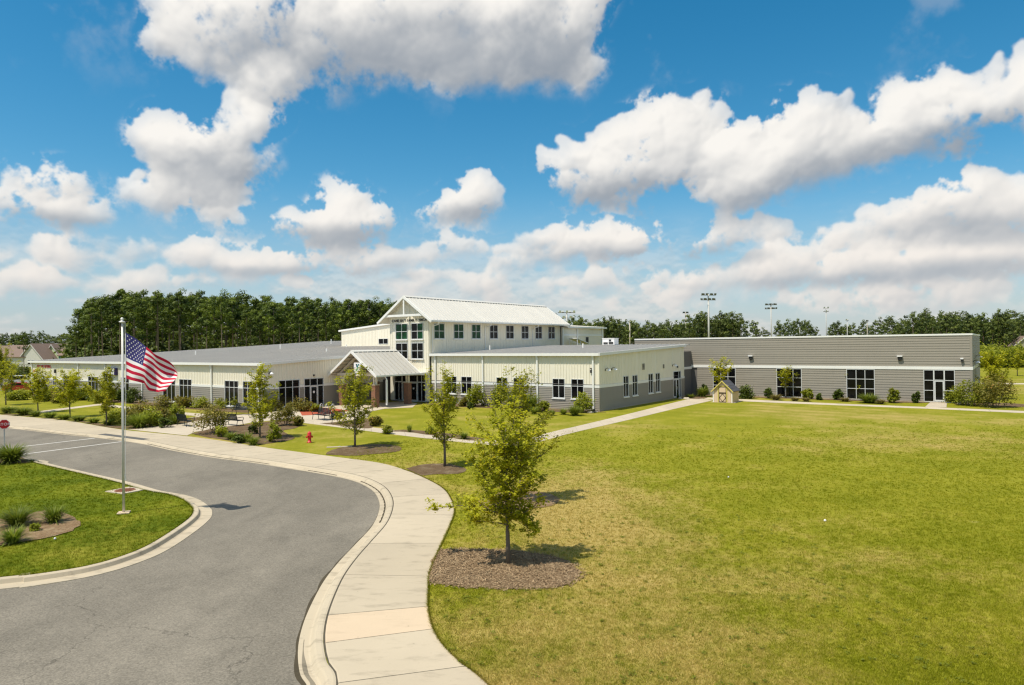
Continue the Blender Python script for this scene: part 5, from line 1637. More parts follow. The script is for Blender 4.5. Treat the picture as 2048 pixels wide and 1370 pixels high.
# playhouse shed
SH_ = B(6.25, 14.25)
sh = thing('playhouse_shed', 'small tan and yellow shed with a crossed brown half door on the lawn', 'shed', SH_, -TH)
w_, d_, he, hpk = 0.98, 2.0, 1.22, 2.22
MB().box(-w_, w_, 0.03, d_, 0.02, he).extrude_y([(-w_, he), (w_, he), (0, hpk - 0.08)], 0.031, d_).build('body', M['shedtan'], sh)
for x0, x1 in ((-w_, -0.46), (0.46, w_)):
    for k in range(3):
        a = x0 + (x1 - x0) * k / 3; MB().box(a + 0.004, a + (x1 - x0) / 3 - 0.004, -0.012, 0.028, 0.03, he).build('board', M['shedpink'], sh)
for x in (-w_ + 0.03, w_ - 0.03): MB().box(x - 0.045, x + 0.045, -0.03, -0.0125, 0.02, he + 0.02).build('corner_board', M['signwhite'], sh)
MB().box(-0.50, -0.40, -0.035, 0.0, 0.02, 1.62).box(0.40, 0.50, -0.035, 0.0, 0.02, 1.62).box(-0.50, 0.50, -0.038, 0.0, 1.621, 1.70).build('door_frame', M['shedyellow'], sh)
MB().extrude_y([(-0.62, 1.705), (0.62, 1.705), (0, hpk - 0.12)], -0.014, 0.028).build('gable_panel', M['shedpink'], sh)
MB().box(-0.395, 0.395, -0.01, 0.0, 0.98, 1.618).build('door_opening', M['shedbrown'], sh)
MB().box(-0.33, 0.33, -0.035, -0.011, 1.03, 1.52).build('upper_door', M['shedpink'], sh)
ld = MB().box(-0.39, 0.39, -0.02, -0.002, 0.04, 0.975).build('lower_door', M['shedpink'], sh)
MB().box(-0.39, -0.32, -0.045, -0.021, 0.04, 0.975).box(0.32, 0.39, -0.045, -0.021, 0.04, 0.975).box(-0.32, 0.32, -0.045, -0.021, 0.90, 0.975).box(-0.32, 0.32, -0.045, -0.021, 0.04, 0.10).build('rail', M['shedbrown'], ld)
def brace(a, b, w=0.045):
    a, b = Vector(a), Vector(b); n = Vector((-(b - a).y, (b - a).x)).normalized() * w / 2
    return MB().extrude_y([tuple(a - n), tuple(b - n), tuple(b + n), tuple(a + n)], -0.043, -0.0215).build('brace', M['shedbrown'], ld)
for a, b in (((0, 0.90), (-0.32, 0.50)), ((0, 0.90), (0.32, 0.50)), ((0, 0.10), (-0.32, 0.50)), ((0, 0.10), (0.32, 0.50))): brace(a, b)
for s in (-1, 1):
    sl = (hpk - he + 0.06) / (w_ + 0.12)
    for k in range(4):
        x0, x1 = s * (w_ + 0.14) * k / 4, s * (w_ + 0.14) * (k + 1) / 4; z0, z1 = hpk - abs(x0) * sl, hpk - abs(x1) * sl
        lo = [(x0, -0.15, z0 - 0.03), (x1, -0.15, z1 - 0.03), (x1, d_ + 0.12, z1 - 0.03), (x0, d_ + 0.12, z0 - 0.03)]
        hi = [(x0, -0.15, z0), (x1, -0.15, z1 + 0.018), (x1, d_ + 0.12, z1 + 0.018), (x0, d_ + 0.12, z0)]
        MB().hexa(lo[::s], hi[::s]).build('roof_course', M['shingle'], sh)
    pts = [(0, hpk + 0.005), (0, hpk - 0.11), (s * (w_ + 0.16), hpk - 0.11 - (w_ + 0.16) * sl), (s * (w_ + 0.16), hpk - (w_ + 0.16) * sl + 0.005)]
    MB().extrude_y(pts if s < 0 else pts[::-1], -0.19, -0.151).build('barge_board', M['shedyellow'], sh)
MB().box(-1.25, 1.25, -0.1, d_ + 0.1, -0.05, 0.018).build('base', M['path'], sh)


M['flood'] = paint('floodlight_housing', (0.16, 0.17, 0.15), 0.5, 0.2)


# sports-ground lamp masts
def mast(px_, dist, htop, head_w, rows, per, label, wood=False, r=0.16):
    d = pix_ray(px_, 690); p = Vector((d.x / d.y * dist, dist, 0))
    t = thing('light_mast', label, 'light mast', p, math.radians(-12) * (1 if px_ % 2 else -1), 'lamp masts of the sports ground')
    MB().tube([(0, 0, 0), (0, 0, htop)], [r, r * 0.7], 10).build('pole', M['wood'] if wood else M['galv'], t, smooth=True)
    fm = MB().hexa([(-0.32, -0.10, -0.32), (0.32, -0.10, -0.32), (0.24, 0.3, -0.1), (-0.24, 0.3, -0.1)], [(-0.32, -0.32, 0.26), (0.32, -0.32, 0.26), (0.24, 0.26, 0.26), (-0.24, 0.26, 0.26)]).mesh('floodlight', [M['signwhite'] if px_ % 3 == 0 else M['flood']])
    for k in range(rows):
        z = htop - 0.3 - k * 1.5
        MB().box(-head_w / 2, head_w / 2, -0.07, 0.07, z - 0.08, z + 0.08).build('crossarm', M['dark'], t)
        for q in range(per):
            x = -head_w / 2 + head_w * (q + 0.5) / per
            link('floodlight', fm, t, (x, -0.3 if (q + k) % 2 == 0 else 0.3, z + 0.30), 0 if (q + k) % 2 == 0 else math.pi)
    return t


mast(1418, 215, 21.3, 5.0, 2, 7, 'biggest lamp mast behind the annex, with two wide rows of floodlights', r=0.34)
mast(1543, 262, 20.6, 4.4, 2, 6, 'second biggest lamp mast, alone over the gap in the treeline', r=0.30)
mast(1653, 300, 21.0, 2.2, 2, 3, 'slender lamp mast with a narrow head seen edge on', r=0.24)
mast(1372, 300, 19.6, 3.0, 1, 4, 'pale lamp mast with one crossarm left of the biggest mast', True, r=0.32)
mast(1260, 250, 14.4, 0.8, 1, 1, 'plain pale pole over the back edge of the right roof', True, r=0.30)
mast(1425, 340, 17.6, 4.4, 2, 5, 'low lamp mast just right of the biggest mast', r=0.30)
mast(1399, 330, 15.6, 3.6, 2, 5, 'lowest lamp mast, left of the biggest mast', True, r=0.30)
mast(1695, 330, 16.6, 1.6, 1, 2, 'thin lamp mast with a small head right of the slender one', r=0.24)
mast(1735, 330, 16.0, 1.4, 1, 2, 'pale mast before the trees right of the middle', True, r=0.24)
mast(1600, 330, 14.4, 1.2, 1, 2, 'thin mast among the sparse pines', r=0.22)
mast(1134, 190, 15.2, 5.0, 2, 5, 'lamp mast with pale floodlights just clear of the hall roof end', r=0.25)

# houses far off on the left
def house(name, label, px_, dist, w, d, eave, ridge, walls, roofm, rz, gable_front=True, win=True):
    dd = pix_ray(px_, 700); p = Vector((dd.x / dd.y * dist, dist, 0))
    t = thing(name, label, 'house', p, rz)
    MB().box(-w / 2, w / 2, 0, d, 0, eave).build('wall', M[walls], t)
    if gable_front:
        MB().extrude_y([(-w / 2, eave), (w / 2, eave), (0, ridge)], 0.0, d).build('gable', M[walls], t)
        for s in (-1, 1):
            k = (ridge - eave) / (w / 2)
            lo = [(0, -0.4, ridge), (s * (w / 2 + 0.5), -0.4, eave - 0.5 * k), (s * (w / 2 + 0.5), d + 0.4, eave - 0.5 * k), (0, d + 0.4, ridge)]
            hi = [(a, b, c + 0.3) for a, b, c in lo]
            MB().hexa(lo[::s], hi[::s]).build('roof', M[roofm], t)
            pts = [(0, ridge + 0.32), (0, ridge - 0.15), (s * (w / 2 + 0.55), eave - 0.55 * k - 0.15), (s * (w / 2 + 0.55), eave - 0.55 * k + 0.32)]
            MB().extrude_y(pts if s < 0 else pts[::-1], -0.5, -0.41).build('barge_board', M['hwhite'], t)
    else:
        for s, y0 in ((-1, -0.4), (1, d + 0.4)):
            lo = [(-w / 2 - 0.4, y0, eave), (w / 2 + 0.4, y0, eave), (w / 2 + 0.4, d / 2, ridge), (-w / 2 - 0.4, d / 2, ridge)]
            hi = [(a, b, c + 0.25) for a, b, c in lo]
            MB().hexa(lo[::-s], hi[::-s]).build('roof', M[roofm], t)
        MB().add([(-w / 2, 0, eave), (-w / 2, d, eave), (-w / 2, d / 2, ridge), (w / 2, 0, eave), (w / 2, d, eave), (w / 2, d / 2, ridge)], [(0, 1, 2), (5, 4, 3)]).build('gable', M[walls], t)
    if win:
        for x in (-0.9, 0.9):
            f = MB().box(x - 0.7, x + 0.7, -0.08, 0.0, eave - 1.9, eave - 0.1).build('window', M['hwhite'], t)
            MB().box(x - 0.55, x + 0.55, -0.1, -0.081, eave - 1.75, eave - 0.25).build('pane', M['glass'], f)
    return t


house('house', 'low house with a long brown roof at the left edge', 6, 262, 20, 13, 3.6, 8.0, 'hwhite', 'hroof', 0.1, False, False)
house('house', 'brown roofed house between the left edge and the white gabled house', 36, 268, 13, 13, 4.0, 8.2, 'hwhite', 'hroof', 0.15, False, False)
house('house', 'white gabled house with a dark pair of windows', 62, 262, 11, 17, 2.8, 8.6, 'hwhite', 'hroof', -0.2)
house('house', 'pale green gabled house with a brown roof', 104, 268, 9, 16, 2.8, 8.3, 'hgreen', 'hroof', -0.25, win=False)
house('house', 'teal house front under a long brown roof', 141, 262, 8.6, 12, 4.0, 8.6, 'hteal', 'hroof', 0.1, False, False)
house('house', 'tan gabled house with two white windows', 168, 257, 8.4, 15, 3.6, 8.8, 'htan', 'hroof', 0.3)
house('house', 'brown roofed house half behind the pine trunks', 208, 265, 12, 14, 3.8, 9.2, 'htan', 'hroof', 0.15, False, False)
house('house', 'grey house with a shingled roof at the far right edge beyond the field', 2052, 225, 6, 12, 4.0, 7.0, 'grey', 'hroof', -0.5, True, False)


# two parked vehicles beyond the left wing
def car(name, label, loc, rz, mat, van=False):
    t = thing(name, label, 'car', loc, rz)
    hz = 1.75 if van else 1.45
    side = [(-2.2, 0.35), (2.2, 0.35), (2.25, 0.75), (1.9, 0.92), (1.0, 1.0), (0.55, hz - 0.04), (-1.1 if not van else -2.0, hz), (-1.75 if not van else -2.15, 1.05), (-2.2, 0.98)]
    MB().extrude_y(side, -0.85, 0.85).build('body', M[mat], t)
    wn = [(0.88, 1.02), (0.50, hz - 0.14), (-1.0 if not van else -1.9, hz - 0.11), (-1.55 if not van else -2.0, 1.05)]
    for y in (-0.857, 0.851): MB().extrude_y(wn, y, y + 0.006).build('side_window', M['glass'], t)
    MB().hexa([(0.98, -0.72, 1.03), (0.98, 0.72, 1.03), (0.975, 0.72, 1.02), (0.975, -0.72, 1.02)], [(0.61, -0.66, hz - 0.1), (0.61, 0.66, hz - 0.1), (0.59, 0.66, hz - 0.11), (0.59, -0.66, hz - 0.11)]).build('windscreen', M['glass'], t)
    for x in (-1.35, 1.4):
        for y in (-0.88, 0.66):
            wh = MB().tube([(x, y, 0.33), (x, y + 0.22, 0.33)], 0.33, 14).build('wheel', M['tyre'], t)
            MB().tube([(x, y - 0.01, 0.33), (x, y + 0.23, 0.33)], 0.19, 10).build('rim', M['galv'], wh)
    for y in (-0.65, 0.45): MB().box(2.2, 2.27, y, y + 0.22, 0.68, 0.82).build('headlight', M['signwhite'], t)
    return t


lot = flat_poly('parking_lot', [G(-260, 790), G(12, 781), G(62, 768), G(40, 756), G(-260, 757)], 0.012, M['asphalt'])
car('parked_car', 'red car parked beyond the far end of the left wing', G(43, 784), 0.5, 'carred')
car('parked_van', 'white van parked behind the red car', G(47, 770), 0.4, 'carwhite', True)

# ------------------------------------------------------------------ planting
def leaf_quads(P, size, rg, up=0.35, aspect=0.62, out=None):
    """one rhombic leaf at each point"""
    n = len(P)
    a = rg.normal(size=(n, 3)); a /= np.linalg.norm(a, axis=1)[:, None]
    nr = rg.normal(size=(n, 3)); nr[:, 2] = np.abs(nr[:, 2]) + up * 2; nr /= np.linalg.norm(nr, axis=1)[:, None]
    if out is not None: nr = nr * 0.55 + out; nr /= np.linalg.norm(nr, axis=1)[:, None]
    a = a - nr * np.sum(a * nr, 1)[:, None]; a /= np.linalg.norm(a, axis=1)[:, None] + 1e-9
    b = np.cross(nr, a)
    s = (size * (0.65 + 0.7 * rg.random(n)))[:, None]
    V = np.stack([P - a * s * 0.5, P + b * s * aspect * 0.5 - a * s * 0.05, P + a * s * 0.5, P - b * s * aspect * 0.5 - a * s * 0.05], 1).reshape(-1, 3)
    return V, np.arange(4 * n).reshape(-1, 4)


def young_tree(seed, H, R, n_leaf, leaf, clear=0.25, limbs=17, extra=(), vase=0.6, lean=0.0, sparse_top=0.5):
    """trunk mesh and crown mesh of a young street tree: upright limbs, leaves in clumps along the twigs"""
    rg = np.random.default_rng(seed)
    mb = MB()
    tp = []
    for i in range(8):
        t = i / 7
        tp.append((lean * t * t + 0.03 * H * 0.1 * math.sin(t * 5 + seed), 0.02 * math.sin(t * 7 + seed * 2), t * H * 0.86))
    r0 = 0.013 * H + 0.012
    mb.tube(tp, [r0 * (1 - 0.88 * i / 7) for i in range(8)], 8)
    trunk = lambda z: np.array([np.interp(z, [p[2] for p in tp], [p[0] for p in tp]), np.interp(z, [p[2] for p in tp], [p[1] for p in tp]), z])
    pts, wts = [], []
    specs = []
    for k in range(limbs):
        f = (k + 0.5) / limbs
        z0 = H * (clear + (0.80 - clear) * f ** 0.9)
        az_ = k * 2.4 + rg.random() * 0.9 + seed
        elv = math.radians(28 + 38 * f * vase + rg.normal() * 8)
        prof = math.sin(math.pi * min(0.15 + 0.85 * f, 1.0) ** 0.75) ** 0.7
        ln = R * (0.45 + 0.75 * prof) * (0.8 + 0.4 * rg.random()) / max(math.cos(elv), 0.45)
        ln = min(ln, (H * 1.02 - z0) / max(math.sin(elv), 0.1))
        specs.append((z0, az_, elv, ln, 0.35))
    for e_ in extra: specs.append(e_)
    for (z0, az_, elv, ln, curl) in specs:
        base = trunk(z0); p = base.copy(); d_el = elv
        path_ = [base]; m = 6
        for i in range(m):
            d_el += (curl * 0.25 if curl > 0 else curl * 0.3) + rg.normal() * 0.10; az_ += rg.normal() * 0.16
            p = p + np.array([math.cos(az_) * math.cos(d_el), math.sin(az_) * math.cos(d_el), math.sin(d_el)]) * ln / m
            path_.append(p)
        rb = max(0.0055 * H * (1 - 0.7 * z0 / H), 0.007)
        mb.tube([tuple(q) for q in path_], [rb * (1 - 0.8 * i / m) for i in range(m + 1)], 5, caps=False)
        path_ = np.array(path_)
        for i in range(1, m + 1):
            ntw = 3
            for _ in range(ntw):
                ta = az_ + rg.normal() * 1.2; te = rg.normal() * 0.45 + 0.25 + 0.2 * (curl > 0)
                tl = min(ln, 1.9) * (0.13 + 0.20 * rg.random()) * (1.15 - 0.4 * i / m)
                q0 = path_[i] - (path_[i] - path_[i - 1]) * rg.random()
                q1 = q0 + np.array([math.cos(ta) * math.cos(te), math.sin(ta) * math.cos(te), math.sin(te)]) * tl
                if rg.random() < 0.4: mb.tube([tuple(q0), tuple(q1)], [rb * 0.35, rb * 0.15], 3, caps=False)
                w = 1.0 - sparse_top * (q0[2] / H > 0.74) * rg.random() - 0.35 * rg.random()
                pts.append((q0, q1)); wts.append(max(w, 0.1) * tl)
    wts = np.array(wts); wts /= wts.sum()
    cnt = rg.multinomial(n_leaf, wts)
    P = []
    for (q0, q1), c in zip(pts, cnt):
        if c == 0: continue
        t = rg.random((c, 1)) ** 0.75
        P.append(q0 + (q1 - q0) * t + rg.normal(size=(c, 3)) * leaf * 0.5)
    P = np.vstack(P)
    V, F_ = leaf_quads(P, leaf, rg, 0.75)
    rnd = np.clip(rg.normal(0.5, 0.22, len(P)) + 0.12 * np.sin(P[:, 0] * 4 + P[:, 2] * 3), 0, 1)
    return mb.mesh('trunk', M['bark'], True), np_mesh('crown', V, F_, M['leaf'], rnd)


def plant_tree(name, label, loc, rz, meshes, group=None, cat='tree'):
    t = thing(name, label, cat, loc, rz, group)
    link('trunk', meshes[0], t); link('crown', meshes[1], t)
    return t


ext = ((1.55, math.radians(168), 0.16, 2.35, 0.02), (1.35, math.radians(190), 0.30, 1.3, -0.15), (1.55, math.radians(12), 0.10, 1.25, -0.9), (1.45, math.radians(-25), 0.05, 1.1, -1.0),
       (1.75, math.radians(20), 0.35, 1.3, 0.0), (1.2, math.radians(60), 0.2, 0.9, -0.4))
plant_tree('young_tree', 'nearest young tree, in the oval mulch bed beside the curving pavement', G(1017, 1128), 0.0, young_tree(3, 4.35, 1.08, 12500, 0.10, 0.23, 24, ext, 0.80, -0.05, 0.85))
plant_tree('young_tree', 'young tree behind the nearest one, in a mulch bed in the open lawn', G(1043, 1002), 1.0, young_tree(4, 4.7, 1.15, 5600, 0.105, 0.26, 18, (), 0.95, 0.0, 0.6))
plant_tree('young_tree', 'slim young tree in the mulch bed where the pavement starts to curve', G(889, 933), 2.0, young_tree(5, 4.8, 1.0, 5000, 0.12, 0.17, 19, (), 0.95, -0.1, 0.5))
plant_tree('young_tree', 'yellow-green young tree in front of the porch, right of the hydrant', G(710, 894), 0.5, young_tree(6, 4.5, 1.3, 6200, 0.13, 0.14, 20, (), 0.9))
plant_tree('young_tree', 'young tree in the planting bed left of the hydrant', G(520, 877), 1.4, young_tree(7, 4.6, 1.3, 6200, 0.13, 0.14, 20, (), 0.8))
base_a, base_b = young_tree(8, 4.4, 1.35, 5400, 0.15, 0.2, 16, (), 0.6), young_tree(9, 4.0, 1.5, 5400, 0.16, 0.2, 16, (), 0.5)
plant_tree('young_tree', 'young tree just left of the flagpole, before the white box sign', G(213, 851), 0.3, base_a)
plant_tree('young_tree', 'young tree between the box sign and the left wing end, over the thin path', G(140, 834), 1.3, base_b)
plant_tree('young_tree', 'young tree before the red letters at the far end of the left wing', G(76, 825), 2.2, base_b)
plant_tree('young_tree', 'yellowish young tree at the left edge near the pavement', G(12, 810), 0.8, young_tree(10, 4.6, 1.7, 3000, 0.16, 0.25, 15, (), 0.5))
plant_tree('young_tree', 'bushy yellow tree at the left edge beside the parked vehicles', G(4, 778), 2.8, young_tree(12, 6.4, 2.4, 3600, 0.24, 0.15, 18, (), 0.6))
plant_tree('young_tree', 'tree beyond the island whose shadow falls on its grass', G(-300, 1020), 0.0, base_a)
sap = young_tree(13, 3.6, 0.85, 1100, 0.17, 0.30, 11, (), 0.3)
sap2 = young_tree(14, 3.7, 0.9, 1200, 0.17, 0.2, 12, (), 0.2)
plant_tree('sapling', 'sapling with a pale trunk in front of the second annex window', G(1572, 796), 0.4, sap)
plant_tree('sapling', 'sapling with a pale trunk in front of the third annex window', G(1711, 798.5), 2.0, sap2)
plant_tree('sapling', 'layered sapling rising behind the playhouse shed', G(1441, 796), 1.2, young_tree(15, 5.0, 1.25, 1300, 0.2, 0.3, 10, (), 0.0))
plant_tree('young_tree', 'thin yellow sapling standing in the far field on the right', G(2035, 752), 0.2, young_tree(16, 4.5, 1.0, 900, 0.26, 0.2, 10, (), 0.5))
plant_tree('young_tree', 'conical dark young tree behind the shrubs at the annex corner', G(1988, 799), 0.6, young_tree(17, 5.2, 1.55, 4200, 0.19, 0.10, 24, (), 0.1))


def shrub_mesh(seed, w, h, n, leaf, mat, loose=0.3, stems=7, foot=0.15):
    rg = np.random.default_rng(seed)
    mb = MB(); P = []
    k = max(8, int(12 + 10 * w))
    blobs = []
    for i in range(k):
        a = rg.random() * 2 * math.pi; r = math.sqrt(rg.random()) * w * 0.42
        z = h * (foot + (0.86 - foot) * rg.random()) * (1.05 - 0.5 * (r / (w * 0.5)) ** 2)
        blobs.append((r * math.cos(a), r * math.sin(a), z, w * (0.10 + 0.10 * rg.random())))
    for j in range(stems):
        b = blobs[j % k]
        mb.tube([(b[0] * 0.12, b[1] * 0.12, 0), (b[0] * 0.6, b[1] * 0.6, b[2] * 0.55), (b[0], b[1], b[2])], [0.018, 0.013, 0.006], 5, caps=False)
    per = n // k + 1
    for (x, y, z, r) in blobs:
        q = rg.normal(size=(per, 3)); q /= np.linalg.norm(q, axis=1)[:, None]
        q *= (r * (0.55 + 0.55 * rg.random((per, 1)) + loose * np.abs(rg.normal(size=(per, 1)))))
        q[:, 2] *= 0.85
        P.append(q + (x, y, z))
    P = np.vstack(P); P = P[P[:, 2] > 0.03]
    V, F_ = leaf_quads(P, leaf, rg, 0.3)
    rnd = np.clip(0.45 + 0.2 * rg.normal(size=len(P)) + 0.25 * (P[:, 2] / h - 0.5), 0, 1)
    return mb.mesh('stems', M['bark']), np_mesh('foliage', V, F_, M[mat], rnd)


def grass_mesh(seed, w, h, n, mat, bw=0.014, droop=0.55):
    rg = np.random.default_rng(seed)
    a = rg.random(n) * 2 * math.pi; r0 = np.sqrt(rg.random(n)) * w * 0.16
    tilt = np.abs(rg.normal(0, 0.42, n)) + 0.06; L = h * (0.65 + 0.5 * rg.random(n)); q = rg.random(n)
    dirx, diry = np.cos(a), np.sin(a)
    V = []; seg_ = 4
    x, y, z = r0 * dirx, r0 * diry, np.zeros(n); t = tilt.copy()
    sx, sy = -diry, dirx
    for i in range(seg_ + 1):
        wd = bw * (1 - (i / seg_) ** 1.5) + 0.001
        V.append(np.stack([x - sx * wd, y - sy * wd, z], 1)); V.append(np.stack([x + sx * wd, y + sy * wd, z], 1))
        x = x + dirx * np.sin(t) * L / seg_ * (w / h) ** 0.4; y = y + diry * np.sin(t) * L / seg_ * (w / h) ** 0.4; z = z + np.cos(t) * L / seg_
        t = t + droop * (0.4 + 0.8 * q) * 0.7
    V = np.stack(V, 1).reshape(-1, 3); V[:, 2] = np.maximum(V[:, 2], 0.01)
    k = 2 * (seg_ + 1)
    F_ = []
    for i in range(seg_): F_.append(np.arange(n)[:, None] * k + np.array([2 * i, 2 * i + 1, 2 * i + 3, 2 * i + 2]))
    F_ = np.vstack(F_)
    rnd = np.tile(np.clip(rg.normal(0.45, 0.25, n), 0, 1), seg_)
    return np_mesh('blades', V, F_, M[mat], rnd)


_sm = {}


def shrub(label, px_, py_, wpx, hpx, mat='leafmid', leaf=None, name='shrub', n=None, group=None, loose=0.3, foot=0.15):
    """a shrub whose size is given as it shows in the photograph"""
    p = G(px_, py_); k = FPX / p.y; w, h = wpx / k, hpx / k
    key = (mat, round(w * 2) / 2, round(h * 2) / 2, foot)
    lf = leaf or max(0.055, 1.9 / k * 2)
    if key not in _sm: _sm[key] = (shrub_mesh(len(_sm) + 20, 1.0 * w, h, n or int(min(2600, 380 + 420 * w * h)), lf, mat, loose, foot=foot), w, h)
    (ms, mf), w0, h0 = _sm[key]
    t = thing(name, label, 'shrub', p, (px_ * 0.37) % 6.28, group)
    t.scale = (w / w0, w / w0, h / h0)
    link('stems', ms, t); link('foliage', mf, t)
    return t


_gm = {}


def grass(label, px_, py_, wpx, hpx, mat='blade', name='ornamental_grass', group=None, n=None):
    p = G(px_, py_); k = FPX / p.y; w, h = wpx / k, hpx / k
    key = (mat, round(w * 2) / 2, round(h * 2) / 2)
    if key not in _gm: _gm[key] = (grass_mesh(len(_gm) + 60, w, h, n or int(min(900, 160 + 330 * w * h)), mat, max(0.009, 0.55 / k)), w, h)
    me, w0, h0 = _gm[key]
    t = thing(name, label, 'grass clump', p, (px_ * 0.53) % 6.28, group)
    t.scale = (w / w0, w / w0, h / h0)
    link('blades', me, t)
    return t


# mulch beds
def bed(px_list, raw=False, z=0.018, n=60, name='mulch_bed'):
    pts = px_list if raw else [G(*p) for p in px_list]
    S, _ = spline(pts + [pts[0]], n)
    q = np.random.default_rng(len(BEDS)); S = S + q.normal(size=S.shape) * 0.028
    o = flat_poly(name, [tuple(p) for p in S[:-1]], z, M['mulch' if len(BEDS) in (0, 2, 8) else 'mulchdark'])
    BEDS.append(S[:-1]); return o


BEDS = []
def oval(cx, cy, rx, ry, n=26, wob=0.06, seed=0):
    q = random.Random(seed)
    return [(cx + rx * math.cos(2 * math.pi * i / n) * (1 + q.uniform(-wob, wob)), cy + ry * math.sin(2 * math.pi * i / n) * (1 + q.uniform(-wob, wob))) for i in range(n)]


bed([(880, 1099), (960, 1099), (1040, 1103), (1100, 1112), (1140, 1126), (1158, 1147), (1150, 1163), (1120, 1174), (1060, 1179), (960, 1177), (900, 1172), (861, 1166), (860, 1140), (868, 1117)])
bed([(812, 937), (850, 929), (895, 928), (925, 935), (932, 942), (915, 948), (870, 949), (838, 951)])
bed([(957, 1000), (990, 988), (1040, 983), (1090, 986), (1117, 997), (1105, 1011), (1050, 1019), (985, 1019), (957, 1010)])
bed([(650, 909), (668, 899), (705, 892), (745, 889), (785, 890), (803, 896), (790, 904), (740, 909), (700, 912)])
bed([(384, 867), (430, 857), (500, 848), (560, 841), (590, 843), (606, 848), (590, 857), (565, 862), (590, 876), (560, 884), (510, 889), (450, 880), (410, 874)])
bed([(640, 847), (690, 843), (738, 838), (745, 846), (740, 857), (690, 853)])
bed([(758, 867), (800, 860), (860, 863), (930, 872), (985, 880), (940, 881), (860, 870.5), (800, 863.5)])
bed([(0, 830), (26, 828), (100, 837), (170, 843), (240, 852), (330, 845), (395, 834), (415, 836), (380, 845), (300, 855), (240, 858), (130, 839.5), (40, 831.5)])
bed([(45, 1050), (60, 1028), (110, 1022), (150, 1036), (160, 1050), (140, 1064), (95, 1076), (40, 1086), (-40, 1095), (-120, 1090), (-120, 1040), (-40, 1030)], z=0.022)
bed([(0, 914), (30, 912), (52, 919), (60, 925), (30, 927), (-40, 926), (-60, 915)], z=0.02)
bed([B(-20.2, -0.1), B(-0.5, -0.05), B(-0.2, -0.9), B(-1.6, -2.1), B(-6, -2.4), B(-11, -2.2), B(-15, -2.5), B(-20.2, -1.9)], True)
bed([B(-0.4, 21.2), B(9, 22.2), B(20, 22.0), B(22.6, 22.6), B(22.6, 23.64), B(10, 23.64), B(-0.5, 23.6)], True)
bed([B(25.7, 23.64), B(25.6, 22.3), B(27.5, 21.6), B(30.5, 21.8), B(32.5, 23.2), B(31, 25.2), B(28, 26.0)], True)
bed([B(-80, -15.6), B(-60, -15.6), B(-40, -15.6), B(-28.5, -15.6), B(-29.0, -17.4), B(-40, -17.6), B(-60, -17.5), B(-80, -17.5)], True)
bed([B(0.2, 17.6), B(2.4, 17.4), B(2.8, 19.4), B(1.6, 20.6), B(0.2, 19.8)], True)

# loose bark on the nearest bed, some of it strayed into the grass
lawn_edge = [tuple(KB[i]) for i in range(0, 1100, 4)] + [tuple(SR[pairs[i]]) for i in range(1099, -1, -4)]
rg = np.random.default_rng(77)
bb = BEDS[0]; lo, hi = bb.min(0), bb.max(0)
P = rg.random((9600, 2)) * (hi - lo) * 1.06 + lo - (hi - lo) * 0.03
mid_ = bb.mean(0)
P = P[inside(P, bb) | (inside(P, mid_ + (bb - mid_) * 1.07) & ~inside(P, np.array(lawn_edge)) & (rg.random(len(P)) < 0.30))]
n = len(P); a = rg.random(n) * math.pi; ln = 0.025 + 0.04 * rg.random(n); wd = 0.006 + 0.008 * rg.random(n); z = 0.022 + 0.012 * rg.random(n); tz = rg.normal(0, 0.012, n)
dx_, dy_ = np.cos(a) * ln, np.sin(a) * ln; ex, ey = -np.sin(a) * wd, np.cos(a) * wd
V = np.stack([np.stack([P[:, 0] - dx_ - ex, P[:, 1] - dy_ - ey, z - tz], 1), np.stack([P[:, 0] + dx_ - ex, P[:, 1] + dy_ - ey, z + tz], 1),
              np.stack([P[:, 0] + dx_ + ex, P[:, 1] + dy_ + ey, z + tz], 1), np.stack([P[:, 0] - dx_ + ex, P[:, 1] - dy_ + ey, z - tz], 1)], 1).reshape(-1, 3)
chipm, T, out = new_mat('bark_chips')
at = T.node('ShaderNodeAttribute', attribute_name='rnd').outputs['Fac']
principled(T, out, T.mix(at, (0.17, 0.11, 0.06), (0.42, 0.30, 0.175)), 0.95, 0.1)
tag(link('bark_chips', np_mesh('bark_chips', V, np.arange(4 * n).reshape(-1, 4), chipm, rg.random(n) ** 1.4)), kind='stuff')

# along the front of the right wing
shrub('small dark reddish shrub below the first windows of the right wing', 926, 813, 20, 20, 'leafred')
shrub('low dark shrub right of the small reddish one under the first windows', 941, 818, 16, 14, 'leafdark')
shrub('loose yellow-green shrub beside the second downspout of the right wing', 953, 813, 34, 46, 'leafmid', loose=0.8)
shrub('shrub below the third window of the right wing, behind the young trees', 1000, 816, 34, 48, 'leafmid', loose=0.8)
shrub('green shrub below the fourth window of the right wing', 1034, 818, 32, 44, 'leafmid', loose=0.8)
grass('tall bright grass left of the third downspout of the right wing', 1060, 822, 34, 42)
grass('low bright grass in front of the tall grass at the third downspout', 1068, 828, 16, 16)
grass('small round grass clump right of the third downspout', 1104, 831, 14, 14)
grass('small round grass clump below the fifth window of the right wing', 1127, 829, 15, 15)
grass('bright grass clump below the sixth window of the right wing', 1149, 831, 26, 24)
shrub('airy shrub beside the corner downspout of the right wing', 1168, 825, 34, 42, 'leafmid', loose=0.9)
grass('small grass clump in the strip bed along the front path', 819, 864, 10, 18)
shrub('shrub in the strip bed where the front path passes the slim young tree', 862, 868, 22, 14, 'leafmid')
grass('grass clump at the right end of the strip bed', 928, 878, 16, 16)
shrub('low shrub beside the forecourt under the yellow-green tree', 752, 852, 30, 22, 'leafred')
grass('grass tuft behind the bench end', 668, 838, 22, 12)
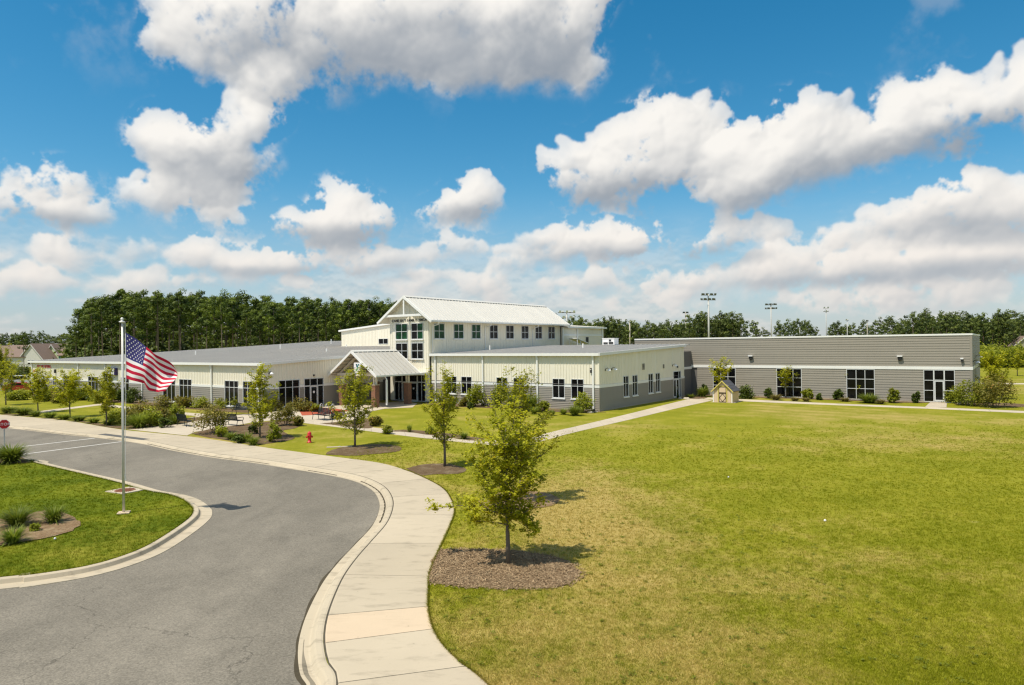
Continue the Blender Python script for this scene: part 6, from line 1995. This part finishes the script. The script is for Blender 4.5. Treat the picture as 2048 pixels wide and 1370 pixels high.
# beside the side door and along the annex
shrub('dark low shrub left of the side door of the right wing', 1351, 796, 12, 16, 'leafdark')
grass('low grass clump by the rocks at the side door', 1380, 796, 18, 10)
shrub('dark shrub in the corner between the right wing and the annex', 1386, 786, 20, 28, 'leafdark')
grass('spiky grass before the annex wall left of the shed', 1405, 793, 24, 22)
shrub('dark upright shrub behind the spiky grass left of the shed', 1410, 790, 14, 26, 'leafdark')
shrub('dark shrub right of the shed under the first annex window', 1492, 797, 30, 26, 'leafdark', loose=0.5)
shrub('dark narrow shrub between the first and second annex windows', 1536, 797, 17, 26, 'leafdark')
grass('reddish tan grass left of the sapling at the second annex window', 1552, 800, 24, 14, 'bladetan')
grass('tan grass right of the sapling at the second annex window', 1590, 802, 22, 10, 'bladetan')
shrub('leafy shrub right of the second annex window', 1616, 798, 20, 22, 'leafmid')
grass('low tan grass below the leafy shrub of the second annex window', 1612, 803, 20, 9, 'bladetan')
shrub('tiny shrub in the middle of the wall between the second and third annex windows', 1639, 800, 12, 14, 'leafdark')
shrub('dark shrub left of the third annex window', 1676, 800, 19, 26, 'leafdark')
grass('low grass below the third annex window, left of its sapling', 1690, 803, 24, 10, 'bladetan')
grass('wide spiky grass right of the sapling at the third annex window', 1738, 806, 44, 22)
grass('tan spiky grass right of the wide one at the third annex window', 1762, 808, 20, 12, 'bladetan')
shrub('upright shrub alone on the wall between the third window and the annex door', 1787, 806, 22, 31, 'leafmid', loose=0.6)
shrub('thin upright shrub just left of the annex door', 1832, 806, 15, 23, 'leafdark', loose=0.6)
shrub('spreading shrub right beside the annex door', 1908, 806, 36, 30, 'leafmid')
shrub('big green shrub at the right corner of the annex', 1938, 811, 62, 56, 'leafmid', n=2400)
shrub('biggest olive shrub standing clear of the annex corner', 1992, 815, 70, 74, 'leafred', n=2800)
shrub('dark shrub between the two big ones at the annex corner', 1965, 806, 40, 44, 'leafdark')
# forecourt and left wing
shrub('big reddish shrub at the corner of the forecourt walk', 426, 867, 66, 68, 'leafred', n=2400, loose=0.5, foot=0.3)
shrub('reddish shrub behind the planting bed, by the forecourt', 572, 851, 52, 50, 'leafred', n=1800, foot=0.25)
shrub('tall shrub in the planting bed next to its tree', 548, 884, 26, 42, 'leafmid', loose=0.6)
shrub('dark shrub at the foot of the planting bed tree', 508, 868, 22, 26, 'leafdark')
grass('grass clump in the front of the planting bed', 492, 884, 30, 22)
grass('second grass clump in the front of the planting bed, nearer the big shrub', 462, 879, 26, 18)
grass('third grass clump at the planting bed edge beside the pavement', 507, 890, 22, 20)
shrub('reddish shrub before the second window from the wing corner', 330, 838, 50, 52, 'leafred', foot=0.2)
shrub('yellow-green shrub right of the flagpole before the left wing', 285, 842, 56, 44, 'leafred', foot=0.2)
shrub('green shrub in the bed right of the flagpole by the pavement', 303, 852, 40, 34, 'leafmid')
grass('spiky yellow grass right of the flagpole by the pavement', 278, 855, 44, 34)
shrub('dark low shrub in the bed at the forecourt walk corner', 330, 855, 28, 22, 'leafdark')
grass('grass clump near the bench seen from behind', 350, 848, 26, 22)
shrub('shrub under the window beside the flag', 368, 815, 40, 26, 'leafred')
shrub('green shrub under the two windows at the wing corner', 452, 816, 44, 20, 'leafmid')
grass('bright grass under the wing windows left of the corner', 405, 815, 26, 14)
shrub('shrub before the inner windows of the left wing', 606, 822, 46, 26, 'leafred')
shrub('dark shrub in the corner by the left brick pier', 664, 808, 20, 26, 'leafdark')
shrub('dark bush hiding the foot of the left wing beyond the flagpole', 268, 806, 26, 30, 'leafdark')
for k, (x, y, w_, h_) in enumerate(((18, 826, 30, 16), (48, 830, 30, 18), (72, 833, 26, 15), (100, 836, 30, 14), (128, 839, 30, 13), (158, 842, 32, 13), (188, 846, 30, 13), (216, 850, 28, 13))):
    grass('grass clump in the row along the back of the far pavement', x, y, w_, h_, 'blade', group='grass clumps along the far pavement')
for k, (x, y, w_, h_, m_) in enumerate(((98, 802, 46, 26, 'leafmid'), (160, 800, 50, 26, 'leafmid'), (188, 802, 30, 22, 'leafdark'), (38, 800, 40, 20, 'leafmid'), (240, 803, 30, 26, 'leafdark'))):
    shrub('low shrub in the hedge-like row along the left wing behind the young trees', x, y, w_, h_, m_, group='shrubs along the left wing')
for px_, py_, w_, h_, kind, lab in ((120, 806, 34, 30, 'leafred', 'reddish shrub behind the young tree over the thin path'), (205, 806, 40, 30, 'leafmid', 'green shrub behind the young tree next to the flagpole'),
        (235, 846, 40, 28, 'leafmid', 'green shrub just left of the flagpole by the far pavement'), (262, 850, 36, 36, 'leafred', 'reddish shrub just right of the flagpole by the far pavement'),
        (318, 848, 40, 36, 'leafred', 'reddish shrub between the bed corner and the flag shrubs'), (352, 842, 34, 34, 'leafmid', 'green shrub beside the bench at the forecourt end'),
        (400, 816, 30, 22, 'leafmid', 'low green shrub under the windows left of the wing corner'), (480, 818, 34, 24, 'leafmid', 'low green shrub under the last window before the wing corner'),
        (543, 822, 40, 30, 'leafred', 'reddish shrub at the very corner of the left wing'), (632, 824, 22, 16, 'leafmid', 'small green shrub at the inner door of the left wing'),
        (478, 886, 24, 18, 'leafdark', 'small dark shrub in the planting bed front'), (444, 874, 26, 22, 'leafmid', 'green shrub in the planting bed beside the big reddish shrub'),
        (598, 852, 26, 22, 'leafred', 'low reddish shrub at the right tip of the planting bed'), (775, 868, 20, 18, 'leafmid', 'small green shrub at the left end of the strip bed'),
        (900, 818, 24, 26, 'leafmid', 'green shrub at the foot of the hall by the first downspout'), (1085, 824, 24, 24, 'leafmid', 'round green shrub between the third downspout and the fifth window')):
    shrub(lab, px_, py_, w_, h_, kind, loose=0.5)
# island
grass('bushy grass at the foot of the stop sign', 22, 925, 52, 42, n=900)
grass('grass clump on the right of the island bed', 107, 1045, 48, 40, n=900)
grass('grass clump at the back left of the island bed', 34, 1052, 52, 44, n=900)
grass('coarse pale grass at the front of the island bed by the edge', 26, 1086, 52, 38, n=500)
shrub('small shrub between the island grass clumps', 70, 1062, 20, 16, 'leafmid')


# ---- pines
def pine(seed, H, crown0, R, n, q, mat):
    rg = np.random.default_rng(seed)
    mb = MB()
    wob_ = rg.normal(size=2) * 0.25
    mb.tube([(0, 0, 0), (wob_[0] * 0.5, wob_[1] * 0.5, H * 0.5), (wob_[0], wob_[1], H * 0.97)], [0.24, 0.17, 0.04], 6, caps=False)
    P = []; N = []; TN = []; k = 17
    for i in range(k):
        f = (i + 0.5) / k
        z = H * (crown0 + (0.97 - crown0) * f)
        r = R * (0.22 + 0.95 * (1 - f ** 2.2) * (0.55 + 0.45 * min(f * 4, 1))) * (0.55 + 0.6 * rg.random())
        a = i * 2.4 + rg.random()
        for s in ((0.55, 1.0) if f < 0.9 else (0.5,)):
            if f < 0.3 and rg.random() < 0.3: continue
            c = np.array([math.cos(a) * r * s + wob_[0] * f, math.sin(a) * r * s + wob_[1] * f, z + r * s * 0.25 + rg.normal() * 0.25])
            m = max(int(n / (k * 2) * (0.7 + 0.6 * rg.random())), 4)
            d = rg.normal(size=(m, 3)); d /= np.linalg.norm(d, axis=1)[:, None]
            d[:, 2] = d[:, 2] * 0.75 + 0.1
            P.append(c + d * (0.5 + 0.5 * rg.random((m, 1))) * np.array([1.0, 1.0, 0.95]) * R * (0.30 + 0.16 * rg.random()))
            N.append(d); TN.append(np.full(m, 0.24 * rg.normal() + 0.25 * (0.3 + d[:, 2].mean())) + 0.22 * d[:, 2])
        if i % 2 == 0: mb.tube([(wob_[0] * f, wob_[1] * f, z - 0.2), (math.cos(a) * r + wob_[0] * f, math.sin(a) * r + wob_[1] * f, z + r * 0.2)], [0.06, 0.02], 4, caps=False)
    P = np.vstack(P)
    V, F_ = leaf_quads(P, q, rg, 0.5, 0.5, np.vstack(N))
    rnd = np.clip(0.34 + 0.10 * rg.normal(size=len(P)) + np.concatenate(TN) + 0.25 * (P[:, 2] / H - 0.75), 0, 1)  # clump tops and higher needles lighter: sunlight and shade put into the colour
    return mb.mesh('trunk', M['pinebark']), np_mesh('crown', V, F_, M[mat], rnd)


NEAR = [pine(100 + i, 22 + 2.0 * (i % 3), (0.52, 0.58, 0.44, 0.62, 0.36, 0.54)[i], (2.7, 3.3, 3.6, 2.5, 3.1, 3.8)[i], 1700, 0.62, 'needle') for i in range(6)]
FAR = [pine(120 + i, 19 + 1.5 * (i % 3), (0.30, 0.40, 0.22, 0.36, 0.28)[i], 3.1 + 0.4 * (i % 3), 1000, 0.85, 'needlefar') for i in range(5)]
LOW = [shrub_mesh(140 + i, 7.0, 5.0 + i, 1400, 0.6, 'needlefar', 0.25, 3, 0.02) for i in range(3)]
rf = random.Random(21)


def grow(meshes, px_, dist, hk, name, label, group, base_h=None):
    d = pix_ray(px_, 690); p = Vector((d.x / d.y * dist, dist, 0))
    t = thing(name, label, 'tree', p, rf.random() * 6.28, group)
    q = hk * rf.uniform(0.75, 1.25)
    t.scale = (q, q * rf.uniform(0.9, 1.1), hk)
    link('trunk', meshes[0], t); link('crown', meshes[1], t)
    return t


# the wood behind the left wing: its skyline drops from 578 px at x=250 to 600 px at x=790
def skyline(px_):
    xs__ = [140, 160, 185, 250, 330, 420, 500, 560, 640, 720, 800, 830]
    ys__ = [640, 606, 588, 578, 584, 582, 590, 594, 598, 598, 601, 604]
    return np.interp(px_, xs__, ys__)


def hscale(px_, top, dist, H):
    hz = 691 - 0.01145 * (px_ - 1024)
    return (6 + (hz - top) / FPX * dist) / H


for row, (dist, step_) in enumerate(((150, 25), (164, 21), (182, 19))):
    x = 152 + row * 6 + (10 if row > 1 else 0)
    while x < 840:
        i = rf.randrange(6); H = 22 + 2.0 * (i % 3)
        dd = dist + rf.uniform(-5, 5)
        hk = hscale(x, skyline(x) + rf.choice((-8, -4, 0, 2, 6, 12, 19, 28)) + (6 if row == 0 else 0), dd, H)
        where = ('over the far end of the left wing' if x < 235 else 'behind the flagpole and flag' if x < 360 else 'over the middle of the left wing roof' if x < 520 else
                 'over the inner corner of the left wing' if x < 660 else 'close beside the tall hall and its gym')
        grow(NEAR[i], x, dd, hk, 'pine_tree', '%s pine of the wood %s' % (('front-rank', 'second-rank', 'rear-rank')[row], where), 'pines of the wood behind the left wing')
        x += step_ * rf.uniform(0.7, 1.35)
# understorey and dark depth of that wood
for row, dist in enumerate((158, 172, 205)):
    x = 150 + row * 12
    while x < 830:
        if row > 0 or rf.random() < 0.45:
            m_ = LOW[rf.randrange(3)]
            d = pix_ray(x, 690); t = thing('understorey_bush', 'dark bush low down among the pine trunks of the wood', 'bush', Vector((d.x / d.y * dist, dist + rf.uniform(-3, 3), 0)), rf.random() * 6, 'bushes among the pine trunks')
            s = rf.uniform(0.8, 1.5) * (1 + 0.25 * row); t.scale = (s, s, s * (1.3 if row == 2 else 1.0)); link('stems', m_[0], t); link('foliage', m_[1], t)
        x += (34, 26, 22)[row] * rf.uniform(0.7, 1.3)
# the wood goes on behind them as one mass
rg = np.random.default_rng(31)
def wood_mass(px0, px1, d0, d1, top, n, q, mat, name):
    x = px0 + (px1 - px0) * rg.random(n); dist = d0 + (d1 - d0) * rg.random(n)
    hz = 691 - 0.01145 * (x - 1024)
    zt = 6 + (hz - top(x) - 16 - 9 * np.sin(x * 0.21) * np.sin(x * 0.083)) / FPX * dist
    z = zt * rg.random(n) ** 0.7
    P = np.stack([(x - 1024) / FPX * dist, dist, np.maximum(z, 0.3)], 1)
    V, F_ = leaf_quads(P, q, rg, 0.5, 0.7)
    return tag(link(name, np_mesh(name, V, F_, M[mat], np.clip(rg.normal(0.35, 0.2, n), 0, 1))), kind='stuff')


wood_mass(158, 832, 205, 235, skyline, 26000, 1.3, 'needle', 'wood')
# single pines before the houses on the far left
for x, top, dd, lab in ((48, 662, 150, 'lone tall pine with a bare dark trunk before the white house'), (170, 640, 150, 'pine with a bare trunk before the tan house'), (186, 622, 155, 'pine at the left corner of the wood, trunk before the brown roof')):
    grow(NEAR[1], x, dd, hscale(x, top, dd, 24), 'pine_tree', lab, None)
for x, dd, s in ((16, 170, 0.62), (46, 165, 0.5), (84, 160, 0.35), (118, 165, 0.3), (-14, 150, 0.8), (34, 130, 0.5)):
    d = pix_ray(x, 690); t = thing('bush', 'dark bush standing in front of the far houses', 'bush', Vector((d.x / d.y * dd, dd, 0)), x, 'bushes before the far houses')
    t.scale = (s, s, s); m_ = LOW[abs(x) % 3]; link('stems', m_[0], t); link('foliage', m_[1], t)
# far trees beyond the houses
x = -12
while x < 165:
    i = rf.randrange(5); H = 19 + 1.5 * (i % 3); dd = rf.uniform(400, 440)
    grow(FAR[i], x, dd, hscale(x, 662 + rf.choice((0, 3, 6, 10)), dd, H) * 1.0, 'pine_tree', 'dark pine in the far row behind the houses', 'far pines behind the houses').scale.x *= 1.6
    x += rf.uniform(6, 11)

# the treeline on the right
def sky_r(px_):
    return np.interp(px_, [1130, 1150, 1200, 1250, 1300, 1340, 1380, 1420, 1470, 1500, 1530, 1600, 1700, 1800, 1850, 1900, 1950, 2000, 2060],
                     [630, 631, 634, 638, 640, 642, 632, 622, 628, 638, 648, 640, 646, 634, 622, 628, 628, 622, 628])


for row, (dist, step_) in enumerate(((255, 15), (285, 14))):
    x = 1112 + row * 4
    while x < 1496:
        i = rf.randrange(5); H = 19 + 1.5 * (i % 3); dd = dist + rf.uniform(-8, 8)
        hk = hscale(x, sky_r(x) + rf.choice((-4, 0, 3, 7, 12)), dd, H)
        where = ('between the gym end and the rooftop unit' if x < 1225 else 'around the plain pale pole behind the right roof' if x < 1340 else 'just left of the biggest lamp mast' if x < 1416 else 'just right of the biggest lamp mast')
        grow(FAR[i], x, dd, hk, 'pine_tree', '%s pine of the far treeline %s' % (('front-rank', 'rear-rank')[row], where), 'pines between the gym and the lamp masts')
        x += step_ * rf.uniform(0.7, 1.3) * (1.25 if x > 1470 else 1)
for xs__ in ((1506, 1514, 1526, 1534, 1556, 1562, 1571, 1578, 1588, 1596, 1604, 1611, 1617, 1625, 1632, 1660, 1667, 1676, 1684, 1692, 1700, 1708, 1718, 1727, 1738, 1746, 1752, 1760, 1769, 1776, 1783, 1791, 1799),):
    for x in xs__:
        i = rf.randrange(5); H = 19 + 1.5 * (i % 3); dd = rf.uniform(330, 370)
        hk = hscale(x, sky_r(x) + rf.choice((-4, 0, 3, 8, 12)), dd, H)
        grow(FAR[i], x, dd, hk, 'pine_tree', 'pine of the sparse row beyond the annex, %s' % ('left of the second biggest lamp mast' if x < 1543 else 'between the second biggest and the slender mast' if x < 1653 else 'right of the slender mast'), 'sparse pines beyond the annex roof')
for row, (dist, step_) in enumerate(((232, 14), (262, 13))):
    x = 1800 + row * 5
    while x < 2085:
        i = rf.randrange(5); H = 19 + 1.5 * (i % 3); dd = dist + rf.uniform(-8, 8)
        hk = hscale(x, sky_r(x) + rf.choice((-5, 0, 4, 9, 15)), dd, H)
        grow(FAR[i], x, dd, hk, 'pine_tree', '%s dark pine of the dense treeline %s' % (('front-rank', 'rear-rank')[row % 2], 'above the right end of the annex roof' if x < 1950 else 'above the far field right of the annex'), 'trees of the right-hand treeline')
        x += step_ * rf.uniform(0.7, 1.3)
wood_mass(1125, 1480, 305, 325, sky_r, 9000, 1.6, 'needlefar', 'wood')
wood_mass(1830, 2100, 285, 305, sky_r, 9000, 1.5, 'needlefar', 'wood')
# brighter scrub along the far edge of the right field, dark low growth under the other treelines
for x, dd, s, m_ in [(1955 + 9 * k, 150 + 6 * (k % 3), 0.62 + 0.12 * ((k * 7) % 4), 'leafmid') for k in range(13)]:
    d = pix_ray(x, 690); t = thing('scrub_bush', 'light green bush along the far edge of the right field', 'bush', Vector((d.x / d.y * dd, dd, 0)), k + x, 'bushes at the edge of the right field')
    if 'scrub' not in _sm: _sm['scrub'] = shrub_mesh(150, 6.0, 6.0, 2200, 0.42, 'leafmid', 0.3, 4, 0.02)
    t.scale = (s, s, s); link('stems', _sm['scrub'][0], t); link('foliage', _sm['scrub'][1], t)
for k in range(44):
    x = 1112 + k * 22 + rf.uniform(-6, 6); dd = 285 + rf.uniform(-10, 20)
    d = pix_ray(x, 690); t = thing('understorey_bush', 'dark low bush under the far treeline', 'bush', Vector((d.x / d.y * dd, dd, 0)), k, 'low bushes under the far treeline')
    s = rf.uniform(0.7, 1.1); t.scale = (s * 1.5, s * 1.5, s); m_ = LOW[k % 3]; link('stems', m_[0], t); link('foliage', m_[1], t)


# ---- grass blades on the near lawn and the island
def blades(name, region, lo, hi, n, mat, keep_out, hgt, z0=0.0, seed=1, near=11.0):
    rg = np.random.default_rng(seed)
    # even in the picture rather than on the ground: more clumps near the camera
    u = rg.random(n); y0, y1 = lo[1], hi[1]
    y = 1.0 / (1.0 / y0 + (1.0 / y1 - 1.0 / y0) * u)
    x = (rg.random(n) * 2 - 1) * (0.80 * y + 0.6)
    P = np.stack([x, y], 1)
    ok = inside(P, region) & (x > lo[0]) & (x < hi[0])
    for kpoly in keep_out:
        kp = np.asarray(kpoly)[:, :2]; c0 = kp.mean(0)
        ok &= ~inside(P, c0 + (kp - c0) * 0.965)
    ok &= rg.random(n) > ((P[:, 1] - hi[1] + 16) / 16).clip(0, 1)
    P = P[ok]; n = len(P); k = 4
    c = np.repeat(P, k, 0) + rg.normal(size=(n * k, 2)) * 0.035
    h = hgt * (0.5 + 0.8 * rg.random(n * k)) * np.repeat(0.7 + 0.6 * rg.random(n), k) * (1 + 0.25 * (c[:, 1] - near) / 20)
    a = rg.random(n * k) * 2 * math.pi; tilt = 0.25 + 0.75 * rg.random(n * k)
    w = (0.004 + 0.005 * rg.random(n * k)) * (0.8 + 0.055 * (c[:, 1] - near).clip(0))
    tx, ty = np.cos(a) * h * tilt, np.sin(a) * h * tilt
    b = rg.random(n * k) * 2 * math.pi
    V = np.stack([np.stack([c[:, 0] - np.cos(b) * w, c[:, 1] - np.sin(b) * w, np.full(n * k, z0)], 1),
                  np.stack([c[:, 0] + np.cos(b) * w, c[:, 1] + np.sin(b) * w, np.full(n * k, z0)], 1),
                  np.stack([c[:, 0] + tx, c[:, 1] + ty, z0 + h], 1)], 1).reshape(-1, 3)
    me = np_mesh(name, V, np.arange(3 * n * k).reshape(-1, 3), M[mat], np.repeat(np.clip(rg.normal(0.5, 0.25, n), 0, 1), k))
    return tag(link(name, me), kind='stuff')


# tufts of greener weeds in the dry turf
def weeds(name, region, lo, hi, n, seed, mat):
    rg = np.random.default_rng(seed)
    c = rg.random((n, 2)) * (np.array(hi) - lo) + lo
    c = c[inside(c, region)]
    for kpoly in BEDS[:3]: c = c[~inside(c, kpoly)]
    P, S = [], []
    for p in c:
        r = 0.03 + 0.09 * rg.random() ** 2; m = int(8 + 260 * r)
        q = rg.normal(size=(m, 2)) * r * 0.6
        P.append(np.stack([p[0] + q[:, 0], p[1] + q[:, 1], 0.018 + 0.03 * rg.random(m)], 1))
    P = np.vstack(P)
    V, F_ = leaf_quads(P, 0.045, rg, 0.8, 0.5)
    return tag(link(name, np_mesh(name, V, F_, M[mat], np.clip(rg.normal(0.4, 0.2, len(P)), 0, 1))), kind='stuff')


lawn_near = [tuple(SR[i]) for i in range(0, 1400, 6) if SR[i][1] < 41 and i < 900] + [(-3.8, 46), (1.6, 46.8), (12, 54), (43, 54), (43, 9)]
blades('lawn_grass', lawn_near, (-9, 10.5), (40, 54), 250000, 'lawnblade', BEDS[:3], 0.038, 0.0, 1)
blades('island_grass', [tuple(p) for p in IS], (-40, 15), (-9, 58), 130000, 'islandblade', [BEDS[8], BEDS[9]], 0.05, -0.004, 2, 17.0)
weeds('lawn_weeds', lawn_near, (-4, 11), (9, 24), 420, 5, 'leafmid')


def fringe(name, curve, i0, i1, side, n, hgt, z0, mat, seed):
    """longer blades leaning over the edge of the concrete"""
    rg = np.random.default_rng(seed)
    i = rg.integers(i0, i1, n); t = np.gradient(curve, axis=0)[i]; t /= np.linalg.norm(t, axis=1)[:, None]
    nr = np.stack([-t[:, 1], t[:, 0]], 1) * side
    c = curve[i] + t * rg.normal(size=(n, 1)) * 0.03 - nr * (0.05 * rg.random((n, 1)) - 0.004)
    h = hgt * (0.4 + 0.9 * rg.random(n)); lean = (nr * (0.2 + 0.8 * rg.random((n, 1))) + rg.normal(size=(n, 2)) * 0.35) * h[:, None]
    w = 0.004 + 0.004 * rg.random(n)
    V = np.stack([np.column_stack([c - t * w[:, None], np.full(n, z0)]), np.column_stack([c + t * w[:, None], np.full(n, z0)]), np.column_stack([c + lean, z0 + h])], 1).reshape(-1, 3)
    return tag(link(name, np_mesh(name, V, np.arange(3 * n).reshape(-1, 3), M[mat], np.clip(rg.normal(0.4, 0.25, n), 0, 1))), kind='stuff')


e0_, e1_ = nearest(G(975, 1370), SR, 0, 1400), nearest(G(800, 938), SR, 0, 1400)
fringe('edge_grass', SR, max(e0_ - 30, 0), e1_, 1, 16000, 0.06, 0.0, 'lawnblade', 8)
i0_, i1_ = nearest(G(60, 922), IS, 0, 700), nearest(G(2, 1154), IS, 0, 700)
fringe('edge_grass', IS, i0_, min(i1_ + 20, 699), 1, 14000, 0.06, -0.004, 'islandblade', 9)
